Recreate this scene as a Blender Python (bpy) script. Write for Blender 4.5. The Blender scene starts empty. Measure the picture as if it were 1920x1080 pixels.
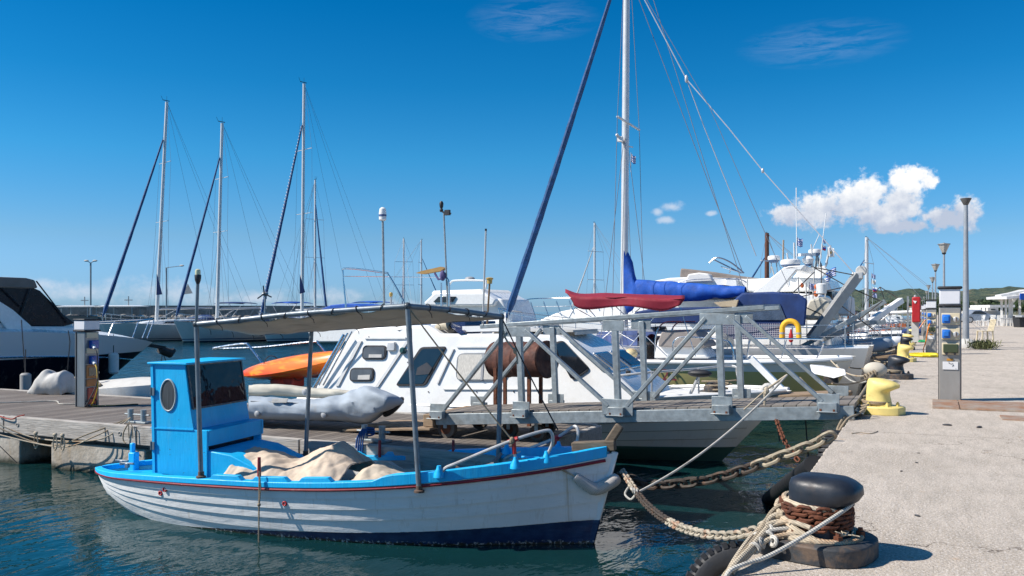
import bpy, math, random
from mathutils import Vector, Matrix, noise as mnoise
random.seed(7)
S = bpy.context.scene
COL = S.collection
F = 1640.0; HZ = 584.0; CH = 1.2
TH = math.radians(25.66)
WZ = -1.3; DZ = -0.53          # water level, pontoon deck level (quay top is 0)
R_ = Vector((math.cos(TH), math.sin(TH), 0)); V_ = Vector((-math.sin(TH), math.cos(TH), 0)); U_ = Vector((0, 0, 1))
CAM = Vector((0, 0, CH))
def ray(px, py): return V_ + R_*((px-960)/F) + U_*((HZ-py)/F)
def P(px, py, d): return CAM + ray(px, py)*d
def PZ(px, py, z): return P(px, py, F*(CH-z)/(py-HZ))
def PPl(px, py, p0, n):
    r = ray(px, py); return CAM + r*((Vector(p0)-CAM).dot(n)/r.dot(n))
def PY(px, py, y): return PPl(px, py, (0, y, 0), Vector((0, 1, 0)))
def PX(px, py, x): return PPl(px, py, (x, 0, 0), Vector((1, 0, 0)))
def rd(r, d, z=0): return R_*r + V_*d + U_*z
class Frame:
    def __init__(s, origin, ang):
        s.M = Matrix.Translation(Vector(origin)) @ Matrix.Rotation(ang, 4, 'Z'); s.I = s.M.inverted()
        s.o = Vector(origin); s.a = ang
        s.ux = Vector((math.cos(ang), math.sin(ang), 0)); s.uy = Vector((-math.sin(ang), math.cos(ang), 0))
    def L(s, w): return s.I @ Vector(w)
    def W(s, l): return s.M @ Vector(l)
    def y(s, px, py, y): return s.L(PPl(px, py, s.o + s.uy*y, s.uy))
    def x(s, px, py, x): return s.L(PPl(px, py, s.o + s.ux*x, s.ux))
    def z(s, px, py, z): return s.L(PZ(px, py, s.o.z + z))
WM = {}
def wmat(o): return WM.get(o.name, Matrix())
def tag(o, label=None, cat=None, group=None, kind=None):
    if label: o['label'] = label
    if cat: o['category'] = cat
    if group: o['group'] = group
    if kind: o['kind'] = kind
    return o
def thing(name, label, cat, loc=(0, 0, 0), rz=0.0, group=None):
    o = bpy.data.objects.new(name, None); COL.objects.link(o); o.empty_display_size = .2
    o.location = loc; o.rotation_euler = (0, 0, rz)
    WM[o.name] = Matrix.Translation(Vector(loc)) @ Matrix.Rotation(rz, 4, 'Z')
    return tag(o, label, cat, group)
def kids(o): return [c for c in COL.objects if c.parent == o]
def dup(o, loc=None, rz=None, label=None, group=None, parent=None, scale=None):
    c = o.copy(); COL.objects.link(c); c.parent = parent
    if loc is not None: c.location = loc
    if rz is not None: c.rotation_euler = (0, 0, rz)
    if scale is not None: c.scale = (scale,)*3 if not hasattr(scale, '__len__') else scale
    if label: c['label'] = label
    if group: c['group'] = group
    for k in kids(o): dup(k, parent=c)
    return c
class MB:
    def __init__(s): s.v = []; s.f = []
    def add(s, vs, fs):
        n = len(s.v); s.v += [tuple(v) for v in vs]; s.f += [tuple(i+n for i in f) for f in fs]; return s
    def box(s, c, size, rz=0.0, M=None):
        x, y, z = size[0]/2, size[1]/2, size[2]/2
        vs = [Vector((a*x, b*y, e*z)) for a in (-1, 1) for b in (-1, 1) for e in (-1, 1)]
        m = M if M is not None else Matrix.Rotation(rz, 3, 'Z')
        vs = [m @ v + Vector(c) for v in vs]
        return s.add(vs, [(0, 1, 3, 2), (4, 6, 7, 5), (0, 4, 5, 1), (2, 3, 7, 6), (0, 2, 6, 4), (1, 5, 7, 3)])
    def bar(s, a, b, w, h, up=(0, 0, 1)):
        a = Vector(a); b = Vector(b); d = (b-a).normalized(); up = Vector(up)
        if abs(d.dot(up)) > .99: up = Vector((1, 0, 0))
        sd = d.cross(up).normalized(); u = sd.cross(d).normalized()
        vs = [p + sd*(i*w/2) + u*(j*h/2) for p in (a, b) for i, j in ((-1, -1), (1, -1), (1, 1), (-1, 1))]
        return s.add(vs, [(3, 2, 1, 0), (4, 5, 6, 7), (0, 1, 5, 4), (1, 2, 6, 5), (2, 3, 7, 6), (3, 0, 4, 7)])
    def tube(s, pts, r, seg=8, cap=True, closed=False):
        pts = [Vector(p) for p in pts]; n = len(pts)
        rs = list(r) if hasattr(r, '__len__') else [r]*n
        prev = None; vs = []; fs = []
        for i, p in enumerate(pts):
            if closed: t = pts[(i+1) % n] - pts[i-1]
            else: t = pts[min(i+1, n-1)] - pts[max(i-1, 0)]
            t = t.normalized() if t.length > 1e-9 else Vector((0, 0, 1))
            if prev is None:
                a = Vector((0, 0, 1)) if abs(t.z) < .9 else Vector((1, 0, 0)); u = t.cross(a).normalized()
            else:
                u = prev - t*prev.dot(t); u = u.normalized() if u.length > 1e-6 else t.cross(Vector((.3, .5, .8))).normalized()
            prev = u; w = t.cross(u)
            for k in range(seg):
                a = 2*math.pi*k/seg; vs.append(p + (u*math.cos(a) + w*math.sin(a))*rs[i])
        m = n if closed else n-1
        for i in range(m):
            for k in range(seg):
                a = i*seg+k; b = i*seg+(k+1) % seg; c = ((i+1) % n)*seg+(k+1) % seg; d = ((i+1) % n)*seg+k
                fs.append((a, b, c, d))
        if cap and not closed: fs += [tuple(range(seg))[::-1], tuple(range((n-1)*seg, n*seg))]
        return s.add(vs, fs)
    def ring(s, c, axis, R, r, seg=24, ts=8, sx=1.0, up=None):
        ax = Vector(axis).normalized(); u = Vector(up) if up is not None else (Vector((0, 0, 1)) if abs(ax.z) < .9 else Vector((1, 0, 0)))
        u = (u - ax*u.dot(ax)).normalized(); w = ax.cross(u)
        return s.tube([Vector(c) + u*math.cos(2*math.pi*i/seg)*R + w*math.sin(2*math.pi*i/seg)*R*sx for i in range(seg)], r, ts, closed=True)
    def lathe(s, prof, c=(0, 0, 0), seg=20, M=None, sy=1.0):
        vs = []; fs = []; n = len(prof)
        for r, z in prof:
            for k in range(seg):
                a = 2*math.pi*k/seg; v = Vector((r*math.cos(a), r*math.sin(a)*sy, z))
                if M is not None: v = M @ v
                vs.append(v + Vector(c))
        for i in range(n-1):
            for k in range(seg):
                fs.append((i*seg+k, i*seg+(k+1) % seg, (i+1)*seg+(k+1) % seg, (i+1)*seg+k))
        fs += [tuple(range(seg))[::-1], tuple(range((n-1)*seg, n*seg))]
        return s.add(vs, fs)
    def loft(s, rings, closed=True, cap=True):
        n = len(rings[0]); vs = [p for r in rings for p in r]; fs = []
        for i in range(len(rings)-1):
            for k in range(n if closed else n-1):
                fs.append((i*n+k, i*n+(k+1) % n, (i+1)*n+(k+1) % n, (i+1)*n+k))
        if cap and closed: fs += [tuple(range(n))[::-1], tuple(range((len(rings)-1)*n, len(rings)*n))]
        return s.add(vs, fs)
    def prism(s, poly, off):
        off = Vector(off); n = len(poly); a = [Vector(p) for p in poly]; b = [p+off for p in a]
        return s.add(a+b, [tuple(range(n)), tuple(range(2*n-1, n-1, -1))] + [(i, i+n, (i+1) % n+n, (i+1) % n) for i in range(n)])
    def ell(s, c, rx, ry, rz, seg=16, rings=10, M=None, fn=None):
        prof = []
        vs = []; fs = []
        for i in range(rings+1):
            ph = math.pi*i/rings - math.pi/2
            for k in range(seg):
                a = 2*math.pi*k/seg; v = Vector((rx*math.cos(ph)*math.cos(a), ry*math.cos(ph)*math.sin(a), rz*math.sin(ph)))
                if fn: v = fn(v)
                if M is not None: v = M @ v
                vs.append(v + Vector(c))
        for i in range(rings):
            for k in range(seg): fs.append((i*seg+k, i*seg+(k+1) % seg, (i+1)*seg+(k+1) % seg, (i+1)*seg+k))
        return s.add(vs, fs)
    def grid(s, fn, nu, nv):
        vs = [fn(i/nu, j/nv) for i in range(nu+1) for j in range(nv+1)]
        return s.add(vs, [(i*(nv+1)+j, (i+1)*(nv+1)+j, (i+1)*(nv+1)+j+1, i*(nv+1)+j+1) for i in range(nu) for j in range(nv)])
    def build(s, name, m, parent=None, local=False, at=None, smooth=True, bevel=0, ang=38, solid=0, sub=0, fix=True, kind=None):
        vs = [Vector(v) for v in s.v]; loc = Vector((0, 0, 0))
        if parent is not None and not local:
            I = wmat(parent).inverted(); vs = [I @ v for v in vs]
        if parent is None:
            if at is None:
                mn = min(v.z for v in vs); n = len(vs); at = (sum(v.x for v in vs)/n, sum(v.y for v in vs)/n, mn)
            loc = Vector(at); vs = [v-loc for v in vs]
        me = bpy.data.meshes.new(name); me.from_pydata([tuple(v) for v in vs], [], s.f); me.update()
        if fix:
            import bmesh
            b = bmesh.new(); b.from_mesh(me); bmesh.ops.recalc_face_normals(b, faces=b.faces); b.to_mesh(me); b.free()
        ms = m if isinstance(m, (list, tuple)) else [m]
        for q in ms: me.materials.append(q)
        if smooth:
            me.polygons.foreach_set('use_smooth', [True]*len(me.polygons)); me.set_sharp_from_angle(angle=math.radians(ang))
        o = bpy.data.objects.new(name, me); COL.objects.link(o); o.location = loc
        if parent is not None: o.parent = parent; WM[o.name] = wmat(parent)
        else: WM[o.name] = Matrix.Translation(loc)
        if solid: d = o.modifiers.new('s', 'SOLIDIFY'); d.thickness = solid; d.offset = 0
        if sub: d = o.modifiers.new('u', 'SUBSURF'); d.levels = sub; d.render_levels = sub
        if bevel: d = o.modifiers.new('b', 'BEVEL'); d.width = bevel; d.segments = 2; d.limit_method = 'ANGLE'; d.angle_limit = math.radians(40)
        if kind: o['kind'] = kind
        return o
def one(o, label, cat, group=None): return tag(o, label, cat, group)
def interp(tab, t):
    xs = [a for a, b in tab]
    if t <= xs[0]: return tab[0][1]
    if t >= xs[-1]: return tab[-1][1]
    for i in range(len(tab)-1):
        if xs[i] <= t <= xs[i+1]:
            a = tab[i][1]; b = tab[i+1][1]; w = (t-xs[i])/(xs[i+1]-xs[i])
            m0 = (tab[i+1][1]-tab[i-1][1])/(xs[i+1]-xs[i-1]) if i > 0 else (b-a)/(xs[i+1]-xs[i])
            m1 = (tab[i+2][1]-tab[i][1])/(xs[i+2]-xs[i]) if i+2 < len(tab) else (b-a)/(xs[i+1]-xs[i])
            h = xs[i+1]-xs[i]
            return (2*w**3-3*w*w+1)*a + (w**3-2*w*w+w)*h*m0 + (-2*w**3+3*w*w)*b + (w**3-w*w)*h*m1
def sag(a, b, s, n=14):
    a = Vector(a); b = Vector(b)
    return [a.lerp(b, i/n) - Vector((0, 0, 4*s*(i/n)*(1-i/n))) for i in range(n+1)]
def smoothpts(pts, n=6):
    pts = [Vector(p) for p in pts]; out = []
    for i in range(len(pts)-1):
        p0 = pts[max(i-1, 0)]; p1 = pts[i]; p2 = pts[i+1]; p3 = pts[min(i+2, len(pts)-1)]
        for k in range(n):
            t = k/n
            out.append(.5*((2*p1) + (p2-p0)*t + (2*p0-5*p1+4*p2-p3)*t*t + (3*p1-p0-3*p2+p3)*t**3))
    out.append(pts[-1]); return out
def wob(v, sc, am): 
    return v + Vector((mnoise.noise(v*sc), mnoise.noise(v*sc+Vector((9, 3, 1))), mnoise.noise(v*sc+Vector((2, 7, 5)))))*am
# ---------------- materials
MC = {}
def nt(name):
    m = bpy.data.materials.new(name); m.use_nodes = True; n = m.node_tree; b = n.nodes['Principled BSDF']; return m, n, b
def node(n, t, **k):
    x = n.nodes.new(t)
    for a, b in k.items():
        if a in x.inputs: x.inputs[a].default_value = b
        else: setattr(x, a, b)
    return x
def mix(n, fac, a, b, mode='MIX'):
    x = n.nodes.new('ShaderNodeMix'); x.data_type = 'RGBA'; x.blend_type = mode
    for sock, val in ((x.inputs[0], fac), (x.inputs[6], a), (x.inputs[7], b)):
        if hasattr(val, 'is_output') or isinstance(val, bpy.types.NodeSocket): n.links.new(val, sock)
        elif isinstance(val, (int, float)): sock.default_value = val
        else: sock.default_value = (*val[:3], 1)
    return x.outputs[2]
def ramp(n, src, lo, hi, a=0.0, b=1.0):
    x = n.nodes.new('ShaderNodeMapRange'); n.links.new(src, x.inputs[0])
    x.inputs[1].default_value = lo; x.inputs[2].default_value = hi; x.inputs[3].default_value = a; x.inputs[4].default_value = b
    return x.outputs[0]
def math_(n, op, a, b=None, c=None):
    x = n.nodes.new('ShaderNodeMath'); x.operation = op
    for i, v in enumerate((a, b, c)):
        if v is None: continue
        if isinstance(v, (int, float)): x.inputs[i].default_value = v
        else: n.links.new(v, x.inputs[i])
    return x.outputs[0]
def coords(n, scale=(1, 1, 1), rot=(0, 0, 0), kind='Object'):
    t = n.nodes.new('ShaderNodeTexCoord'); m = n.nodes.new('ShaderNodeMapping')
    m.inputs['Scale'].default_value = scale; m.inputs['Rotation'].default_value = rot
    n.links.new(t.outputs[kind], m.inputs[0]); return m.outputs[0]
def noise_(n, co, scale, detail=4, rough=.55, dist=0):
    x = node(n, 'ShaderNodeTexNoise', Scale=scale, Detail=detail, Roughness=rough, Distortion=dist)
    n.links.new(co, x.inputs['Vector']); return x.outputs['Fac']
def bump_(n, b, h, dist=.01, strength=1.0, prev=None):
    x = n.nodes.new('ShaderNodeBump'); x.inputs['Distance'].default_value = dist; x.inputs['Strength'].default_value = strength
    n.links.new(h, x.inputs['Height'])
    if prev is not None: n.links.new(prev, x.inputs['Normal'])
    if b is not None: n.links.new(x.outputs[0], b.inputs['Normal'])
    return x.outputs[0]
def mat(name, col, rough=.5, metal=0, var=.12, scale=3, bump=0, bscale=30, stain=None, sfac=.5, sscale=2.5, stretch=(1, 1, 1), spec=.5, coat=0, slo=.52):
    if name in MC: return MC[name]
    m, n, b = nt(name)
    co = coords(n, stretch)
    f = noise_(n, co, scale, 5)
    lo = [c*(1-var) for c in col]; hi = [min(1, c*(1+var)) for c in col]
    c = mix(n, ramp(n, f, .3, .7), lo, hi)
    if stain:
        f2 = noise_(n, co, sscale, 7, .65, .4)
        c = mix(n, math_(n, 'MULTIPLY', ramp(n, f2, slo, slo+.16), sfac), c, stain)
    n.links.new(c, b.inputs['Base Color'])
    n.links.new(ramp(n, noise_(n, co, scale*3, 3), .3, .7, max(0, rough-.08), min(1, rough+.1)), b.inputs['Roughness'])
    b.inputs['Metallic'].default_value = metal; b.inputs['Specular IOR Level'].default_value = spec; b.inputs['Coat Weight'].default_value = coat
    if bump: bump_(n, b, noise_(n, co, bscale, 4), bump)
    MC[name] = m; return m
white = lambda: mat('gelcoat_white', (.80, .80, .78), .25, var=.03, stain=(.5, .47, .4), sfac=.25, bump=.001, bscale=6)
m_white = white()
m_whited = mat('aged_white_paint', (.72, .72, .69), .45, var=.05, stain=(.40, .36, .28), sfac=.35, sscale=3)
m_galv = mat('galvanised_steel', (.30, .335, .345), .50, .45, var=.22, scale=14, bump=.001, bscale=60, stain=(.20, .17, .13), sfac=.28, sscale=5)
m_steel = mat('stainless_steel', (.62, .63, .64), .22, 1, var=.06, scale=10)
m_pipe = mat('grey_painted_pipe', (.17, .20, .225), .42, .35, var=.2, scale=8, stain=(.12, .07, .04), sfac=.6, sscale=7, slo=.58)
m_alu = mat('aluminium', (.50, .50, .49), .42, .35, var=.1, scale=6)
m_mast = mat('mast_paint', (.62, .62, .61), .35, .2, var=.06, scale=3)
m_black = mat('black_rubber', (.018, .019, .022), .55, var=.3, scale=9, bump=.002, bscale=20)
m_blackgl = mat('black_gloss', (.012, .013, .016), .18, var=.2)
m_navy = mat('navy_canvas', (.006, .030, .125), .75, var=.25, scale=3, bump=.006, bscale=5)
m_royal = mat('royal_blue_canvas', (.008, .085, .42), .72, var=.25, scale=4, bump=.01, bscale=5)
m_genoa = mat('blue_sailcloth', (.008, .065, .19), .7, var=.35, scale=5, bump=.006, bscale=14)
m_red = mat('red_paint', (.42, .018, .02), .4, var=.12, scale=5)
m_maroon = mat('maroon_paint', (.26, .018, .028), .45, var=.2, scale=12, stain=(.5, .35, .32), sfac=.5, sscale=14, slo=.6)
m_crimson = mat('crimson_canvas', (.25, .010, .028), .75, var=.15, scale=3, bump=.006, bscale=4)
m_sky = mat('sky_blue_paint', (.008, .42, .80), .38, var=.10, scale=5, stain=(.45, .5, .5), sfac=.22, sscale=11, slo=.60, bump=.0012, bscale=25)
m, n, b = nt('brushed_blue_paint'); co = coords(n); m_cab = m
c = mix(n, ramp(n, noise_(n, coords(n, (7, 7, .6)), 2.2, 6, .65), .35, .7), (.007, .42, .80), (.010, .47, .86))
c = mix(n, math_(n, 'MULTIPLY', ramp(n, noise_(n, coords(n, (2, 2, .35)), 3.1, 6, .7), .56, .74), .35), c, (.10, .36, .50))
c = mix(n, ramp(n, noise_(n, co, 1.6, 5, .6), .56, .72, 0, .45), c, (.02, .30, .60))
c = mix(n, ramp(n, noise_(n, co, 26, 3, .7), .700, .712, 0, .9), c, (.05, .06, .07))
c = mix(n, ramp(n, noise_(n, co, 9, 7, .78, .3), .665, .68, 0, .85), c, (.42, .38, .30))
n.links.new(c, b.inputs['Base Color']); n.links.new(ramp(n, noise_(n, co, 5, 4), .3, .7, .32, .62), b.inputs['Roughness']); b.inputs['Specular IOR Level'].default_value = .4
bump_(n, b, math_(n, 'ADD', noise_(n, coords(n, (16, 16, 1.6)), 3, 4), math_(n, 'MULTIPLY', noise_(n, co, 4, 3), 1.2)), .003)
m_rope = None
def ropemat(name, col, stain=(.3, .16, .06), sfac=.3):
    if name in MC: return MC[name]
    m, n, b = nt(name); co = coords(n)
    w = node(n, 'ShaderNodeTexWave', Scale=28.0, Distortion=1.5); w.bands_direction = 'DIAGONAL'; n.links.new(co, w.inputs[0])
    c = mix(n, ramp(n, noise_(n, co, 9, 4), .35, .7), [x*.8 for x in col], col)
    c = mix(n, math_(n, 'MULTIPLY', ramp(n, noise_(n, co, 5, 5), .5, .65), sfac), c, stain)
    c = mix(n, ramp(n, w.outputs['Fac'], .0, .5, .45, 0), c, [x*.35 for x in col])
    n.links.new(c, b.inputs['Base Color']); b.inputs['Roughness'].default_value = .85
    bump_(n, b, w.outputs['Fac'], .003); MC[name] = m; return m
m_rope = ropemat('rope_cream', (.58, .49, .36), (.34, .17, .06), .6)
m_ropew = ropemat('rope_white', (.62, .59, .52), (.12, .10, .08), .5)
m_roped = ropemat('rope_dark', (.035, .035, .04), sfac=.1)
m_ropet = ropemat('rope_tan', (.36, .29, .20))
m_rust = mat('rusty_iron', (.13, .042, .018), .8, .1, var=.45, scale=18, bump=.003, bscale=60, stain=(.05, .02, .015), sfac=.7, sscale=12)
m_chain = mat('weathered_chain', (.33, .28, .20), .75, .1, var=.35, scale=9, bump=.002, bscale=60, stain=(.17, .06, .02), sfac=.8, sscale=5, slo=.5)
m_chaind = mat('dark_chain', (.055, .042, .032), .75, .1, var=.4, scale=12, bump=.002, bscale=60, stain=(.12, .05, .02), sfac=.6, sscale=8)
m_tarp = mat('beige_tarp', (.56, .46, .36), .85, var=.14, scale=3, stain=(.26, .20, .14), sfac=.5, sscale=3, bump=.006, bscale=9)
m_cover = mat('grey_white_canvas', (.50, .49, .46), .8, var=.1, scale=3, stain=(.30, .26, .20), sfac=.4, sscale=4, bump=.008, bscale=7)
m_canopy = mat('canopy_canvas', (.46, .43, .38), .9, var=.12, scale=3, stain=(.20, .16, .11), sfac=.6, sscale=2, bump=.004, bscale=10)
m_wire = mat('grey_rigging_wire', (.22, .23, .25), .5, var=.05)
for _m, _k in ((m_canopy, .35),):
    _n = _m.node_tree; _b = _n.nodes['Principled BSDF']; _t = _n.nodes.new('ShaderNodeBsdfTranslucent'); _t.inputs[0].default_value = (.42, .38, .32, 1); _x = _n.nodes.new('ShaderNodeMixShader'); _x.inputs[0].default_value = _k
    _n.links.new(_b.outputs[0], _x.inputs[1]); _n.links.new(_t.outputs[0], _x.inputs[2]); _n.links.new(_x.outputs[0], _n.nodes['Material Output'].inputs[0])
m_yellow = mat('yellow_bollard_paint', (.70, .56, .19), .5, var=.10, scale=6, stain=(.22, .09, .03), sfac=.75, sscale=9, slo=.60, bump=.002, bscale=25)
m_ypure = mat('yellow_plastic', (.78, .60, .02), .45, var=.08)
m_orange = mat('orange_plastic', (.80, .22, .02), .35, var=.1, scale=2)
m_beige = mat('beige_plastic', (.62, .53, .36), .45, var=.06)
m_bpost = mat('black_bollard_paint', (.014, .018, .026), .46, var=.4, scale=7, stain=(.11, .05, .025), sfac=.55, sscale=10, slo=.58, bump=.002, bscale=16)
m_bbase = mat('worn_black_iron', (.035, .038, .042), .7, var=.4, scale=9, stain=(.16, .10, .06), sfac=.65, sscale=11, slo=.48, bump=.003, bscale=40)
m_cloth = mat('white_canvas', (.70, .69, .66), .85, var=.07, bump=.008, bscale=6)
m_hypalon = mat('grey_hypalon', (.32, .37, .42), .8, var=.1, scale=3, bump=.004, bscale=8, stain=(.34, .26, .17), sfac=.7, sscale=2.6, slo=.60)
m_glass = mat('dark_tinted_glass', (.012, .016, .022), .06, var=.3, spec=.8)
m_curtain = mat('curtain_fabric', (.55, .53, .48), .9, var=.25, scale=22, stretch=(6, 6, .2))
m_olive = mat('olive_gelcoat', (.30, .255, .085), .25, var=.05)
m_brown = mat('weathered_brown_wood', (.13, .10, .07), .85, var=.35, scale=9, stretch=(1, 8, 8))
m_teak = mat('weathered_teak', (.27, .19, .12), .8, var=.3, scale=9, stretch=(1, 8, 8))
m_solar = mat('solar_cell', (.015, .022, .06), .15, var=.2)
m_pcol = mat('grey_plastic', (.32, .33, .34), .5)
m_blues = mat('socket_blue', (.02, .16, .55), .35, var=.08)
# ---------------- camera
cd = bpy.data.cameras.new('camera'); co_ = bpy.data.objects.new('camera', cd); COL.objects.link(co_)
co_.location = CAM; co_.rotation_euler = (math.radians(90), 0, TH)
cd.sensor_width = 36; cd.lens = 36*F/1920; cd.shift_y = (HZ-540)/1920; cd.clip_end = 20000; cd.clip_start = .05
S.camera = co_
# ---------------- sun: comes from the left of the picture, a little from the front
e = math.radians(43); sd = (R_*-.995 + V_*-.15).normalized()
sunv = sd*math.cos(e) + U_*math.sin(e)
ld = bpy.data.lights.new('sun', 'SUN'); ld.energy = 5.0; ld.angle = math.radians(.53); ld.color = (1, .93, .85)
lo_ = bpy.data.objects.new('sun', ld); COL.objects.link(lo_); lo_.rotation_euler = (-sunv).to_track_quat('-Z', 'Y').to_euler(); lo_.location = (0, 0, 40)
# ---------------- sky with clouds, all in world directions
w = bpy.data.worlds.new('World'); S.world = w; w.use_nodes = True; n = w.node_tree
bg = n.nodes['Background']
sk = n.nodes.new('ShaderNodeTexSky'); sk.sky_type = 'NISHITA'; sk.sun_disc = False; sk.sun_elevation = e
sk.sun_rotation = math.atan2(sunv.x, sunv.y); sk.air_density = 1.0; sk.dust_density = .35; sk.ozone_density = 3.2; sk.altitude = 10
hs = n.nodes.new('ShaderNodeHueSaturation'); hs.inputs['Saturation'].default_value = 1.22; hs.inputs['Value'].default_value = 1.0
n.links.new(sk.outputs[0], hs.inputs['Color'])
tc = n.nodes.new('ShaderNodeTexCoord'); sp = n.nodes.new('ShaderNodeSeparateXYZ'); n.links.new(tc.outputs['Generated'], sp.inputs[0])
def skm(c, k): 
    x = n.nodes.new('ShaderNodeMix'); x.data_type = 'RGBA'; x.blend_type = 'MULTIPLY'; x.inputs[0].default_value = 1
    n.links.new(c, x.inputs[6]); x.inputs[7].default_value = (*k, 1); return x.outputs[2]
skc = skm(hs.outputs[0], (.62, .97, 1.06))
az = math_(n, 'ARCTAN2', sp.outputs[0], sp.outputs[1]); el = math_(n, 'ARCSINE', sp.outputs[2])
# the photograph's saturated, polarised blue: tint by height alone; overhead, out of view, brightened to add fill light
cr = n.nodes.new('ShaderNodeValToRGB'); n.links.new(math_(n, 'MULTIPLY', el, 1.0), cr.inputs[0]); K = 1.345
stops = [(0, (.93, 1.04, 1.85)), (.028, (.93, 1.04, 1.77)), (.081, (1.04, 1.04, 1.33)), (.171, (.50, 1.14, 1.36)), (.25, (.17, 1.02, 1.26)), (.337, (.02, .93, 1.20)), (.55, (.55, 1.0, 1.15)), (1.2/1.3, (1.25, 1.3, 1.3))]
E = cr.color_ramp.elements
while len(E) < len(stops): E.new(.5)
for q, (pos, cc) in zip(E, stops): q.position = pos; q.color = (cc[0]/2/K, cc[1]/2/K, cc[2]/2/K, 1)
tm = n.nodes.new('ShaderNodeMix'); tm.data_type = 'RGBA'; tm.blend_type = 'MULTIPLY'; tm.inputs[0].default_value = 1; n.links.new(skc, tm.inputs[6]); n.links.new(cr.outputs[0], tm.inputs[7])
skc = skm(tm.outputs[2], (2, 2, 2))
def azel(px, py):
    r = ray(px, py).normalized(); return math.atan2(r.x, r.y), math.asin(r.z)
cv = n.nodes.new('ShaderNodeCombineXYZ'); n.links.new(az, cv.inputs[0]); n.links.new(el, cv.inputs[1])
wrp = n.nodes.new('ShaderNodeTexNoise'); wrp.inputs['Scale'].default_value = 38; wrp.inputs['Detail'].default_value = 6; wrp.inputs['Roughness'].default_value = .6; n.links.new(cv.outputs[0], wrp.inputs['Vector'])
wrf = n.nodes.new('ShaderNodeTexNoise'); wrf.inputs['Scale'].default_value = 95; wrf.inputs['Detail'].default_value = 7; wrf.inputs['Roughness'].default_value = .62; n.links.new(cv.outputs[0], wrf.inputs['Vector'])
def blobs(lst):
    out = None
    for px, py, rx, ry in lst:
        a0, e0 = azel(px, py); k = math.cos(math.atan((px-960)/F))**2
        sx = rx/F*k; sy = ry/F*math.cos(math.atan((px-960)/F))
        dx = math_(n, 'DIVIDE', math_(n, 'SUBTRACT', az, a0), sx); dy = math_(n, 'DIVIDE', math_(n, 'SUBTRACT', el, e0), sy)
        r2 = math_(n, 'ADD', math_(n, 'MULTIPLY', dx, dx), math_(n, 'MULTIPLY', dy, dy))
        g = math_(n, 'SUBTRACT', 1.0, math_(n, 'SQRT', r2))
        out = g if out is None else math_(n, 'SMOOTH_MAX', out, g, .25)
    return out
def cmask(lst, na, nf, soft, off=0.0):
    g = blobs(lst)
    g = math_(n, 'ADD', g, math_(n, 'MULTIPLY', math_(n, 'SUBTRACT', wrp.outputs['Fac'], .5), na))
    g = math_(n, 'ADD', g, math_(n, 'MULTIPLY', math_(n, 'SUBTRACT', wrf.outputs['Fac'], .5), nf))
    x = n.nodes.new('ShaderNodeMapRange'); x.interpolation_type = 'SMOOTHSTEP'; n.links.new(g, x.inputs[0])
    x.inputs[1].default_value = off; x.inputs[2].default_value = off+soft; return x.outputs[0], g
CUM = [(1488, 404, 50, 24), (1540, 393, 62, 34), (1600, 380, 70, 44), (1632, 360, 42, 36), (1655, 402, 75, 34), (1690, 378, 48, 44), (1700, 345, 40, 40), (1722, 328, 34, 22), (1742, 340, 22, 16), (1690, 425, 75, 14), (1780, 408, 58, 26), (1808, 400, 34, 34)]
m1, g1 = cmask(CUM, 1.35, 1.7, .62, -.10)
# cloud tone: white where it faces the sun, lavender grey on the underside
a0, e0 = azel(1640, 425)
low = math_(n, 'SUBTRACT', el, e0)
tone = ramp(n, math_(n, 'ADD', low, math_(n, 'MULTIPLY', math_(n, 'SUBTRACT', wrp.outputs['Fac'], .5), .10)), .004, .050)
ccol = mix(n, tone, (4.3, 4.9, 6.1), (9.3, 9.3, 9.2))
skc = mix(n, m1, skc, ccol)
m2, g2 = cmask([(1262, 388, 30, 13), (1248, 412, 20, 9), (1232, 398, 14, 10), (1335, 400, 12, 6)], 1.3, 1.1, .9)
skc = mix(n, math_(n, 'MULTIPLY', m2, .75), skc, (5.6, 6.3, 7.4))
m3, g3 = cmask([(70, 535, 150, 22), (150, 545, 120, 30), (300, 545, 150, 34), (400, 560, 90, 30), (480, 560, 90, 26), (620, 555, 120, 22), (560, 575, 160, 20), (760, 572, 120, 14)], 1.9, 1.2, 1.3, .1)
skc = mix(n, math_(n, 'MULTIPLY', m3, .62), skc, (6.2, 6.6, 7.5))
# thin cirrus
cm = n.nodes.new('ShaderNodeMapping'); cm.inputs['Scale'].default_value = (6, 34, 1); cm.inputs['Rotation'].default_value = (0, 0, .12); n.links.new(cv.outputs[0], cm.inputs[0])
cn = n.nodes.new('ShaderNodeTexNoise'); cn.inputs['Scale'].default_value = 3.2; cn.inputs['Detail'].default_value = 8; cn.inputs['Roughness'].default_value = .68; cn.inputs['Distortion'].default_value = .6; n.links.new(cm.outputs[0], cn.inputs['Vector'])
gb = blobs([(1000, 35, 130, 45), (1540, 82, 170, 45)])
cir = math_(n, 'MULTIPLY', ramp(n, cn.outputs['Fac'], .42, .75), ramp(n, gb, 0, .8))
skc = mix(n, math_(n, 'MULTIPLY', cir, .26), skc, (4.6, 5.6, 7.6))
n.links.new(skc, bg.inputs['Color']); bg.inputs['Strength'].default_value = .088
S.view_settings.view_transform = 'Standard'; S.view_settings.look = 'None'; S.view_settings.exposure = 0.44; S.view_settings.gamma = 1
S.render.film_transparent = False
S.cycles.max_bounces = 6; S.cycles.transparent_max_bounces = 12
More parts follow.
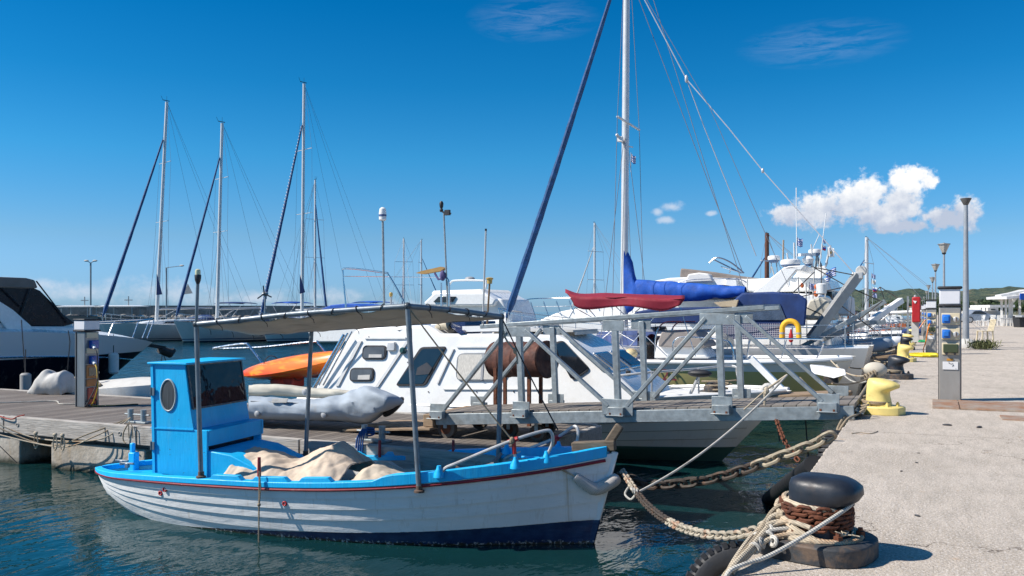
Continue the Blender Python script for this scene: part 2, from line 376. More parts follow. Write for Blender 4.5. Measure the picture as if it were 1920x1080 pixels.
# ---------------- water
m, n, b = nt('harbour_water'); m_water = m
co = coords(n)
co2 = coords(n, (1, .45, 1), (0, 0, math.radians(-20)))
n1 = noise_(n, co2, .9, 3, .5, .3); n2 = noise_(n, co2, 3.4, 3, .55, .5); n3 = noise_(n, co, 11, 2, .5)
spw = n.nodes.new('ShaderNodeSeparateXYZ'); n.links.new(coords(n), spw.inputs[0])
calm = ramp(n, spw.outputs[1], 9, 22, .24, 1.0)      # sheltered between quay and pontoon, livelier outside
h = math_(n, 'MULTIPLY', calm, math_(n, 'ADD', math_(n, 'MULTIPLY', n1, .16), math_(n, 'ADD', math_(n, 'MULTIPLY', n2, .085), math_(n, 'MULTIPLY', n3, .010))))
bump_(n, b, h, 1.0, .92)
c = mix(n, ramp(n, noise_(n, co, .25, 3), .35, .65), (.004, .022, .022), (.004, .034, .038))
n.links.new(c, b.inputs['Base Color']); b.inputs['Roughness'].default_value = .04; b.inputs['IOR'].default_value = 1.333; b.inputs['Specular IOR Level'].default_value = .5
g = MB(); g.add([(-6000, -60, WZ), (-.5, -60, WZ), (-.5, 330, WZ), (-60, 330, WZ), (-60, 9000, WZ), (-6000, 9000, WZ)], [(0, 1, 2, 3, 4, 5)])
g.build('water', m_water, at=(0, 0, WZ), kind='structure', smooth=False)
# ---------------- quay
m, n, b = nt('quay_concrete'); m_quay = m; co = coords(n)
c = mix(n, ramp(n, noise_(n, co, 1.1, 5, .6), .32, .7), (.455, .39, .315), (.585, .51, .425))
c = mix(n, ramp(n, noise_(n, coords(n, (1, .25, 1), (0, 0, .4)), 9, 6, .75), .42, .6, 0, .55), c, (.33, .285, .23))
c = mix(n, ramp(n, noise_(n, co, 62, 3, .7), .50, .64, 0, .9), c, (.70, .645, .58))
c = mix(n, ramp(n, noise_(n, co, 95, 2, .6), .56, .68, 0, .85), c, (.15, .12, .10))
c = mix(n, ramp(n, noise_(n, co, 3.3, 6, .7, .5), .64, .70, 0, .5), c, (.42, .25, .12))
c = mix(n, ramp(n, noise_(n, coords(n, (1, .4, 1)), .45, 6, .65, .6), .52, .66, 0, .35), c, (.27, .24, .205))
vo = n.nodes.new('ShaderNodeTexVoronoi'); vo.feature = 'DISTANCE_TO_EDGE'; vo.inputs['Scale'].default_value = .33; wv_ = n.nodes.new('ShaderNodeVectorMath'); wv_.operation = 'ADD'; n.links.new(co, wv_.inputs[0]); nz = node(n, 'ShaderNodeTexNoise', Scale=3.0, Detail=5.0); n.links.new(co, nz.inputs['Vector']); n.links.new(nz.outputs['Color'], wv_.inputs[1]); n.links.new(wv_.outputs[0], vo.inputs['Vector'])
c = mix(n, math_(n, 'MULTIPLY', ramp(n, vo.outputs['Distance'], .0035, .001), ramp(n, noise_(n, co, .35, 3), .48, .56)), c, (.13, .105, .085))
spq = n.nodes.new('ShaderNodeSeparateXYZ'); n.links.new(co, spq.inputs[0])
jf = math_(n, 'ABSOLUTE', math_(n, 'SUBTRACT', math_(n, 'FRACT', math_(n, 'DIVIDE', math_(n, 'ADD', spq.outputs[1], math_(n, 'MULTIPLY', noise_(n, co, 2, 4), .05)), 6.3)), .5))
c = mix(n, ramp(n, jf, .0022, .0012, 0, .5), c, (.12, .10, .08))
n.links.new(c, b.inputs['Base Color']); b.inputs['Roughness'].default_value = .95; b.inputs['Specular IOR Level'].default_value = .2
hh = math_(n, 'ADD', noise_(n, co, 70, 4, .7), math_(n, 'MULTIPLY', noise_(n, co, 8, 4), .8))
bump_(n, b, hh, .010)
QX = -.835
g = MB()
def qe(y): return QX + .022*mnoise.noise(Vector((y*1.3, 0, 0))) + .016*mnoise.noise(Vector((y*7, 3, 0)))
ys = [-12 + i*.06 for i in range(500)] + [18 + 2*i for i in range(157)]
vs = []
for y in ys:
    x = qe(y); k = .014+.05*max(0, mnoise.noise(Vector((y*3.7, 9, 0))))**1.5
    vs += [(x+k, y, 0), (x+k*.3, y, -.008), (x, y, -k*1.4), (x+.01, y, -2.4)]
fs = [(i*4+j, i*4+j+1, (i+1)*4+j+1, (i+1)*4+j) for i in range(len(ys)-1) for j in range(3)]
nv = len(vs)
vs += [(400, -12, 0), (400, ys[-1], 0)]
fs.append(tuple([i*4 for i in range(len(ys))] + [nv+1, nv]))
g.add(vs, fs); q = g.build('quay', m_quay, at=(0, 0, 0), kind='structure', smooth=False, fix=True)
# ground beyond the quay, up to the hills
m, n, b = nt('dry_ground'); co = coords(n)
c = mix(n, ramp(n, noise_(n, co, .02, 6), .35, .65), (.20, .18, .11), (.07, .085, .03)); n.links.new(c, b.inputs['Base Color']); b.inputs['Roughness'].default_value = 1
g = MB(); g.add([(-60, 320, -.25), (60, 318, -.25), (400, -12, -.1), (5000, -12, -.3), (6000, 9000, -.3), (-60, 9000, -.3)], [(0, 1, 2, 3, 4, 5)])
g.build('ground', m, at=(0, 300, -.3), kind='structure', smooth=False)
# hills
m, n, b = nt('scrub_hillside'); co = coords(n)
c = mix(n, ramp(n, noise_(n, co, .06, 8, .7), .42, .6), (.055, .085, .075), (.105, .125, .085))
c = mix(n, ramp(n, noise_(n, co, .012, 5, .6), .60, .66, 0, .6), c, (.24, .20, .14))
n.links.new(c, b.inputs['Base Color']); b.inputs['Roughness'].default_value = 1; b.inputs['Specular IOR Level'].default_value = 0
bump_(n, b, noise_(n, co, .09, 6, .7), 8.0)
def ridge(pts, d, depth, name, am, seed):
    g = MB(); N = 150; J = 22
    def fn(u, v):
        px = pts[0][0] + (pts[-1][0]-pts[0][0])*u; py = interp(pts, px)
        p = P(px, py, d); h = p.z - (-1)
        q = P(px, HZ, d) + V_*(v-.5)*depth*2
        k = math.cos((v-.5)*math.pi)**1.2 if 0 < v < 1 else 0
        if v > 0: k = max(k, 0)
        z = -1 + h*k + am*k*mnoise.fractal(Vector((q.x*.01+seed, q.y*.01, 0)), .8, 2.1, 5)
        return Vector((q.x, q.y, z))
    g.grid(fn, N, J); return g.build(name, m_hill, kind='structure', ang=180)
m_hill = m
ridge([(1500, 586), (1545, 576), (1580, 562), (1630, 551), (1665, 547), (1700, 549), (1735, 554), (1765, 556), (1800, 552), (1850, 546), (1890, 541), (1930, 544), (1990, 552), (2080, 560)], 1900, 420, 'hills', 14, 3)
# ---------------- generic hull loft in local coordinates: x forward, origin at the waterline
def hullfn(hl, zs, b, zk, rake_b, rake_s, pw=lambda t: .4, transom=False):
    def f(t, v, side, off=0.0, inset=0.0):
        L = (hl - rake_b*(1-v)) if t > 0 else (hl - rake_s*(1-v))
        zz = zk(t) + (zs(t)-zk(t))*v
        y = b(t)*max(v, 0)**pw(t) - inset
        y = max(y, .012) if not transom or t > -.5 else max(y, .05)
        return Vector((t*L, side*(y+off), zz))
    return f
def hull_mesh(f, nt_=48, nv=14, strakes=None, step=.012, t0=-1.0, t1=1.0, vmax=1.0):
    g = MB()
    if strakes:
        rows = []
        for i in range(len(strakes)-1):
            a, c = strakes[i], strakes[i+1]; k = max(2, int((c-a)*nv))
            for j in range(k+1):
                w = j/k; rows.append((a+(c-a)*w, step*(1-w) if i > 0 else 0))
    else: rows = [(j/nv*vmax, 0) for j in range(nv+1)]
    def T(i):
        u = i/nt_; s = -math.cos(math.pi*u)*.35 + (2*u-1)*.65
        return t0 + (t1-t0)*(s+1)/2
    for side in (-1, 1):
        vs = [f(T(i), v, side, o) for i in range(nt_+1) for v, o in rows]; m_ = len(rows)
        fs = [(i*m_+j, (i+1)*m_+j, (i+1)*m_+j+1, i*m_+j+1)[::side] for i in range(nt_) for j in range(m_-1)]
        g.add(vs, fs)
    for t, sg in ((t0, 1), (t1, -1)):     # close the two ends
        a = [f(t, v, -1, o) for v, o in rows]; c = [f(t, v, 1, o) for v, o in rows]; k = len(a)
        g.add(a+c, [(j, j+1, k+j+1, k+j)[::sg] for j in range(k-1)])
    return g
def deck_mesh(f, nt_=40, v=.97, t0=-.99, t1=.99, camber=.04, inset=.0, n=8, dz=0):
    g = MB()
    def fn(u, w):
        t = t0+(t1-t0)*u; a = f(t, v, -1, 0, inset); c = f(t, v, 1, 0, inset); p = a.lerp(c, w)
        p.z += camber*math.sin(math.pi*w)*abs(c.y)*1.0 + dz; return p
    return g.grid(fn, nt_, n)
def railpts(f, t0, t1, n, side, v=1.0, off=0, dz=0): 
    return [f(t0+(t1-t0)*i/n, v, side, off)+Vector((0, 0, dz)) for i in range(n+1)]
# ---------------- painted fishing boat
c0 = rd(-2.15, 10.36); ub = rd(.955, -.296)
BF = Frame((c0.x, c0.y, WZ), math.atan2(ub.y, ub.x))
ZS = [(-1, .46), (-.85, .50), (-.6, .555), (-.3, .59), (0, .62), (.3, .685), (.6, .79), (.85, .90), (1, .985)]
BB = [(-1, .02), (-.96, .16), (-.88, .37), (-.75, .60), (-.55, .79), (-.3, .90), (0, .94), (.25, .92), (.5, .79), (.7, .56), (.85, .31), (.94, .13), (1, .025)]
bzs = lambda t: interp(ZS, t); bbb = lambda t: interp(BB, t)
bf = hullfn(3.38, bzs, bbb, lambda t: -.42 + .56*max(0, -t)**2.6, .36, .16, lambda t: .25 + (.16*abs(t)**2.5 if t < 0 else .40*abs(t)**2.5 + .22*abs(t)**6))
boat = thing('fishing_boat', 'small wooden fishing boat with white planked hull and bright blue cabin', 'fishing boat', BF.o, BF.a)
# hull paint
m, n, b = nt('boat_hull_paint'); co = coords(n); sp = n.nodes.new('ShaderNodeSeparateXYZ'); n.links.new(co, sp.inputs[0])
wh = mix(n, ramp(n, noise_(n, co, 2.2, 5), .3, .7), (.74, .745, .73), (.82, .82, .80))
wh = mix(n, math_(n, 'MULTIPLY', ramp(n, noise_(n, coords(n, (9, 9, .7)), 2.0, 6, .7), .56, .70), .35), wh, (.46, .40, .31))
wh = mix(n, math_(n, 'MULTIPLY', ramp(n, noise_(n, coords(n, (1, 1, 6)), 5, 6, .8), .60, .68), .35), wh, (.42, .42, .40))
# rust runs under the bow
sx = math_(n, 'SUBTRACT', 1.0, math_(n, 'MULTIPLY', math_(n, 'ABSOLUTE', math_(n, 'SUBTRACT', sp.outputs[0], 2.93)), 26))
wh = mix(n, math_(n, 'MULTIPLY', ramp(n, sx, 0, 1, 0, .55), ramp(n, noise_(n, coords(n, (30, 1, 1)), 2, 3), .4, .6)), wh, (.42, .30, .14))
line = math_(n, 'ADD', math_(n, 'MULTIPLY', sp.outputs[0], .055), .085)
nn = math_(n, 'MULTIPLY', math_(n, 'SUBTRACT', noise_(n, co, 14, 4), .5), .012)
fac = ramp(n, math_(n, 'ADD', math_(n, 'SUBTRACT', sp.outputs[2], line), nn), -.002, .002)
nv_ = mix(n, ramp(n, noise_(n, co, 5, 6, .7), .40, .68), (.006, .022, .075), (.022, .06, .14))
nv_ = mix(n, ramp(n, math_(n, 'ADD', sp.outputs[2], math_(n, 'MULTIPLY', noise_(n, coords(n, (1, 1, .3)), 22, 4), .09)), .075, .06), nv_, (.035, .030, .016))
nv_ = mix(n, math_(n, 'MULTIPLY', ramp(n, noise_(n, co, 30, 3, .7), .55, .62), ramp(n, sp.outputs[2], .05, .03)), nv_, (.45, .46, .44))
c = mix(n, fac, nv_, wh); n.links.new(c, b.inputs['Base Color']); b.inputs['Roughness'].default_value = .42
bump_(n, b, noise_(n, coords(n, (.6, 1, 2)), 6, 5), .010)
m_bhull = m
sts = [0, .30, .50, .63, .745, .86, .965, 1.0]
hull_mesh(bf, 56, 22, sts, .016).build('hull', m_bhull, boat, local=True, ang=28)
# cap rail and rubbing strake
for side in (-1, 1):
    g = MB(); pts = railpts(bf, -.985, .985, 60, side)
    rings = []
    for i, p in enumerate(pts):
        t = -.985+1.97*i/60
        h = .035 + (.055 if t > .30 else 0)*min(1, max(0, (t-.30)/.04)); wI = .085; wO = .028
        s_ = side
        if abs(p.y) < wI+.01: wI = max(abs(p.y)-.004, .004)
        rings.append([p+Vector((0, s_*wO, -.028)), p+Vector((0, s_*wO, h)), p+Vector((0, -s_*wI, h)), p+Vector((0, -s_*wI, -.028))])
    g.loft(rings); g.build('gunwale', m_cab, boat, local=True, bevel=.008)
    g = MB(); g.tube(railpts(bf, -.99, .985, 60, side, .955, .022), .0175, 8); g.build('rubbing_strake', m_maroon, boat, local=True)
# raised blue blocks along the gunwale (thole blocks)
for side, tt in ((-1, [(-.30, -.17), (-.135, .005), (.04, .16)]), (1, [(-.2, .0), (.08, .22)])):
    for a, c in tt:
        g = MB(); rings = []
        for i in range(9):
            t = a+(c-a)*i/8; p = bf(t, 1, side); h = .085 if 0 < i < 8 else .038
            rings.append([p+Vector((0, side*.02, .03)), p+Vector((0, side*.018, h)), p+Vector((0, -side*.062, h)), p+Vector((0, -side*.066, .03))])
        g.loft(rings).build('thole_block', m_cab, boat, local=True, bevel=.012)
# inside of the hull
m_inw = mat('boat_inside_white', (.62, .63, .62), .6, var=.1, stain=(.3, .27, .2), sfac=.4)
g = MB()
for side in (-1, 1):
    g.grid(lambda u, w: bf(-.97+1.94*u, .62+.36*w, side, 0, .05), 40, 5)
g.build('bulwark_lining', m_inw, boat, local=True, fix=False)
g = MB(); g.grid(lambda u, w: (lambda a, c: a.lerp(c, w))(bf(-.95+1.83*u, .60, -1, 0, .04), bf(-.95+1.83*u, .60, 1, 0, .04)), 40, 4)
g.build('floor_boards', m_cab, boat, local=True)
# fore deck with striped cloth
m, n, b = nt('striped_cloth'); co = coords(n); wv = node(n, 'ShaderNodeTexWave', Scale=3.0, Distortion=.4); wv.bands_direction = 'Y'; n.links.new(co, wv.inputs[0])
c = mix(n, ramp(n, wv.outputs['Fac'], .45, .55), (.30, .03, .07), (.55, .36, .36)); n.links.new(c, b.inputs['Base Color']); b.inputs['Roughness'].default_value = .9
deck_mesh(bf, 20, .97, .66, .96, .05, .05).build('fore_deck', m, boat, local=True)
deck_mesh(bf, 20, .86, -.97, -.70, .03, .05).build('aft_deck', m_sky, boat, local=True)
# stem head and stern post
g = MB(); p = bf(1, 1, 1); q0 = Vector((3.36, 0, p.z)); 
g.bar(q0+Vector((-.42, 0, .045)), q0+Vector((.05, 0, .085)), .12, .11)
g.build('bow_block', m_brown, boat, local=True, bevel=.012)
g = MB(); g.bar(q0+Vector((-.03, 0, .10)), q0+Vector((.10, 0, .30)), .055, .10); g.build('stem_head', m_brown, boat, local=True, bevel=.02)
g = MB(); g.bar(Vector((3.05, 0, -.35)), Vector((3.405, 0, 1.0)), .05, .07); g.build('stem', m_bhull, boat, local=True, bevel=.01)
a = BF.y(251, 872, .22); g = MB(); g.box(a+Vector((0, 0, .0)), (.10, .10, .34)); g.box(a+Vector((-.02, 0, .22)), (.055, .055, .14)); g.build('stern_post', m_cab, boat, local=True, bevel=.015)
# cabin
YN, YF = -.60, .52
def bn(px, py, y=YN): return BF.y(px, py, y)
tl = bn(283, 683); tr = bn(346, 682); wb = bn(357, 767); stp = bn(363, 806); stp2 = bn(388, 808); br_ = bn(388, 900); bl = bn(287, 886)
zt = tl.z
near = [tl, tr, wb, stp, stp2, br_, bl]
def shift(p, dy): return Vector((p.x, p.y+dy, p.z))
m_win = m_glass
g = MB()
th = .03
hc = (bn(316, 741)); rx, rz = .105, .185
# side walls with a round window opening filled with a flush port
for y0 in (YN, YF-th):
    g = MB(); g.prism([Vector((p.x, y0, p.z)) for p in near], (0, th, 0)); g.build('cabin_side', m_cab, boat, local=True, bevel=.004)
for y0, sg in ((YN, -1), (YF, 1)):
    g = MB(); g.ring((hc.x, y0+sg*.004, hc.z), (0, 1, 0), rz, .011, 28, 6, sx=rx/rz); pr = g.build('porthole', mat('grey_port_rim', (.35, .4, .42), .5), boat, local=True)
    g = MB(); N = 28; g.prism([Vector((hc.x+rx*math.cos(2*math.pi*i/N), y0+sg*.006, hc.z+rz*math.sin(2*math.pi*i/N))) for i in range(N)], (0, -sg*.02, 0))
    m_mesh = mat('port_mesh', (.055, .06, .065), .5, var=.45, scale=6, stretch=(9, 1, .6)); g.build('port_pane', m_mesh, pr, local=True, smooth=False)
g = MB(); g.box(((tl.x+wb.x)/2+.02, YN-.006, zs0_ if False else stp.z), (stp.x-tl.x+.0, .010, .012)); g.build('batten', m_cab, boat, local=True)
g = MB(); g.bar(Vector((tl.x+.02, YN-.007, tl.z)), Vector((bl.x+.02, YN-.007, bl.z)), .035, .012, up=(0, 1, 0)); g.build('corner_batten', m_cab, boat, local=True)
for zz in (.25, .75):
    g = MB(); q_ = Vector((tl.x+.04, YN-.02, bl.z+(tl.z-bl.z)*zz)); g.box(q_, (.05, .012, .09)); g.tube([q_+Vector((-.02, -.005, -.05)), q_+Vector((-.02, -.005, .05))], .009, 6); g.build('hinge', m_pipe, boat, local=True)
# front: lower panel, step and windscreen
fy0, fy1 = YN+th, YF-th
g = MB()
def fq(a, c, t=.02): 
    return [Vector((a.x, fy0, a.z)), Vector((a.x, fy1, a.z)), Vector((c.x, fy1, c.z)), Vector((c.x, fy0, c.z))]
g.prism(fq(wb, stp), (-.02, 0, 0)); g.build('front_panel', m_cab, boat, local=True)
# engine box / step that sticks out forward
sx1 = BF.y(499, 796, YF).x; zs1 = stp.z; zs0 = bn(388, 838).z
g = MB(); g.prism([Vector((stp.x, fy0+.01, zs1)), Vector((max(stp2.x, stp.x+.16), fy0+.01, zs1-.006)), Vector((max(stp2.x, stp.x+.16), fy0+.01, zs0)), Vector((stp.x, fy0+.01, zs0))], (0, fy1-fy0+.06, 0))
g.build('step_box', m_cab, boat, local=True, bevel=.008)
g = MB(); g.prism([Vector((stp.x+.02, fy0+.03, zs0)), Vector((stp.x+.10, fy0+.03, zs0)), Vector((stp.x+.10, fy0+.03, zs0-.07)), Vector((stp.x+.02, fy0+.03, zs0-.07))], (0, fy1-fy0-.06, 0)); g.build('step_gap_shade', m_blackgl, boat, local=True)  # black bar stands in for the shade in the gap under the step
m, n, b = nt('cabin_windscreen'); b.inputs['Base Color'].default_value = (.012, .016, .025, 1); b.inputs['Roughness'].default_value = .05; b.inputs['Alpha'].default_value = .95; b.inputs['Specular IOR Level'].default_value = .28
co = coords(n); bump_(n, b, noise_(n, co, 3, 3), .010)
g = MB(); g.prism(fq(Vector((tr.x+.01, 0, tr.z-.02)), Vector((wb.x+.01, 0, wb.z+.005))), (.006, 0, -.001)); ws = g.build('windscreen', m, boat, local=True, smooth=False)
g = MB(); A_ = Vector((tr.x+.014, 0, tr.z-.02)); B_ = Vector((wb.x+.014, 0, wb.z))
for y in (fy0, fy1): g.bar(A_+Vector((0, y, 0)), B_+Vector((0, y, 0)), .022, .02, up=(1, 0, .2))
for q in (A_, B_): g.bar(q+Vector((0, fy0, 0)), q+Vector((0, fy1, 0)), .02, .02)
g.build('windscreen_frame', mat('peeling_frame', (.05, .07, .10), .5, stain=(.4, .33, .22), sfac=.6, sscale=20), ws, local=True)
# things seen through the glass: white helm seat, steering wheel
g = MB(); g.lathe([(.0, 0), (.17, .01), (.2, .08), (.16, .16), (0, .17)], (hc.x+.02, .12, wb.z-.02)); g.build('helm_seat', m_white, boat, local=True)
# roof
g = MB(); g.prism([Vector((tl.x-.03, YN-.03, zt+.002)), Vector((tr.x+.05, YN-.03, zt+.002)), Vector((tr.x+.05, YN-.03, zt+.026)), Vector((tl.x-.03, YN-.03, zt+.026))], (0, YF-YN+.06, 0))
g.build('cabin_roof', m_cab, boat, local=True, bevel=.005)
g = MB(); g.box((tl.x+.015, (YN+YF)/2, (tl.z+bl.z)/2), (.02, fy1-fy0, tl.z-bl.z)); g.build('cabin_back', m_cab, boat, local=True)
# sloping blue engine cover
ec = [bn(390, 862, -.55), bn(470, 905, -.55), bn(390, 905, -.55)]
g = MB(); g.prism([Vector((br_.x-.02, YN+.02, .88)), Vector((br_.x+.30, YN+.02, .84)), Vector((br_.x+.95, YN+.06, .56)), Vector((br_.x+.95, YN+.06, .45)), Vector((br_.x-.02, YN+.02, .45))], (0, 1.02, 0)); g.build('engine_cover', m_cab, boat, local=True, bevel=.012)
# canopy frame
def pole(x0, y0, px0, py0, px1, py1, yb, r=.026): return None
yn1 = -bbb(-.36)+.03; yn2 = -bbb(.30)+.03
pa0 = BF.y(377, 893, -.86); pa1 = BF.y(368, 608, -.86)
pb0 = BF.y(786, 897, -.86); pb1 = BF.y(764, 574, -.86)
pc0 = BF.y(573, 850, .80); pc1 = BF.y(584, 621, .80)
pd0 = BF.y(934, 862, .62); pd1 = BF.y(940, 594, .62)
for a, c in ((pa0, pa1), (pb0, pb1), (pc0, pc1), (pd0, pd1)):
    a = a.copy(); a.z = min(a.z, .62)
    g = MB(); g.tube([a, c], .028, 10); po = g.build('canopy_pole', m_pipe, boat, local=True)
    g = MB(); g.lathe([(.055, 0), (.055, .02), (.034, .03), (.034, .07)], a, 12); g.build('pole_socket', mat('dull_iron', (.12, .08, .06), .7, .3), po, local=True)
def midb(a, c, k): return a.lerp(c, .5)+Vector((0, 0, k))
edges = {'n': smoothpts([pa1, pa1.lerp(pb1, .25)+Vector((0, 0, .008)), midb(pa1, pb1, .02), pb1], 6), 'f': smoothpts([pc1+Vector((-.75, 0, -.03)), midb(pc1, pd1, .01), pd1], 8),
         'a': [pa1, pc1+Vector((-.75, 0, -.03))], 'd': smoothpts([pb1, midb(pb1, pd1, .012), pd1], 6)}
for k in 'nfad':
    g = MB(); g.tube(edges[k], .031, 10)
    for q in (edges[k][0], edges[k][-1]): g.ell(q, .042, .042, .042, 10, 6)
    fr = g.build('canopy_tube', m_pipe, boat, local=True)
    g = MB()
    A_, B_ = edges[k][0], edges[k][-1]; nw = int((B_-A_).length/.28)
    for i in range(1, nw):
        q = A_.lerp(B_, i/nw)+Vector((0, 0, .012)); dd = (B_-A_).normalized()
        g.ring(q, dd+Vector((0, 0, .25 if i % 2 else -.5)), .037, .0055, 12, 5)
        if i % 2: g.tube([q-Vector((0, 0, .03)), q+dd*.05-Vector((0, 0, .07)), q+dd*.06-Vector((0, 0, .11))], .004, 5)
    g.build('lashing', m_roped, fr, local=True)
Ef = [edges['f'][0].lerp(edges['f'][-1], i/30) for i in range(31)]
En = [edges['n'][0].lerp(edges['n'][-1], i/30) for i in range(31)]
def cf(u, w_):
    i = min(30, int(round(u*30))); a = En[i]+Vector((0, .035, .0)); c = Ef[i]-Vector((0, .035, .0)); p = a.lerp(c, w_)
    s_ = math.sin(math.pi*w_)**.8*(.032+.018*math.sin(u*9)) * (.25+.75*math.sin(math.pi*min(1, u*1.05))**.5)
    p.z -= s_ + .012*math.sin(u*40+w_*9) + .022; return p
g = MB(); g.grid(cf, 30, 14); g.build('canopy_cloth', m_canopy, boat, local=True, solid=.006)
for w_ in (.33, .66):
    g = MB(); g.tube([cf(i/30, w_)+Vector((0, 0, .03)) for i in range(31)], .022, 8); g.build('canopy_tube', m_pipe, boat, local=True)
# stern light on a thin pole
lt = BF.y(371, 520, -.86); g = MB(); g.tube([pa1, lt-Vector((0, 0, .02))], .019, 8); o = g.build('light_pole', m_pipe, boat, local=True)
g = MB(); g.lathe([(.018, -.075), (.034, -.03), (.038, .02), (.034, .03)], lt, 14); g.build('lamp_holder', m_black, o, local=True)
g = MB(); g.lathe([(.030, .03), (.032, .06), (.028, .085), (.012, .095)], lt, 14); g.build('lamp_globe', mat('pale_globe', (.62, .62, .40), .2), o, local=True)
# bow rails
for side, pts in ((-1, [(823, 893), (835, 878), (858, 868), (955, 828), (1020, 808), (1034, 812), (1036, 830), (1025, 855)]), (1, [(950, 862), (955, 855), (1040, 822), (1070, 803), (1080, 800), (1084, 812), (1080, 838)])):
    ys_ = [-.84, -.82, -.80, -.62, -.42, -.38, -.36, -.36] if side < 0 else [.62, .60, .45, .32, .28, .26, .26]
    P3 = [BF.y(a, c, y) for (a, c), y in zip(pts, ys_)]
    g = MB(); g.tube(smoothpts(P3, 5), .018, 8); rl = g.build('bow_rail', m_alu, boat, local=True)
    k = 3 if side < 0 else 2
    q = P3[k].lerp(P3[k+1], .12); 
    g = MB(); g.tube([q, Vector((q.x+.02, q.y, bzs(q.x/3.38)+.06))], .017, 8); g.build('rail_post', m_alu, rl, local=True)
    g = MB(); g.tube([q+Vector((0, 0, -.01)), Vector((q.x+.01, q.y, q.z-.14))], .024, 8); g.tube([q+Vector((-.06, 0, -.025)), q+Vector((.05, 0, .02))], .026, 8); g.build('red_tape', m_red, rl, local=True)
    for q in (P3[0], P3[-1], Vector((q.x+.02, q.y, 0))):
        z = bzs(min(1, q.x/3.38))+.07
        g = MB(); g.lathe([(.06, -.04), (.055, 0), (.028, .05), (.022, .08)], (q.x, q.y, z), 10); g.build('rail_foot', m_sky, boat, local=True)
# thole pins, scuppers, cleats
for px, py, side, y in ((486, 872, -1, -.93), (850, 838, 1, .8), (712, 838, 1, .86)):
    q = BF.y(px, py, y); g = MB(); g.tube([q+Vector((0, 0, .085)), q-Vector((0, 0, .13))], [.018, .022], 8); g.build('thole_pin', m_maroon, boat, local=True)
g = None
for px, py in ((308, 918), (296, 925), (543, 940)):
    q = BF.y(px, py, -.8); t = q.x/3.3; 
    # settle on the planking
    best = min(((abs(bf(t_, v_, -1).x-q.x)+abs(bf(t_, v_, -1).z-q.z)), bf(t_, v_, -1, .012)) for t_ in [t-.1+i*.01 for i in range(21)] for v_ in [j*.02 for j in range(20, 51)])[1]
    g = MB(); g.ring(best, (0, 1, 0), .021, .010, 16, 6); g.build('scupper', m_red, boat, local=True)
for x_, y_ in ((-3.0, .0), (-2.7, -.25), (2.55, -.30)):
    g = MB(); z = bzs(x_/3.38)+.05; g.bar((x_-.1, y_, z+.04), (x_+.1, y_, z+.04), .025, .025); g.box((x_, y_, z+.015), (.05, .04, .06)); g.build('cleat', m_sky if x_ > 0 else m_pipe, boat, local=True, bevel=.006)
# rope fender round the bow
pts = [bf(.905, .86, -1, .05)+Vector((0, 0, .02)), bf(.95, .78, -1, .06), bf(.985, .74, -1, .055), Vector((3.40, 0, .70)), bf(.985, .76, 1, .055), bf(.93, .80, 1, .05)]
W = [BF.W(p) for p in smoothpts(pts, 6)]
g = MB(); k = len(W); g.tube(W, [.03+.04*math.sin(math.pi*min(1, (i+1.5)/(k+1)))**.5 for i in range(k)], 12)
fd = one(g.build('rope_fender', ropemat('rope_grey', (.66, .62, .57), sfac=.1)), 'thick grey woven rope fender wrapped round the bow of the blue and white boat', 'fender')
g = MB(); g.tube([W[0], BF.W(bf(.86, .95, -1, .03))], .012, 6); g.build('lashing', m_rope, fd)
# tarpaulins in the boat
def tarp(name, pts, label, amp=.05, m_=None, y0=-.78, y1=.7, cat='tarpaulin'):
    g = MB()
    def fn(u, w_):
        x = pts[0][0]+(pts[-1][0]-pts[0][0])*u; h = next((pts[q][1]+(pts[q+1][1]-pts[q][1])*(x-pts[q][0])/(pts[q+1][0]-pts[q][0]) for q in range(len(pts)-1) if x <= pts[q+1][0]+1e-6), pts[-1][1]); base = .50
        k = (1-abs(2*w_-1)**2.2)*(.8+.2*math.sin(u*7+w_*3))
        y = y0+(y1-y0)*w_
        z = base+(h-base)*k
        v = Vector((x, y, z)); a = mnoise.fractal(Vector((x*1.6, y*1.6, 1.3)), .9, 2.2, 3)*amp*.7 + .02*abs(math.sin(x*7+3.2*y+2*mnoise.noise(Vector((x, y*2, 4))))) + .012*abs(math.sin(x*15-9*y+3*mnoise.noise(Vector((x*2, y, 9)))))
        rr = abs(mnoise.noise(Vector((x*1.7+4, y*1.5, 6.6))))
        fz = .022*abs(mnoise.noise(Vector((x*6+y*3, y*7, 2.2)))) + .010*abs(mnoise.noise(Vector((x*17-y*8, y*13, 5.2))))
        return BF.W(v+Vector((.5*fz, -.6*fz, a - .07*rr + 1.2*fz)))
    g.grid(fn, 90, 60); return one(g.build(name, m_ or m_tarp, solid=.004, ang=60), label, cat)
xa = BF.y(430, 850, -.4).x; xb = BF.y(650, 890, -.4).x
tarp('boat_tarp', [(xa, .60), (xa+.12, .86), (xa+.9, .93), (xa+1.2, .96), (xa+1.55, .72), (xb, .60)], 'creased beige tarpaulin heaped over the middle of the blue and white boat', .05)
xc = BF.y(885, 890, -.4).x
tarp('boat_tarp', [(xb-.05, .52), (xb+.2, .74), (xb+.8, .72), (xb+1.3, .70), (xc, .55)], 'low pale tarpaulin lying forward of the heaped one in the same boat', .04, mat('pale_tarp', (.50, .43, .34), .85, var=.12, stain=(.3, .24, .16), sfac=.4), -.66, .6)
g = MB()
for k, (a, c, d_) in enumerate((((875, 884), (855, 872), (852, 890)), ((925, 870), (893, 880), (915, 884)))):
    A_, B_, C_ = BF.y(*a, -.15), BF.y(*c, -.25), BF.y(*d_, -.05)
    g.prism([A_, B_, C_], Vector((0, .03, .02)))
g2 = MB(); g2.v = [BF.W(v) for v in g.v]; g2.f = g.f
a = BF.W(BF.y(925, 868, -.1)); c = BF.W(BF.y(800, 905, -.1)); 
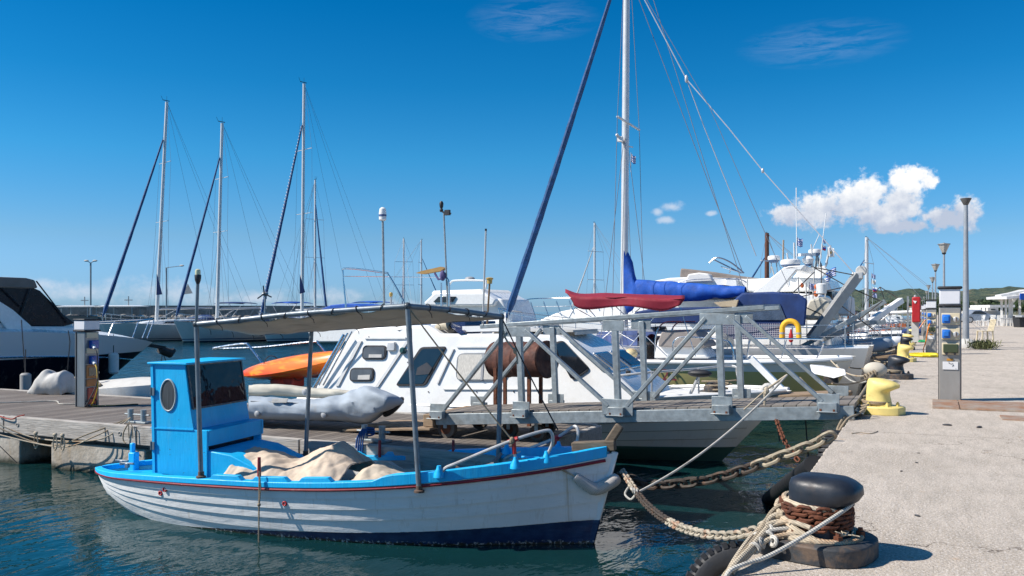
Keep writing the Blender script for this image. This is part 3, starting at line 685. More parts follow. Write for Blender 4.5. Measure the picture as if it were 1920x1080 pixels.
one((g2.tube([BF.W(BF.y(940, 850, 0)), BF.W(BF.y(905, 888, -.2))], .02, 8), g2.build('anchor', mat('grey_anchor', (.2, .19, .18), .6, .3)))[1], 'small grey folding anchor lying in the bow of the blue and white boat', 'anchor')
# rope hanging from the thole pin into the water
q0 = BF.W(BF.y(486, 893, -.99)); q1 = BF.W(BF.y(485, 1000, -1.02)); q1.z = WZ-.1
g = MB(); g.tube(sag(q0, q1, -.01, 12), .008, 6); g.tube([q0+Vector((.0, 0, .06)), q0+Vector((.03, -.01, -.12)), q0+Vector((0, -.01, -.42))], .007, 6); g.ell(q0.lerp(q1, .38), .02, .02, .022, 8, 6)
one(g.build('hanging_rope', m_ropet), 'knotted rope hanging from the wooden pin down the white hull into the water', 'rope')
# ---------------- floating pontoon
def planks(name, c1, c2, width, axis='X', bumpy=.006):
    if name in MC: return MC[name]
    m, n, b = nt(name); co = coords(n); sp = n.nodes.new('ShaderNodeSeparateXYZ'); n.links.new(co, sp.inputs[0])
    a = sp.outputs[0 if axis == 'X' else 1]; t = math_(n, 'DIVIDE', a, width); fr = math_(n, 'FRACT', t); fl = math_(n, 'FLOOR', t)
    wn = n.nodes.new('ShaderNodeTexWhiteNoise'); wn.noise_dimensions = '1D'; n.links.new(fl, wn.inputs['W'])
    gap = math_(n, 'MINIMUM', ramp(n, fr, 0, .07), ramp(n, fr, 1, .93))
    st = (14, 1.0, 3) if axis == 'X' else (1.0, 14, 3)
    gr = noise_(n, coords(n, st), 5, 6, .7)
    c = mix(n, wn.outputs['Value'], c1, c2); c = mix(n, ramp(n, gr, .35, .7, 0, .55), c, [x*.45 for x in c1])
    c = mix(n, ramp(n, noise_(n, co, 1.2, 4), .5, .75, 0, .35), c, (.30, .28, .25))
    c = mix(n, gap, (.01, .009, .008), c)
    n.links.new(c, b.inputs['Base Color']); b.inputs['Roughness'].default_value = .85
    bump_(n, b, math_(n, 'ADD', gap, math_(n, 'MULTIPLY', gr, .3)), bumpy); MC[name] = m; return m
m_plank = planks('pontoon_planks', (.125, .105, .09), (.235, .20, .17), .12)
PF = Frame((-4.6, 9.4, 0), 0)
pon = thing('pontoon', 'long floating pontoon with weathered plank deck on concrete floats behind the blue boat', 'pontoon', (-20, 11, WZ))
XE, YF0, YB0 = -4.6, 9.45, 12.55; XL = -42
g = MB(); g.box(((XE+XL)/2, (YF0+YB0)/2, DZ-.03), (XE-XL-.1, YB0-YF0-.1, .06)); g.build('plank_deck', m_plank, pon, smooth=False)
m, n, b = nt('weathered_timber'); co = coords(n, (.6, 8, 8)); c = mix(n, ramp(n, noise_(n, co, 3, 7, .7), .32, .7), (.26, .24, .21), (.54, .50, .45))
c = mix(n, ramp(n, noise_(n, coords(n, (3, 3, 3)), 1.1, 4), .55, .7, 0, .5), c, (.13, .10, .075)); n.links.new(c, b.inputs['Base Color']); b.inputs['Roughness'].default_value = .9
bump_(n, b, noise_(n, co, 6, 5), .01); m_timber = m
L = 3.05; x = XE; i = 0
while x > XL:
    for y in (YF0-.05, YB0+.05):
        g = MB(); g.box((x-L/2, y, DZ-.125), (L-.03, .13, .27))
        for k in (.35, L-.35): g.ring((x-k, y-(.066 if y < 11 else -.066), DZ-.11), (0, 1, 0), .028, .012, 12, 6)
        g.build('edge_beam', m_timber, pon, bevel=.02)
    x -= L
g = MB(); g.box((XE+.04, 11.0, DZ-.125), (.12, YB0-YF0-.05, .27)); g.build('edge_beam', m_timber, pon, bevel=.02)
g = MB(); g.box((-23.3, 11.0, DZ-.30), (XE*-1+32.8, YB0-YF0-.1, .07)); g.build('steel_channel', mat('dark_steel', (.04, .045, .05), .5, .3), pon)
# end fittings: grey upright boards and hoses at the right end
m_fl = mat('float_concrete', (.30, .275, .23), .95, var=.2, scale=3, stain=(.12, .085, .05), sfac=.8, sscale=2.0, bump=.012, bscale=20)
m, n, b = nt('float_concrete_wet'); co = coords(n); sp = n.nodes.new('ShaderNodeSeparateXYZ'); n.links.new(co, sp.inputs[0])
c = mix(n, ramp(n, noise_(n, co, 2.2, 6, .65), .35, .68), (.46, .42, .36), (.29, .25, .20))
c = mix(n, ramp(n, noise_(n, coords(n, (1.5, 1.5, .25)), 3, 5), .55, .70, 0, .6), c, (.33, .22, .10))
zz = math_(n, 'ADD', sp.outputs[2], math_(n, 'MULTIPLY', noise_(n, co, 6, 5), .16))
c = mix(n, ramp(n, zz, .22, .10), c, (.03, .032, .018)); n.links.new(c, b.inputs['Base Color']); b.inputs['Roughness'].default_value = .9
bump_(n, b, noise_(n, co, 18, 5), .012); m_fl = m
xs = [PY(1095, 860, 9.5).x]
for x0, x1 in ((-4.75, -9.9), (-10.6, PY(111, 850, 9.55).x), (PY(53, 850, 9.55).x, -20.5), (-21.2, -27), (-27.7, -34), (-34.7, -42)):
    g = MB(); g.box(((x0+x1)/2, 11, (DZ-.34+WZ-.3)/2), (abs(x0-x1), YB0-YF0+.10, (DZ-.34)-(WZ-.3))); g.build('float', m_fl, pon, bevel=.03)
for px in (0, 1):
    pass
# pontoon cleats / bollards
for px, py in ((257, 789), (700, 812)):
    q = PY(px, py+6, 9.72); q.z = DZ; c_ = thing('mooring_cleat', 'grey double post mooring cleat on the pontoon edge behind the blue cabin' if px < 300 else 'grey double post mooring cleat on the pontoon with a blue rope', 'cleat', q)
    g = MB(); g.box((0, 0, .015), (.5, .14, .03)); g.build('base', m_galv, c_, local=True, bevel=.005)
    for s_ in (-.14, .14):
        g = MB(); g.tube([(s_, 0, .03), (s_, 0, .21)], .045, 12); g.build('post', m_galv, c_, local=True)
    g = MB(); g.tube([(-.26, 0, .13), (.26, 0, .13)], .014, 8); g.build('cross_bar', m_galv, c_, local=True)
# left power pedestal on the pontoon
def ped_common(body, lamp=True): pass
q = PZ(163, 762, DZ); 
pl = thing('power_pedestal', 'grey metal power pedestal with two blue plugs and orange boxes on the wooden pontoon', 'power pedestal', (q.x, q.y, DZ))
w_, d_, h_ = .26, .30, 1.36
m_st = mat('brushed_pedestal_steel', (.21, .225, .235), .4, .5, var=.12, scale=5, stretch=(2, 2, .4), bump=.001, bscale=30)
g = MB(); g.box((0, 0, h_/2), (w_, d_, h_)); g.build('body', m_st, pl, local=True, bevel=.01)
g = MB(); g.box((-.09, -d_/2-.004, h_/2), (.02, .012, h_-.02)); g.build('seam', m_black, pl, local=True)
g = MB(); g.box((0, 0, h_+.02), (w_+.05, d_+.05, .03)); g.build('collar', m_black, pl, local=True, bevel=.008)
g = MB(); g.box((0, 0, h_+.12), (w_+.02, d_+.02, .17)); g.build('lamp_shade', mat('lamp_diffuser', (.68, .68, .70), .35, var=.04), pl, local=True, bevel=.012)
g = MB(); g.box((0, 0, h_+.222), (w_+.05, d_+.05, .03)); g.build('lid', m_black, pl, local=True, bevel=.012)
XF = w_/2+.008
m_ob = mat('orange_lit_plate', (.50, .20, .06), .5, var=.15)
for z, mm in ((1.25, m_beige), (.97, m_beige)):
    g = MB(); g.box((XF, 0, z+.05), (.016, .24, .10)); g.build('socket_plate', mm, pl, local=True, bevel=.004)
for z in (1.13, .85):
    g = MB(); g.box((XF+.02, .02, z), (.08, .16, .15)); s = g.build('socket', mat('socket_navy', (.015, .07, .33), .35), pl, local=True, bevel=.012)
    g = MB(); g.tube([(XF+.05, -.02, z-.02), (XF+.15, -.06, z-.07)], [.035, .028], 10); g.build('plug', mat('plug_grey_blue', (.45, .5, .58), .4), s, local=True)
g = MB(); g.box((XF, 0, .64), (.03, .24, .24)); s = g.build('meter_box', m_ob, pl, local=True, bevel=.01)
g = MB(); g.box((XF+.018, 0, .64), (.01, .17, .15)); g.build('meter_window', mat('smoky_green', (.05, .05, .03), .1), s, local=True)
g = MB(); g.box((XF, 0, .44), (.03, .24, .13)); g.build('tap_plate', m_ob, pl, local=True, bevel=.01)
g = MB(); g.box((XF+.004, 0, .20), (.03, .2, .30)); g.build('extinguisher_niche', mat('faded_red', (.48, .09, .055), .4), pl, local=True, bevel=.02)
g = MB(); g.ring((XF+.02, -.02, .06), (1, 0, 0), .10, .012, 20, 6); g.build('hose_ring', m_bbase, pl, local=True)
for (z, cl, nm, r, e) in ((1.06, m_black, 'black', .011, (.32, -.12)), (.78, mat('cable_yellow', (.5, .33, .03), .5), 'yellow', .012, (.28, .02))):
    a = Vector((q.x+XF+.15, q.y-.06, DZ+z)); 
    pts = smoothpts([a, a+Vector((.09, -.03, -.12)), a+Vector((.12, -.05, -z*.55)), Vector((q.x+e[0], q.y-.1+e[1], DZ+.12)), Vector((q.x+e[0]-.1, q.y+e[1], DZ+.012)), Vector((q.x+e[0]+.3, q.y+.6, DZ+.012))], 6)
    g = MB(); g.tube(pts, r, 7); one(g.build('power_cable', cl), '%s power cable hanging from a plug of the pontoon pedestal' % nm, 'cable')
# canvas-wrapped lump beside it
a = PZ(67, 737, DZ); c = PZ(131, 739, DZ); base = Frame((a.x, a.y, DZ), math.atan2(c.y-a.y, c.x-a.x)); W_ = (c-a).length
prof = [(0, .02), (.10, .22), (.22, .38), (.38, .50), (.5, .44), (.62, .46), (.78, .47), (.9, .44), (1, .02)]
g = MB()
def fn(u, v):
    x = u; ph = v*math.pi; h = interp(prof, u)
    yy = -math.cos(ph)*.26*(1-.12*abs(2*u-1)); z = h*min(1, math.sin(ph)**.35 if 0 < v < 1 else 0)
    p = Vector((x*W_, yy, z)); return base.W(wob(p, 5.5, .035))
g.grid(fn, 26, 18)
one(g.build('covered_outboard', m_cover, solid=.004, ang=50), 'pointed lump wrapped in off-white canvas standing on the pontoon left of the pedestal', 'covered motor')
# white line on the deck, left
pts = [PZ(x_, y_, DZ+.012) for x_, y_ in ((0, 755), (60, 753), (105, 752), (112, 757), (142, 757))]
g = MB(); g.tube(smoothpts(pts, 4), .012, 6); one(g.build('deck_hose', m_ropew), 'thin white hose lying across the pontoon planks at far left', 'hose')
# mooring ropes from the left side to the cleat
cl = PY(257, 786, 9.72)
lines = [((-15, 797), (90, 835), .0, m_ropet), ((-15, 812), (110, 838), 0, m_rope), ((-15, 790), (70, 822), 0, m_rope)]
for i, (A, Bq, _, mm) in enumerate(lines):
    g = MB(); pts = [PY(A[0], A[1], 8.9), PY(Bq[0], Bq[1], 9.15), PY(170+i*8, 812+6*i, 9.22), PY(245, 783, 9.62)]
    g.tube(smoothpts(pts, 8), .011, 7)
    if i == 1:
        for px, py in ((67, 812), (103, 815), (117, 816)):
            a = PY(px, py, 9.1); 
            g.tube(smoothpts([a, a+Vector((-.04, 0, -.16)), a+Vector((.0, 0, -.24)), a+Vector((.05, 0, -.15)), a+Vector((.02, 0, 0))], 5), .010, 6)
            g.ell(a, .04, .03, .03, 8, 6)
    one(g.build('mooring_rope', mm), ['tan mooring rope running left from the cleat behind the blue cabin', 'cream mooring rope with hanging loops in front of the pontoon', 'upper cream mooring rope running left from the pontoon cleat'][i], 'rope')
g = MB(); a = PY(240, 795, 9.3); g.tube(smoothpts([a, PY(232, 810, 9.28), PY(231, 825, 9.28), PY(236, 831, 9.28)], 5), .010, 6)
for px in (250, 243): g.tube([PY(242, 790, 9.3), PY(px-2, 800, 9.28), PY(px-1, 822, 9.28)], .008, 6)
one(g.build('rope_tail', m_ropet), 'loose rope ends hanging over the pontoon edge left of the blue cabin', 'rope')
g = MB(); g.tube(sag(PY(-5, 832, 9.0), PY(32, 868, 9.1), .0, 4), .007, 5); one(g.build('thin_line', m_roped), 'thin dark line slanting into the water at the far left edge', 'rope')
g = MB(); g.tube(smoothpts([PY(-5, 779, 9.3), PY(20, 786, 9.3), PY(33, 781, 9.35), PY(46, 778, 9.4)], 5), .010, 6); one(g.build('red_rope', mat('rope_red', (.32, .03, .02), .8)), 'short red rope lying over the pontoon edge at the far left', 'rope')
# blue rope on the right cleat
a = PY(683, 815, 9.45); g = MB()
for k in range(4): g.tube(smoothpts([a+Vector((.02*k, -.03, .08)), a+Vector((-.02+.03*k, -.12, -.02)), a+Vector((.03*k-.03, -.14, -.16-.03*k))], 5), .012, 6)
for k in range(4): g.ring(a+Vector((.04, .08, -.0+.025*k)), (0, .2*k-.3, 1), .05, .012, 14, 6)
one(g.build('blue_rope', mat('rope_blue', (.015, .07, .22), .8)), 'blue rope tied round the pontoon cleat right of the cabin', 'rope')
# ---------------- grey deflated dinghy under its cover
def blob(name, pts_top, pts_bot, d0, thick, m_, label, cat, seed=0, am=.02, fr=4, N=40, K=22):
    g = MB()
    x0, x1 = pts_top[0][0], pts_top[-1][0]
    def fn(u, v):
        px = x0+(x1-x0)*u; yt = interp(pts_top, px); yb = interp(pts_bot, px); ph = 2*math.pi*v
        py = (yt+yb)/2 + (yb-yt)/2*math.copysign(abs(math.cos(ph))**.8, math.cos(ph)); th = thick*min(1, (yb-yt)/40)*math.copysign(abs(math.sin(ph))**.8, math.sin(ph))
        p = P(px, py, d0(px)+th if callable(d0) else d0+th)
        cre = .05*(1-abs(2*u-1))**.3*(abs(mnoise.noise(Vector((p.x*1.3+p.z*2.5, p.y*1.3, p.z*6.5+seed))))-.25) if seed == 1 else 0
        return p + (V_*-.8+U_*.3)*cre + (V_*-.8+U_*.45)*am*(abs(mnoise.fractal(Vector((p.x*fr*.6, p.y*fr*.6, p.z*fr*2.2+seed+p.x*.9)), .9, 2.2, 3))*2-.5)
    g.grid(fn, N, K); return one(g.build(name, m_, ang=70), label, cat)
dd = lambda px: 13.4-(px-470)/290*.9
blob('covered_dinghy', [(466, 744), (480, 743), (520, 745), (560, 748), (600, 747), (640, 740), (668, 728), (690, 722), (715, 730), (745, 742), (757, 750)],
     [(466, 790), (500, 788), (560, 789), (600, 789), (640, 791), (670, 794), (690, 794), (710, 783), (740, 765), (758, 754)], dd, .50, m_hypalon, 'deflated grey inflatable dinghy with peeling coating lying on the pontoon', 'dinghy', 1, .075, 1.7, 70, 40)
dg_ = COL.objects['covered_dinghy']
g = MB(); g.tube(smoothpts([P(470, 752, 12.95), P(520, 754, 12.8), P(600, 757, 12.6), P(660, 752, 12.4), P(700, 742, 12.25)], 5), .008, 5); g.build('seam', mat('seam_grey', (.14, .16, .18), .6), dg_)
for px_, py_, d_ in ((483, 776, 12.9), (608, 778, 12.5), (572, 735, 13.0)):
    g = MB(); g.lathe([(.045, -.02), (.045, .02), (.02, .035)], P(px_, py_, d_-.02), 14, Matrix.Rotation(math.pi/2, 3, 'X')); g.build('valve', m_pcol, dg_)
g = MB(); g.prism([P(510, 748, 12.78), P(540, 747, 12.7), P(537, 755, 12.7), P(509, 755, 12.78)], V_*.03); g.build('patch', m_cover, dg_)
g = MB(); a = P(751, 753, 12.45); g.ell(P(738, 763, 12.55), .20, .2, .07, 14, 8, Matrix.Rotation(.75, 3, V_*-1)); g.build('dinghy_nose', m_black, COL.objects['covered_dinghy'])
blob('folded_cover', [(466, 722), (500, 721), (560, 725), (620, 729), (668, 733)], [(466, 742), (520, 742), (600, 746), (668, 744)], lambda px: 13.9-(px-470)/290*.9, .35, mat('cream_canvas', (.50, .47, .39), .8, bump=.006, bscale=5), 'cream canvas roll lying along the far side of the grey dinghy', 'canvas', 5, .03, 3)
# loose planks / ramp at gangway foot
g = MB()
for k in range(4):
    y = 10.35+.30*k; g.bar(Vector((-7.6, y, DZ+.03)), Vector((-6.15, y, DZ+.13)), .26, .03)
one(g.build('wooden_ramp', m_teak, bevel=.004), 'low slatted wooden ramp leading up to the lower end of the gangway', 'ramp')
# ---------------- gangway
GW = thing('gangway', 'galvanised steel truss gangway with plank deck sloping from the quay to the pontoon', 'gangway', (-3.5, 10.9, -.3))
XA, XB = -6.15, -.78; SL = .0676
gz = lambda x: -.21+SL*(x-XA)
GN, GFy = 10.37, 11.50
for y in (GN, GFy):
    g = MB(); g.bar((XA, y+.03, gz(XA)-.075), (XB, y+.03, gz(XB)-.075), .06, .15); g.build('side_beam', m_galv, GW, bevel=.006)
m_gp = planks('gangway_planks', (.16, .135, .115), (.25, .22, .185), .14, 'X')
g = MB(); g.bar((XA+.05, (GN+GFy)/2+.03, gz(XA)-.005), (XB, (GN+GFy)/2+.03, gz(XB)-.005), GFy-GN-.07, .05); g.build('plank_deck', m_gp, GW, smooth=False)
nodes = [-6.1, -4.84, -3.52, -2.23, -1.05]
def top(x): return gz(x)+1.10
for y, fr in ((GN, 1), (GFy, -1)):
    ys = y-.012*fr
    # rail
    g = MB(); g.bar((-5.45, y+.02, top(-5.45)+.06), (-1.75, y+.02, top(-1.75)+.06), .075, .055); g.build('top_rail', m_galv, GW, bevel=.008)
    for x in nodes[1:4]:
        g = MB(); g.bar((x, y+.02, gz(x)-.02), (x-.05, y+.02, top(x)), .075, .075, up=(0, 1, 0)); g.build('post', m_galv, GW, bevel=.006)
        g = MB(); k = .30 if x == nodes[1] and fr > 0 else .22 if x != nodes[3] else .33; g.box((x-.06, ys, top(x)-.045), (k*1.25, .014, .13)); g.build('gusset', m_galv, GW, bevel=.003)
    for a, c in ((nodes[0]+.08, nodes[1]-.22), (nodes[2]-.12, nodes[1]+.05), (nodes[2]+.12, nodes[3]-.20), (nodes[4]-.06, nodes[3]+.06)):
        g = MB(); g.bar((a, y+.005*fr, gz(a)+.06), (c, y+.005*fr, top(c)-.02), .045, .075, up=(0, 1, 0)); g.build('brace', m_galv, GW, bevel=.005)
    for i, x in enumerate(nodes):
        wdt = .40 if i == 2 else .24
        g = MB(); g.box((x, y-.02*fr, gz(x)+.045), (wdt, .016, .20)); o = g.build('foot_plate', m_galv, GW, bevel=.004)
        g = MB(); g.box((x+(.0 if i else .02), y-.06*fr, gz(x)-.0), (.20, .10, .10)); g.box((x, y-.075*fr, gz(x)-.05), (.22, .14, .012)); g.build('clamp', m_galv, o, bevel=.006)
        g = MB()
        for s_ in (-.07, .07): g.lathe([(.018, 0), (.018, .025), (0, .03)], (x+s_, y-.10*fr, gz(x)-.045), 6)
        g.build('bolt', m_rust, o)
# wheels at the lower end
for x, y, r in ((-6.0, GN+.07, .135), (-5.25, GN+.5, .11), (-6.0, GFy-.1, .12), (-4.9, GFy-.1, .10), (-4.75, GN+.32, .11)):
    g = MB(); g.lathe([(.03, -.045), (r*.98, -.045), (r, -.03), (r, .03), (r*.98, .045), (.03, .045)], (x, y, DZ+r), 24, Matrix.Rotation(math.pi/2, 3, 'X')); wq = g.build('wheel', mat('dusty_tyre', (.10, .085, .07), .8, var=.3), GW)
    g = MB(); g.lathe([(.02, -.05), (r*.62, -.05), (r*.55, -.035), (r*.55, .035), (r*.62, .05), (.02, .05)], (x, y, DZ+r), 20, Matrix.Rotation(math.pi/2, 3, 'X')); g.build('rim', m_rust, wq)
    g = MB(); 
    g.loft([[Vector((x-.025, y-.066, z)), Vector((x+.025, y-.066, z)), Vector((x+.025, y-.054, z)), Vector((x-.025, y-.054, z))] for z in (DZ+r, gz(x)-.13)])
    g.build('fork', m_galv, wq)
g = MB(); g.box((XA-.09, 10.95, gz(XA)-.09), (.16, 1.25, .17)); g.build('end_timber', m_teak, GW, bevel=.01)
g = MB(); g.bar((XB, 10.95, .10), (XB+.09, 10.95, .06), 1.0, .012); g.build('landing_flap', m_galv, GW)
# hooped black fender and tyre under the landing
def tyre(name, c, axis, R, w_, label, rot=None):
    g = MB(); prof = []
    for i in range(20):
        a = 2*math.pi*i/20; x = math.copysign(abs(math.cos(a))**.6, math.cos(a)); z = math.copysign(abs(math.sin(a))**.6, math.sin(a)); prof.append((R*.78+x*R*.22, z*w_/2))
    ax = Vector(axis).normalized(); u = (Vector((0, 0, 1)) - ax*ax.z).normalized(); v = ax.cross(u); N = 60; vs = []; fs = []
    for i in range(N):
        a = 2*math.pi*i/N; k = 1+(.018 if i % 2 else 0)
        for j, (r, z) in enumerate(prof):
            rr = r*(k if r > R*.93 else 1)
            vs.append(Vector(c)+(u*math.cos(a)+v*math.sin(a))*rr+ax*z)
    for i in range(N):
        for j in range(20): fs.append((i*20+j, i*20+(j+1) % 20, ((i+1) % N)*20+(j+1) % 20, ((i+1) % N)*20+j))
    g.add(vs, fs)
    for i in range(44):
        a = 2*math.pi*i/44; q = Vector(c)+(u*math.cos(a)+v*math.sin(a))*(R*.985); M_ = Matrix((ax, (u*-math.sin(a)+v*math.cos(a)), (u*math.cos(a)+v*math.sin(a)))).transposed(); g.box(q, (w_*.96, R*.085, .035), M=M_)
    for k in (.62, .70, .9): g.ring(Vector(c)-ax*(w_/2+.001), ax, R*k, .004, 48, 5)
    return one(g.build(name, m_black, ang=30), label, 'tyre')
ty = tyre('tyre_fender', P(1390, 1128, 5.25), (.28, -1, .25), .34, .19, 'black car tyre hanging on the quay wall below the near bollard')
tyre('tyre_fender', Vector((QX-.12, 9.75, -.42)), (1, 0, 0), .36, .2, 'black tyre hanging on the quay wall beneath the landing end of the gangway')
# black fender pole leaning against the wall
a = PX(1432, 938, 0) if False else None
p1 = P(1440, 936, F*(CH-WZ)/(936-HZ)); p2 = P(1526, HZ+1640*(CH+.16)/7.75, 7.75)
g = MB(); g.tube([p1-Vector((0, 0, .2))+ (p1-p2)*.05, p1, p2], .085, 16); one(g.build('rubber_pole', mat('rubber_black', (.010, .011, .013), .6, var=.3, bump=.003, bscale=14)), 'thick black rubber pipe slanting from the quay wall into the water', 'fender')
# ---------------- chains
def chain(name, pts, pitch, wire, m_, label, m2=None, split=None, cat='chain', twist=0.0):
    pts = smoothpts(pts, 10); L = [0]
    for i in range(1, len(pts)): L.append(L[-1]+(pts[i]-pts[i-1]).length)
    n = int(L[-1]/pitch); outs = []
    gA, gB = MB(), MB()
    def at(s):
        for i in range(1, len(L)):
            if L[i] >= s: return pts[i-1].lerp(pts[i], (s-L[i-1])/max(1e-9, L[i]-L[i-1]))
        return pts[-1]
    for i in range(n):
        s = (i+.5)*pitch; c = at(s); t = (at(min(L[-1], s+pitch*.5))-at(max(0, s-pitch*.5))).normalized()
        up = Vector((0, 0, 1)); sd_ = t.cross(up).normalized(); up = sd_.cross(t)
        a = (math.pi/4 if i % 2 else -math.pi/4) + twist + random.uniform(-.15, .15); ax = sd_*math.cos(a)+up*math.sin(a)
        hl = pitch*.72; hw = pitch*.40; ring = []
        for k in range(16):
            q = 2*math.pi*k/16; x = math.cos(q)*hw + math.copysign(hl-hw, math.cos(q))*(1 if abs(math.cos(q)) > .01 else 0); y = math.sin(q)*hw
            ring.append(c + t*x + ax*y)
        g = gB if (split and split(c, i/n)) else gA
        g.tube(ring, wire, 6, closed=True)
    o = gA.build(name, m_)
    one(o, label, cat)
    if gB.v: gB.build('lower_links', m2, o)
    return o
# from the quay wall to the boat's bow
A = [P(1560, 815, 8.1), P(1527, 832, 8.2), P(1470, 853, 8.4), P(1410, 876, 8.6), P(1340, 897, 8.9), P(1280, 906, 9.1), P(1215, 908, 9.4), P(1160, 890, 9.7)]
chain('anchor_chain', A, .120, .0195, m_chain, 'heavy link chain sagging from the quay wall towards the blue boat\'s bow', m_chaind, lambda c, k: k > .30)
Bc = [P(1440, 985, 4.75), P(1415, 996, 4.9), P(1370, 1004, 5.3), P(1315, 1000, 5.8), P(1262, 982, 6.6), P(1222, 955, 7.6), P(1195, 925, 8.6), P(1165, 880, 9.6)]
chain('mooring_chain', Bc, .066, .0112, mat('pale_chain', (.38, .33, .25), .7, .1, var=.3, scale=9, stain=(.30, .09, .02), sfac=.8, sscale=4), 'pale link chain running from the near black bollard down towards the water', m_chaind, lambda c, k: .42 < k < .80)
# knot + white line up to the gangway
kn = P(1194, 924, 8.6)
g = MB(); g.tube(sag(kn, P(1476, 703, 9.75), .12, 24), .0125, 7); g.tube(smoothpts([kn, kn+Vector((-.06, 0, -.07)), kn+Vector((-.13, .03, -.03)), kn+Vector((-.10, .05, .04))], 5), .011, 7)
for k in range(3): g.ring(kn+Vector((-.02*k, 0, .01*k)), (1, .4, .3*k), .03, .012, 12, 6)
one(g.build('mooring_line', m_ropew), 'taut white line from the gangway down to the chain at the blue boat\'s bow', 'rope')
g = MB(); a = Vector((-1.55, GN-.03, gz(-1.5)+.5)); kq = P(1476, 703, 9.75); k2 = P(1436, 735, 9.8)
g.tube([kq, P(1440, 728, 9.78), P(1434, 735, 9.8), P(1434, 760, 9.82)], .014, 7); g.ell(P(1437, 733, 9.78), .03, .03, .05, 8, 6); g.tube([P(1434, 733, 9.8), P(1395, 768, 9.9)], .010, 6)
one(g.build('rope_tie', m_rope), 'cream rope tied round the gangway brace near the quay', 'rope')
# rusty chain and lines hanging below the gangway
chain('hanging_chain', [P(1455, 785, 10.1), P(1468, 820, 9.6), P(1480, 842, 9.4), P(1500, 868, 9.2)], .05, .009, m_rust, 'thin rusty chain hanging under the gangway to the heavy chain')
g = MB()
for a, c in (((1510, 785), (1516, 858)), ((1456, 785), (1462, 828))): g.tube(sag(P(*a, 10.2), P(*c, 10.2), 0, 3), .008, 5)
one(g.build('hanging_lines', m_roped), 'thin dark lines hanging from the gangway beam over the water', 'rope')
# rigging lines from the canopy corner of the fishing boat down to the bow rails
g = MB(); g.tube(sag(BF.W(pb1), BF.W(BF.y(958, 822, -.6)), .02, 10), .009, 6); g.ell(BF.W(BF.y(960, 826, -.62)), .03, .03, .04, 8, 6); one(g.build('stay_rope', m_ropet), 'tan rope from the canopy corner down to the near bow rail of the blue boat', 'rope')
g = MB(); g.tube(sag(BF.W(pd1), BF.W(BF.y(1046, 806, .42)), .02, 10), .008, 6); one(g.build('stay_rope', m_roped), 'dark rope from the far canopy corner down to the far bow rail', 'rope')
g = MB(); g.tube(smoothpts([BF.W(pd1), BF.W(pd1+Vector((.05, 0, -.25))), BF.W(pd1+Vector((.18, 0, -.42))), BF.W(pd1+Vector((.20, 0, -.56)))], 5), .011, 6); g.ell(BF.W(pd1+Vector((.17, 0, -.4))), .025, .025, .04, 8, 6)
g.tube(smoothpts([BF.W(pb1+Vector((.03, 0, -.02))), BF.W(pb1+Vector((.05, 0, -.3))), BF.W(pb1+Vector((.045, 0, -.55)))], 5), .004, 5)
one(g.build('rope_tail', m_rope), 'cream rope end dangling from the far right corner of the boat canopy', 'rope')
# ---------------- bollards
def sup(cx, rx, ry, z, n=28, e=.85):
    out = []
    for k in range(n):
        a = 2*math.pi*k/n; c, s = math.cos(a), math.sin(a)
        out.append(Vector((cx+rx*math.copysign(abs(c)**e, c), ry*math.copysign(abs(s)**e, s), z)))
    return out
def bollard(label, mb, mh, loc, rz, big=False, group=None):
    t = thing('mooring_bollard', label, 'bollard', loc, rz, group)
    g = MB(); R = .265
    base = [Vector((R*x, R*y, 0)) for x, y in ((-1, -.42), (-.62, -.78), (0, -.86), (.62, -.78), (1, -.42), (1.05, 0), (1, .42), (.62, .78), (0, .86), (-.62, .78), (-1, .42), (-1.05, 0))]
    if big: base = sup(0, .275, .25, 0, 24, .7)
    g.loft([[p for p in base], [p+Vector((0, 0, .085)) for p in base], [p*.93+Vector((0, 0, .095)) for p in base]]); g.build('base_plate', mb, t, local=True, bevel=.006)
    g = MB()
    if big:
        prof = [(.09, 0, .150, .145), (.12, 0, .140, .138), (.20, 0, .135, .132), (.245, .005, .14, .135), (.258, .018, .142, .130), (.275, .034, .160, .132), (.310, .048, .170, .136), (.345, .046, .168, .134), (.368, .036, .150, .120), (.384, .034, .118, .094), (.391, .030, .055, .042)]
        e = .68
    else:
        prof = [(.09, 0, .150, .145), (.12, -.002, .140, .135), (.22, -.01, .126, .124), (.262, -.008, .128, .125), (.285, .018, .152, .127), (.31, .048, .182, .128), (.345, .052, .184, .126), (.372, .034, .162, .115), (.395, .0, .12, .10), (.410, -.03, .08, .07), (.416, -.03, .03, .03)]
        e = .85
    g.loft([sup(cx, rx, ry, z, 28, e) for z, cx, rx, ry in prof]); g.build('head', mh, t, local=True, ang=60)
    for k in range(6):
        a = math.pi*2*k/6+.3; g = MB(); g.lathe([(.022, .09), (.022, .128), (.012, .13), (.012, .145)], (.205*math.cos(a), .185*math.sin(a), 0), 6); g.build('bolt', m_rust if big else mb, t, local=True)
    return t
bl_loc = PZ(1531, 1036, 0)
near = bollard('large black bollard wound with rusty chain and cream ropes, nearest on the quay', m_bbase, m_bpost, bl_loc, math.radians(-14), True)
GB = 'yellow bollards along the quay edge'
yl = PZ(1648, 775, 0)
y1 = bollard('pale yellow bollard beside the landing end of the gangway', m_yellow, m_yellow, yl, math.radians(-20), False, GB)
k1 = bollard('black bollard with a tan rope, second along the quay edge', m_bbase, m_bpost, PZ(1680, 710, 0), math.radians(-20))
for px, py, lb in ((1694, 678, 'yellow bollard right behind the second black bollard'), (1700, 648, 'yellow bollard next to the coil of yellow hose'), (1707, 634, 'small far yellow bollard just left of the red cabinet'), (1712, 625, 'farthest yellow bollard below the red cabinet')):
    dup(y1, PZ(px, py, 0), math.radians(-20), lb)
m_bk = None
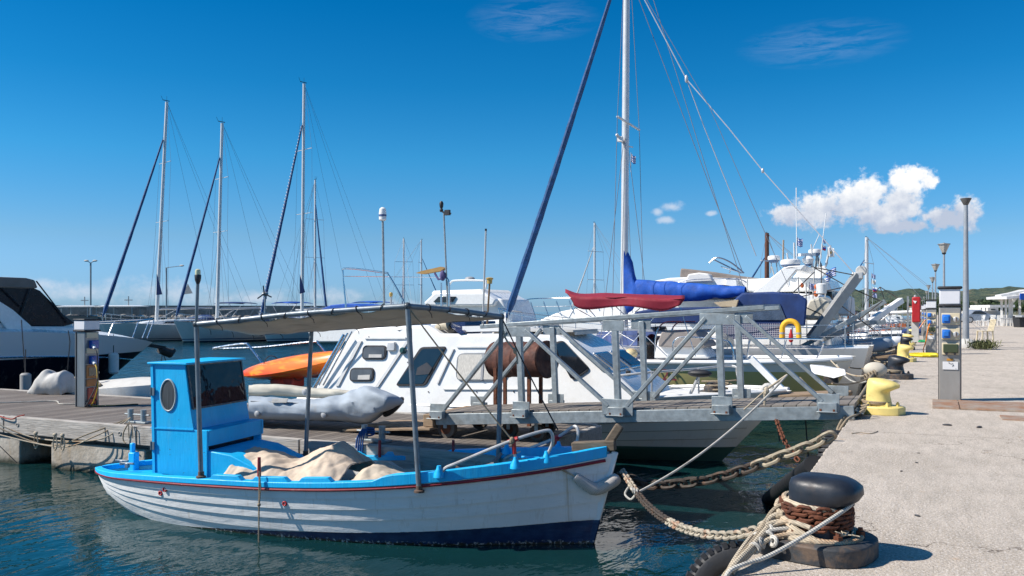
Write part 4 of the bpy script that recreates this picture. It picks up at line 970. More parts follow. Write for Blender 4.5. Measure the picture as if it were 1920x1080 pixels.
for px, py, lb in ((1697, 656, 'dark bollard between two yellow ones, third along the quay'), (1704, 640, 'small dark bollard farther along the quay edge')):
    dup(k1, PZ(px, py, 0), math.radians(-20), lb)
# rusty chain wraps, then ropes
c = bl_loc
def helix(r, z0, z1, turns, tilt=0, ph=0, n=None, jit=0):
    n = n or int(turns*22); out = []
    for i in range(n+1):
        a = ph+2*math.pi*turns*i/n; z = z0+(z1-z0)*i/n
        out.append(c+Vector((math.cos(a)*r, math.sin(a)*r, z+tilt*math.sin(a-1.1)+jit*mnoise.noise(Vector((a*1.3, z*9, ph))))))
    return out
chain('rusty_chain', helix(.158, .150, .250, 5, .012, .3, None, .01), .044, .0085, m_rust, 'rusty chain wound many times round the neck of the near black bollard')
coil = [helix(.176, .108, .128, 2.2, .035, 1.0, None, .02), helix(.190, .15, .16, 1.25, .085, 2.6, None, .01), helix(.180, .145, .135, 1.3, .07, 1.6, None, .012), helix(.155, .258, .254, 1.05, .014, 2.0)]
g = MB()
for h in coil: g.tube(h, .0135, 8)
g.tube(helix(.21, .105, .11, 1.3, .01, -2.6, None, .006), .0135, 8)
for (r_, z0_, z1_, tn_, ti_, ph_) in ((.192, .112, .125, 1.2, .045, .4), (.205, .108, .112, 1.1, .012, 3.4), (.186, .135, .125, 1.2, .055, 2.1)): g.tube(helix(r_, z0_, z1_, tn_, ti_, ph_, None, .014), .0115, 8)
one(g.build('coiled_rope', ropemat('rope_stained', (.60, .50, .36), (.40, .17, .05), .75)), 'cream rope with rust stains coiled round the near black bollard', 'rope')
def bp(px, py, d): return P(px, py, d)
strands = [
    ([(1600, 940, 4.30), (1592, 950, 4.22), (1560, 972, 4.14), (1500, 1010, 4.08), (1440, 1043, 4.02), (1395, 1058, 3.98), (1368, 1071, 3.95), (1352, 1100, 3.93)], .0098, m_ropew, 'white flecked rope crossing the front of the near bollard to the quay edge'),
    ([(1476, 950, 4.35), (1455, 968, 4.35), (1430, 1000, 4.25), (1405, 1030, 4.12), (1385, 1050, 4.02), (1366, 1073, 3.97), (1350, 1110, 3.95)], .0135, m_rope, 'cream rope leaving the left of the near bollard over the quay edge'),
    ([(1470, 965, 4.3), (1440, 975, 4.36), (1418, 1000, 4.36), (1403, 1020, 4.25), (1380, 1056, 4.02), (1360, 1083, 3.97)], .0135, m_ropet, 'tan rope doubled beside the cream one left of the near bollard'),
    ([(1490, 925, 4.34), (1468, 945, 4.38), (1448, 962, 4.38), (1425, 990, 4.33), (1404, 1012, 4.24), (1376, 1052, 4.05), (1356, 1090, 3.96)], .0115, m_rope, 'white rope leaving high on the left side of the near bollard neck'),
    ([(1520, 990, 4.18), (1480, 978, 4.26), (1450, 985, 4.3), (1420, 1010, 4.25), (1395, 1036, 4.12), (1374, 1066, 4.0)], .012, m_rope, 'cream rope curving from the front of the near bollard neck to the edge'),
    ([(1500, 1000, 4.22), (1465, 1004, 4.24), (1440, 1012, 4.22), (1412, 1032, 4.14), (1390, 1052, 4.05), (1372, 1076, 3.98)], .012, m_rope, 'lowest cream rope lying on the bollard base towards the quay edge')]
random.seed(77)
xs_ = ['tan rope among the heap left of the near bollard, uppermost', 'short cream rope lying in the middle of the heap by the near bollard', 'stained rope bending down at the outside of the heap', 'thin pale rope under the others in the heap']
for k_ in range(4):
    a_ = (1498+8*k_, 935+18*k_, 4.32-.02*k_); m1_ = (1452-6*k_, 955+14*k_, 4.36-.03*k_); m2_ = (1412+random.uniform(-8, 12), 1004+8*k_, 4.24-.02*k_); e_ = (1362+random.uniform(-4, 12), 1078+random.uniform(-8, 6), 3.98)
    strands.append(([a_, m1_, m2_, e_, (e_[0]-12, 1110, 3.96)], .0115, [m_ropet, m_rope, m_rope, m_ropew][k_], xs_[k_]))
for pts, r, mm, lb in strands:
    g = MB(); g.tube(smoothpts([P(*p) for p in pts], 6), r, 8); one(g.build('mooring_rope', mm), lb, 'rope')
g = MB()
for k, (px, py, d) in enumerate(((1440, 1006, 4.25), (1428, 1018, 4.2), (1450, 1015, 4.2), (1415, 1028, 4.15), (1436, 1000, 4.3), (1445, 992, 4.3), (1422, 1008, 4.27))):
    q = P(px, py, d); g.ring(q, (math.sin(k*2.1), math.cos(k*1.7), .4*math.sin(k)), .021, .0105, 14, 7)
one(g.build('rope_knot', m_ropew), 'knot of frayed white rope on the left of the near bollard base', 'rope')
g = MB(); random.seed(4)
for k in range(16):
    q = P(1590+random.uniform(-10, 8), 1003, 4.15); g.tube([q, q+Vector((random.uniform(-.05, .05), random.uniform(-.03, .03), random.uniform(-.015, .018)))], .003, 4)
one(g.build('frayed_ends', m_rope), 'tuft of frayed white rope fibres on the right of the near bollard', 'rope')
# ropes on the yellow and second black bollard
c = yl+Vector((-.03, 0, 0))
g = MB(); g.tube(helix(.150, .115, .15, 2.1, .01, 0), .0135, 8)
g.tube(smoothpts([P(1625, 763, 9.8), P(1600, 772, 9.85), P(1583, 782, 9.7), P(1572, 800, 9.55), P(1570, 808, 9.5)], 6), .014, 8)
g.tube(smoothpts([P(1620, 768, 9.75), P(1605, 778, 9.7), P(1590, 785, 9.6), P(1578, 800, 9.5), P(1572, 812, 9.5)], 6), .014, 8)
g.tube(smoothpts([P(1628, 759, 9.9), P(1606, 763, 10.1), P(1585, 765, 10.3)], 6), .014, 8)
one(g.build('mooring_rope', m_ropet), 'tan ropes wound round the yellow bollard and over the quay edge', 'rope')
c = PZ(1680, 710, 0)+Vector((-.03, 0, 0))
g = MB(); g.tube(helix(.145, .12, .16, 2.1, .01, 0), .018, 8)
kk = P(1640, 700, 14.6)
for k in range(2): g.tube(smoothpts([P(1662, 692+3*k, 15.2), P(1645, 698+3*k, 14.8), P(1633, 706+3*k, 14.4), P(1626, 722, 13.6), P(1612, 748-4*k, 12.6)], 6), .02, 8)
for k in range(4): g.ring(kk+Vector((-.04*k, -.06*k, -.02*k)), (1, .5, .3), .05, .018, 12, 6)
g.tube(sag(P(1634, 707, 14.4), P(1560, 719, 13.0), .05, 12), .014, 7)
one(g.build('mooring_rope', m_ropet), 'knotted tan rope from the second black bollard over the quay edge', 'rope')
g = MB(); g.ell(P(1641, 693, 14.9), .19, .15, .13, 14, 10); one(g.build('round_buoy', mat('dirty_buoy', (.52, .47, .38), .7, var=.15)), 'dirty cream buoy lying on the quay edge beside the second black bollard', 'buoy')
# ---------------- pedestals on the quay
m_ped = mat('pedestal_steel', (.33, .315, .29), .45, .35, var=.10, scale=4, stretch=(1.5, 1.5, .6), stain=(.16, .12, .08), sfac=.3)
def pedestal(label, loc, group):
    t = thing('power_pedestal', label, 'power pedestal', loc, 0, group); w_, d_, h_ = .262, .22, 1.26
    g = MB(); g.box((0, 0, h_/2), (w_, d_, h_)); g.build('body', m_ped, t, local=True, bevel=.012)
    g = MB(); g.box((-w_/2-.004, 0, h_/2), (.008, d_-.04, h_-.02)); g.box((w_/2+.004, 0, h_/2), (.008, d_-.04, h_-.02)); g.build('side_trim', mat('trim_black', (.03, .032, .038), .5), t, local=True)
    g = MB(); g.box((0, 0, h_+.02), (w_+.03, d_+.03, .032)); g.build('collar', m_black, t, local=True, bevel=.012)
    g = MB(); g.box((0, 0, h_+.14), (w_-.01, d_-.01, .21)); g.build('lamp_shade', mat('lamp_diffuser', (.68, .68, .70), .35, var=.04), t, local=True, bevel=.012)
    g = MB(); g.box((0, 0, h_+.26), (w_+.04, d_+.04, .038)); g.build('lid', m_black, t, local=True, bevel=.016)
    y = -d_/2-.008
    for z in (1.10, .90):
        g = MB(); g.box((.01, y, z), (.22, .016, .155)); pn = g.build('socket_plate', m_beige, t, local=True, bevel=.006)
        g = MB(); g.box((-.045, y-.03, z), (.10, .055, .115)); g.box((-.045, y-.062, z+.004), (.07, .018, .075)); g.build('blue_socket', m_blues, pn, local=True, bevel=.010)
        g = MB(); g.lathe([(.036, 0), (.036, .02), (.028, .024)], (.072, y-.006, z-.005), 20, Matrix.Rotation(math.pi/2, 3, 'X')); g.build('key_lock', m_alu, pn, local=True)
        g = MB(); g.box((.075, y-.032, z-.005), (.012, .014, .055)); g.build('lock_handle', m_bbase, pn, local=True)
    g = MB(); g.box((.01, y, .70), (.21, .016, .16)); pn = g.build('meter_plate', m_beige, t, local=True, bevel=.006)
    g = MB(); g.box((.01, y-.02, .705), (.18, .05, .115)); g.build('meter_cover', mat('green_smoky_cover', (.045, .062, .03), .15), pn, local=True, bevel=.01)
    for s_ in (-.04, .06):
        g = MB(); g.lathe([(.016, 0), (.016, .03)], (s_, y-.02, .635), 10, Matrix.Rotation(math.pi/2, 3, 'X')); g.build('tap', m_black, pn, local=True)
    g = MB(); g.box((.0, y+.001, .555), (.075, .010, .028)); g.build('orange_sticker', mat('sticker_orange', (.55, .25, .03), .5), t, local=True)
    g = MB(); g.box((.005, y+.001, .475), (.185, .010, .105)); lab = g.build('paper_label', mat('label_white', (.70, .70, .70), .6, var=.03), t, local=True)
    g = MB()
    for a, c_ in (((-.02, .515), (.01, .495)), ((.01, .50), (.05, .47)), ((.02, .505), (.04, .50)), ((.045, .49), (.03, .462)), ((.07, .44), (.072, .432)), ((-.01, .52), (0, .505))): g.bar((a[0], y-.006, a[1]), (c_[0], y-.006, c_[1]), .003, .004)
    g.build('label_marks', m_black, lab, local=True)
    return t
GP = 'power pedestals standing along the quay'
pa = PZ(1781, 752, 0)
pd = pedestal('nearest power pedestal on the quay, in front of the tall lamp post', Vector((pa.x, pa.y+.12, 0)), GP)
for px, py, lb in ((1746, 664, 'second power pedestal on the quay, with an orange cable plugged in'), (1738.5, 640, 'third power pedestal, mostly hidden behind the second one'), (1733, 630, 'fourth small power pedestal beside the red cabinet')):
    q = PZ(px, py, 0); dup(pd, q, 0, lb)
# cables
q = PZ(1746, 664, 0)
g = MB(); g.tube(smoothpts([q+Vector((-.03, -.17, .88)), q+Vector((-.08, -.24, .7)), q+Vector((-.14, -.2, .35)), q+Vector((-.20, -.2, .08)), q+Vector((-.05, -.35, .012)), q+Vector((.2, -.4, .012))], 7), .014, 7)
one(g.build('orange_cable', m_orange), 'orange cable drooping from the second quay pedestal', 'cable')
q = PZ(1738, 640, 0); g = MB(); g.tube(smoothpts([q+Vector((-.05, -.17, .88)), q+Vector((-.3, -.24, .5)), q+Vector((-.45, -.2, .25)), q+Vector((-.7, -.2, .02))], 7), .016, 7)
one(g.build('orange_cable', m_orange), 'orange cable drooping left from the third quay pedestal', 'cable')
def coilhose(name, px, py, w, h, n, mm, label, r=.018):
    a = PZ(px, py, 0); g = MB(); pts = []; random.seed(px)
    for i in range(n*14):
        t = 2*math.pi*i/14; pts.append(a+Vector((math.cos(t)*w*(.6+.4*mnoise.noise(Vector((t*.3, 1, 1)))+.15), math.sin(t)*h*(.7+.4*mnoise.noise(Vector((t*.27, 5, 1)))), r+.05*abs(mnoise.noise(Vector((t*.2, 0, 3))))+.002*i/14)))
    g.tube(pts, r, 7); return one(g.build(name, mm), label, 'hose')
coilhose('yellow_hose', 1737, 668, .55, .8, 9, m_ypure, 'bright yellow hose coiled on the quay by the second pedestal', .024)
coilhose('green_hose', 1731, 641, .5, 1.0, 6, mat('green_plastic', (.03, .35, .12), .5), 'tangle of green hose on the quay behind the red cabinet', .02)
# red cabinet
q = PZ(1716, 642, 0); t = thing('fire_cabinet', 'red fire hose cabinet on a grey stand at the quay edge', 'fire cabinet', q)
g = MB(); g.box((0, 0, .55), (.26, .12, 1.1)); g.build('stand', m_cover, t, local=True, bevel=.01)
g = MB(); g.box((-.26, 0, .9), (.07, .07, 1.8)); g.build('post', m_galv, t, local=True)
g = MB(); g.box((.04, -.12, 1.27), (.30, .22, .98)); bx = g.build('cabinet', m_red, t, local=True, bevel=.04)
g = MB(); g.prism([(-.08, -.25, 1.62), (.06, -.25, 1.60), (.0, -.25, 1.50)], (0, .012, 0)); g.build('sticker', m_white, bx, local=True, smooth=False)
g = MB(); g.lathe([(.05, 0), (.05, .05), (.02, .08)], (.0, -.05, 1.76), 10); g.build('bell', m_alu, bx, local=True)
# rusty plate
a = PZ(1748, 766, .0); c = PZ(1757, 752, 0); 
m, n, b = nt('rusty_checker_plate'); co = coords(n); ck = node(n, 'ShaderNodeTexBrick', Scale=14.0); n.links.new(co, ck.inputs[0])
cc = mix(n, ramp(n, noise_(n, co, 3, 6, .7), .38, .62), (.36, .30, .24), (.33, .165, .085)); cc = mix(n, ramp(n, noise_(n, co, 14, 4), .55, .7, 0, .5), cc, (.22, .09, .04)); n.links.new(cc, b.inputs['Base Color']); b.inputs['Roughness'].default_value = .8
bump_(n, b, ck.outputs['Fac'], -.006)
x0, x1 = a.x, a.x+2.6
g = MB()
for k, (u, v) in enumerate(((x0, x0+.30), (x0+.31, x0+1.3), (x0+1.31, x1))): g.box(((u+v)/2, (a.y+c.y)/2, .012+.003*(k % 2)), (v-u-.004, c.y-a.y, .022))
one(g.build('metal_cover', m, smooth=False), 'rusty checker plate covers set flush in the quay by the nearest pedestal', 'cover plate')
g = MB(); a = PZ(1925, 786, 0); g.box((a.x, a.y, .006), (.5, .42, .014)); one(g.build('small_cover', m, smooth=False), 'small rusty square cover at the right edge of the quay', 'cover plate')
# small debris on the quay
random.seed(12)
for i, (px, py, s_) in enumerate(((1776, 798, .03), (1836, 802, .03), (1719, 868, .012), (1722, 850, .01), (1690, 884, .012), (1720, 968, .015))):
    a = PZ(px, py, 0); g = MB(); g.ell((a.x, a.y, s_*.25), s_*1.6, s_*.7, s_*.4, 8, 6, Matrix.Rotation(i*1.1, 3, 'Z'), None)
    one(g.build('litter', m_bbase), ['dark scrap lying on the quay below the nearest pedestal', 'brown scrap lying on the quay right of the pedestal foot', 'tiny pebble in the middle of the quay', 'tiny dark chip left of centre on the quay', 'small pebble above the near bollard', 'small pebble right of the near bollard'][i], 'litter')
pts = [PZ(x_, y_, .006) for x_, y_ in ((1597, 813), (1612, 811), (1630, 813), (1640, 811), (1646, 808))]
g = MB(); g.tube(smoothpts(pts, 4), .004, 5); one(g.build('thin_wire', m_ropet), 'thin stray wire lying on the quay below the yellow bollard', 'wire')
# ---------------- lamp posts
def lamp_a(label, px, pyb, pyt):
    q = PZ(px, pyb, 0); d = (q-CAM).dot(V_); H = CH+(HZ-pyt)*d/F
    t = thing('street_lamp', label, 'street lamp', q, 0, 'lamp posts along the quay')
    g = MB(); g.lathe([(.33, 0), (.33, .12), (.26, .22), (.13, .30)], (0, 0, 0), 20); g.build('base', m_cover, t, local=True)
    g = MB(); g.tube([(0, 0, .2), (0, 0, H-.2)], [.105, .065], 14); g.build('post', mat('lamp_post_grey', (.32, .34, .36), .45, .3), t, local=True)
    g = MB(); g.lathe([(.05, H-.25), (.08, H-.2), (.17, H-.02), (.17, H), (.03, H+.02)], (0, 0, 0), 20); g.build('lamp_head', mat('lamp_head_dark', (.09, .085, .08), .5), t, local=True)
    return t
def lamp_b(label, px, pyt, d, proto=None):
    q = P(px, HZ, d); q.z = 0; H = CH+(HZ-pyt)*d/F
    if proto: o = dup(proto, q, 0, label); o.scale = (H/5.0, H/5.0, H/5.0); return o
    t = thing('street_lamp', label, 'street lamp', q, 0, 'lamp posts along the quay'); H = 5.0
    g = MB(); g.lathe([(.2, 0), (.2, .1), (.1, .2)], (0, 0, 0), 16); g.build('base', m_cover, t, local=True)
    g = MB(); g.tube([(0, 0, .1), (0, 0, H-.6)], [.075, .05], 12); g.build('post', mat('lamp_post_grey', (.32, .34, .36), .45, .3), t, local=True)
    g = MB(); g.lathe([(.05, H-.65), (.10, H-.60), (.11, H-.55), (.05, H-.52)], (0, 0, 0), 12); g.build('collar', m_black, t, local=True)
    g = MB(); g.lathe([(.10, H-.55), (.28, H-.12), (.28, H-.09)], (0, 0, 0), 8); g.build('lamp_glass', mat('lantern_glass', (.38, .36, .32), .15), t, local=True)
    g = MB(); g.lathe([(.33, H-.10), (.31, H-.06), (.06, H-.02), (.03, H)], (0, 0, 0), 8); g.build('lamp_cap', mat('lantern_cap', (.16, .16, .16), .5), t, local=True)
    t.location = q; t.scale = (1, 1, 1)
    return t
lamp_a('tall grey lamp post with inverted cone head, nearest on the quay', 1811, 652, 372)
p0 = lamp_b('lantern lamp post rising just behind the nearest pedestal', 1770, 455, 45)
s_ = (CH+(HZ-455)*45/F)/5.0; p0.scale = (s_,)*3
names = ['paler lantern lamp post left of the nearest pedestal', 'third lantern lamp post in the receding row', 'fourth lantern lamp post in the receding row', 'fifth, small lantern lamp post in the receding row', 'sixth, tiny lantern lamp post in the receding row', 'last lantern lamp post at the far end of the row']
for (px, py, d), lb in zip(((1754, 494, 65), (1748.5, 519, 90), (1741, 534, 115), (1737.5, 545, 145), (1733, 556, 170), (1729.5, 562, 200)), names): lamp_b(lb, px, py, d, p0)
# ---------------- chairs
def chair(label, loc, rz, mm, group=None, name='plastic_chair'):
    t = thing(name, label, 'chair', loc, rz, group)
    g = MB(); g.box((0, 0, .44), (.46, .44, .03)); g.build('seat', mm, t, local=True, bevel=.01)
    for x in (-.2, .2):
        for y in (-.19, .19): g = MB(); g.bar((x*1.08, y*1.05, 0), (x*.95, y, .44), .045, .045); g.build('leg', mm, t, local=True)
    g = MB()
    for k in range(5): y = -.18+.09*k; g.bar((.21, y, .44), (.33, y, .88), .05, .02)
    g.bar((.33, -.21, .88), (.33, .21, .88), .05, .03); g.bar((.27, -.2, .64), (.27, .2, .64), .03, .02)
    g.build('backrest', mm, t, local=True)
    return t
fw = math.atan2(R_.y, R_.x)
c1 = chair('beige plastic chair facing left beside the tall lamp post', PZ(1847, 642, 0), fw, m_beige)
m_wp = mat('white_plastic', (.66, .65, .62), .5)
c2 = chair('white plastic chair leaning in the group left of the pergola', PZ(1838, 611, 0), fw, m_wp, 'white chairs by the pergola')
for i, (px, py, a) in enumerate(((1849, 612, 2.5), (1858, 610, .4), (1866, 610, 3.4), (1875, 611, 1.1), (1884, 610, 4), (1896, 611, .2))):
    dup(c2, PZ(px, py, 0), fw+a, 'white plastic chair number of the row counted from the left: %s' % ['second', 'third', 'fourth', 'fifth', 'sixth', 'seventh'][i])
# weed
q = PZ(1843, 655, 0); random.seed(3); g = MB()
for i in range(620):
    a = random.uniform(0, 2*math.pi); L_ = random.uniform(.05, .22); el_ = random.uniform(.15, 1.3); b0 = q+Vector((random.gauss(0, .17), random.gauss(0, .17), random.uniform(0, .20)))
    dv = Vector((math.cos(a)*math.cos(el_), math.sin(a)*math.cos(el_), math.sin(el_)))*L_
    sdv = Vector((-math.sin(a), math.cos(a), 0))*.012
    g.add([b0-sdv, b0+sdv, b0+dv*.6+sdv+Vector((0, 0, .02)), b0+dv, b0+dv*.6-sdv+Vector((0, 0, .02))], [(0, 1, 2, 3, 4)])
one(g.build('weed', mat('dry_weed', (.16, .17, .07), .8, var=.4, scale=20), smooth=False, fix=False), 'dry green weed growing from a joint of the quay by the beige chair', 'weed')
# ---------------- pergola
t = thing('pergola', 'white wooden pergola with open roof at the right edge', 'pergola', PZ(1905, 611, 0)); D = 72
for px in (1878, 1886, 1893, 1897, 1912): g = MB(); a = P(px, 607, D); a.z = 0; b_ = P(px, 557, D); g.bar(a, b_, .17, .17); g.build('post', m_wp, t)
g = MB(); g.bar(P(1872, 557, D-1), P(1915, 549, D-1), .9, .35); g.bar(P(1868, 559, D-1), P(1900, 556, D-1), 3.0, .2); g.bar(P(1893, 572, D), P(1905, 557, D), .22, .22); g.build('roof_beams', m_wp, t)
g = MB(); g.bar(P(1905, 553, D-1), P(1935, 545, D-1), 3.5, .25); g.build('roof', m_wp, t)
g = MB(); g.box(P(1922, 556, D-2.9), (.8, .1, .5), TH); g.build('blue_awning', m_royal, t)
g = MB()
for i in range(12): px = 1876+i*2.6; g.bar(P(px, 606, D-.5), P(px, 597, D-.5), .05, .05)
g.bar(P(1875, 597, D-.5), P(1906, 597, D-.5), .08, .08); g.build('balustrade', m_wp, t)
g = MB(); q = P(1916, 603, 66); a = [P(x_, y_, 66) for x_, y_ in ((1910, 592), (1924, 592), (1922, 614), (1913, 614))]; g.prism(a, V_*.9); o = one(g.build('litter_bin', m_black, bevel=.04), 'black litter bin at the right edge in front of the pergola', 'bin')
g = MB(); g.bar(P(1909.5, 593, 65.9), P(1926, 593, 65.9), .9, .14); g.build('rim', m_pcol, o)
# ---------------- car, seen from its side
def car(label, px0, px1, pyb, m_, d):
    a = P(px0, pyb, d); b_ = P(px1, pyb, d); Lc = (b_-a).length; fr = Frame((a.x, a.y, a.z), math.atan2((b_-a).y, (b_-a).x)); t = thing('parked_car', label, 'car', (a+b_)/2)
    k = Lc/4.4; H = 1.38
    prof = [(0, .42), (.02, .72), (.25, .86), (.75, .94), (1.15, 1.30), (1.5, 1.38), (2.3, 1.38), (2.9, 1.12), (3.3, .92), (4.0, .84), (4.36, .66), (4.4, .38), (4.3, .22), (.1, .22)]
    g = MB(); W_ = 1.7; pr = [Vector((x*k, 0, z)) for x, z in prof]
    rings = [[Vector((p.x, y, .22+(p.z-.22)*s)) for p in pr] for y, s in ((0, .82), (.12, .96), (.3, 1.0), (W_-.3, 1.0), (W_-.12, .96), (W_, .82))]
    g.loft(rings); g.v = [fr.W(Vector(v)) for v in g.v]; g.build('body', m_, t, ang=30)
    g = MB(); g.prism([Vector((x*k, -.03, z)) for x, z in ((1.05, .93), (1.3, 1.20), (1.55, 1.26), (2.2, 1.26), (2.75, 1.05), (2.9, .93))], (0, .1, 0)); g.v = [fr.W(Vector(v)) for v in g.v]; g.build('side_windows', m_glass, t)
    for x in (.85, 3.5):
        g = MB(); g.lathe([(.05, -.1), (.31, -.1), (.33, -.06), (.33, .1), (.05, .1)], (x*k, .06, .33), 20, Matrix.Rotation(math.pi/2, 3, 'X')); g.v = [fr.W(Vector(v)) for v in g.v]; wl = g.build('wheel', m_black, t)
        g = MB(); g.lathe([(.02, -.03), (.2, -.03), (.22, .0), (.2, .02)], (x*k, -.05, .33), 16, Matrix.Rotation(math.pi/2, 3, 'X')); g.v = [fr.W(Vector(v)) for v in g.v]; g.build('rim', m_alu, wl)
    return t
car('silver saloon car parked beyond the tall lamp post', 1806, 1874, 605.5, mat('car_silver', (.38, .42, .47), .3, .5), 92)
car('dark blue car partly hidden behind the tall lamp post', 1786, 1812, 604, mat('car_dark', (.03, .05, .09), .3, .3), 100)
# low buildings beyond
def shed(label, px0, px1, pyt, pyb, d, m_, dep=6, roof=None, name='low_building', win=0):
    a = P(px0, pyb, d); b_ = P(px1, pyb, d); h = (pyb-pyt)*d/F; fr = Frame(a, math.atan2((b_-a).y, (b_-a).x)); Lh = (b_-a).length; t = thing(name, label, 'building', (a+b_)/2)
    g = MB(); g.box((Lh/2, dep/2, h/2-.5), (Lh, dep, h+1)); g.v = [fr.W(Vector(v)) for v in g.v]; g.build('walls', m_, t, smooth=False)
    if roof: g = MB(); g.box((Lh/2, dep/2, h+.12), (Lh+.8, dep+.8, .25)); g.v = [fr.W(Vector(v)) for v in g.v]; g.build('roof', roof, t, smooth=False)
    for i in range(win):
        g = MB(); g.box((Lh*(i+.5)/win, -.02, h*.6), (Lh/win*.4, .08, h*.3)); g.v = [fr.W(Vector(v)) for v in g.v]; g.build('window', m_glass, t, smooth=False)
    return t
m_wall = mat('pale_wall', (.55, .53, .49), .9, var=.06)
shed('long low pale wall behind the silver car', 1838, 1882, 583, 600, 120, m_wall)
shed('small white hut with one dark window above the pale wall', 1852, 1872, 577, 585, 122, m_wall, win=1)
t = thing('carport_canopy', 'thin flat white canopy roof on posts behind the car', 'canopy', P(1858, 600, 118))
g = MB(); g.bar(P(1837, 574.5, 118), P(1883, 574, 118), 5, .35); g.build('roof', m_wp, t)
for px in (1840, 1848, 1880): g = MB(); g.bar(P(px, 603, 118), P(px, 575, 118), .12, .12); g.build('post', m_galv, t)
shed('grey wall running behind the lamp post towards the pergola', 1786, 1925, 591, 600, 160, mat('grey_wall', (.36, .35, .34), .9), dep=1)
for i, (px, py, w_) in enumerate(((1632, 583, 12), (1655, 590, 18), (1718, 575, 9), (1668, 571, 14))):
    shed(['pale house with orange roof far behind the moored boats, leftmost', 'long pale house far behind the boat masts', 'small orange roofed house above the red cabinet', 'white house high on the slope behind the boats'][i], px, px+w_, py, py+8, 300+i*25, m_wall, roof=mat('terracotta', (.38, .15, .07), .8), win=2, name='house')
# ---------------- trees at the foot of the hills
def leafcrown(g, c, rx, rz, n, s, seed):
    random.seed(seed); cl = [(c+Vector((random.uniform(-.7, .7)*rx, random.uniform(-.7, .7)*rx, random.uniform(-.6, .7)*rz)), random.uniform(.35, .62)) for _ in range(7)]
    for i in range(n):
        k, r = random.choice(cl); a = Vector((random.gauss(0, 1), random.gauss(0, 1), random.gauss(0, 1))).normalized(); q = k+Vector((a.x*rx*r, a.y*rx*r, a.z*rz*r))*random.uniform(.7, 1.05)
        u = Vector((random.gauss(0, 1), random.gauss(0, 1), random.gauss(0, 1))).normalized()*s; v = u.cross(a).normalized()*s
        g.add([q-u, q+v*.7, q+u, q-v*.7], [(0, 1, 2, 3)])
greens = [mat('foliage_a', (.045, .075, .025), .8, var=.4, scale=.8), mat('foliage_b', (.07, .10, .035), .8, var=.4, scale=.8), mat('foliage_c', (.03, .055, .03), .8, var=.4, scale=.8)]
m_bark = mat('bark', (.10, .075, .05), .9)
prot = []
for k in range(4):
    t = thing('shore_tree', 'tree', 'tree', (0, 0, 0)); g = MB(); leafcrown(g, Vector((0, 0, 4.2)), 3.4, 3.0, 1300, .33, 40+k); g.build('crown', greens[k % 3], t, local=True, smooth=False, fix=False)
    g = MB(); g.tube([(0, 0, 0), (.1, 0, 1.5), (0, .1, 3.4)], [.28, .2, .1], 8)
    for a in range(4): g.tube([(0, 0, 2.0), (math.cos(a*1.6)*1.2, math.sin(a*1.6)*1.2, 3.6)], [.12, .05], 6)
    g.build('trunk', m_bark, t, local=True); prot.append(t)
spots = []
random.seed(21)
for i in range(64):
    px = 1625+(1935-1625)*(i+random.uniform(-.4, .4))/64; d = random.uniform(430, 760)
    spots.append((px, d))
tones = ['dark rounded', 'mid green bushy', 'olive loose', 'tall dark']
spots.sort()
for i, (px, d) in enumerate(spots):
    q = P(px, HZ, d); q.z = -.3; near_ = 'above the moored boats' if px < 1700 else 'behind the row of lamp posts' if px < 1780 else 'behind the parked cars' if px < 1870 else 'behind the pergola'
    lb = '%s tree %s, %s from the left' % (tones[i % 4], near_, '%d%s' % (i+1, 'th' if 10 < (i+1) % 100 < 14 else {1: 'st', 2: 'nd', 3: 'rd'}.get((i+1) % 10, 'th')))
    s_ = random.uniform(.8, 1.45)
    if i < 4: o = prot[i]; o.location = q; o['label'] = lb; o['group'] = 'trees at the foot of the hills'
    else: o = dup(prot[i % 4], q, random.uniform(0, 6), lb, 'trees at the foot of the hills')
    o.scale = (s_*random.uniform(.9, 1.3), s_, s_*random.uniform(.8, 1.25))
# ================= moored boats behind the pontoon
def hullmat(name, base, boot, z0, top=None, z1=9, rough=.25, stripe=None, zs=9, zw=.05, spec=.5):
    if name in MC: return MC[name]
    m, n, b = nt(name); co = coords(n); sp = n.nodes.new('ShaderNodeSeparateXYZ'); n.links.new(co, sp.inputs[0]); z = sp.outputs[2]
    c = mix(n, ramp(n, noise_(n, co, 1.2, 4), .3, .7), [x*.93 for x in base], base)
    c = mix(n, math_(n, 'MULTIPLY', ramp(n, noise_(n, coords(n, (4, 4, .5)), 1.5, 5, .7), .55, .72), .25), c, (.40, .36, .28))
    if top: c = mix(n, ramp(n, z, z1-.004, z1+.004), c, top)
    if stripe: c = mix(n, math_(n, 'MULTIPLY', ramp(n, z, zs-.004, zs+.004), ramp(n, z, zs+zw+.004, zs+zw-.004)), c, stripe)
    c = mix(n, ramp(n, z, z0-.004, z0+.004), boot, c)
    n.links.new(c, b.inputs['Base Color']); b.inputs['Roughness'].default_value = rough; b.inputs['Specular IOR Level'].default_value = spec; MC[name] = m; return m
HW = hullmat('white_hull_blue_stripe', (.62, .62, .60), (.012, .02, .05), .10, stripe=(.02, .05, .14), zs=.22, zw=.07)
HW2 = hullmat('white_hull_plain', (.68, .67, .64), (.03, .04, .06), .08)
HW3 = hullmat('white_hull_dark_stripe', (.64, .64, .62), (.02, .03, .06), .05, stripe=(.03, .03, .04), zs=.16, zw=.05)
HB = hullmat('dark_hull', (.012, .018, .035), (.10, .03, .02), .1, top=(.62, .61, .58), z1=.85)
def wire(g, a, b_, r=.009, n=1, s=0): g.tube(sag(a, b_, s, n) if s else [a, b_], r, 4)
def put(g, fr): g.v = [fr.W(Vector(v)) for v in g.v]; return g
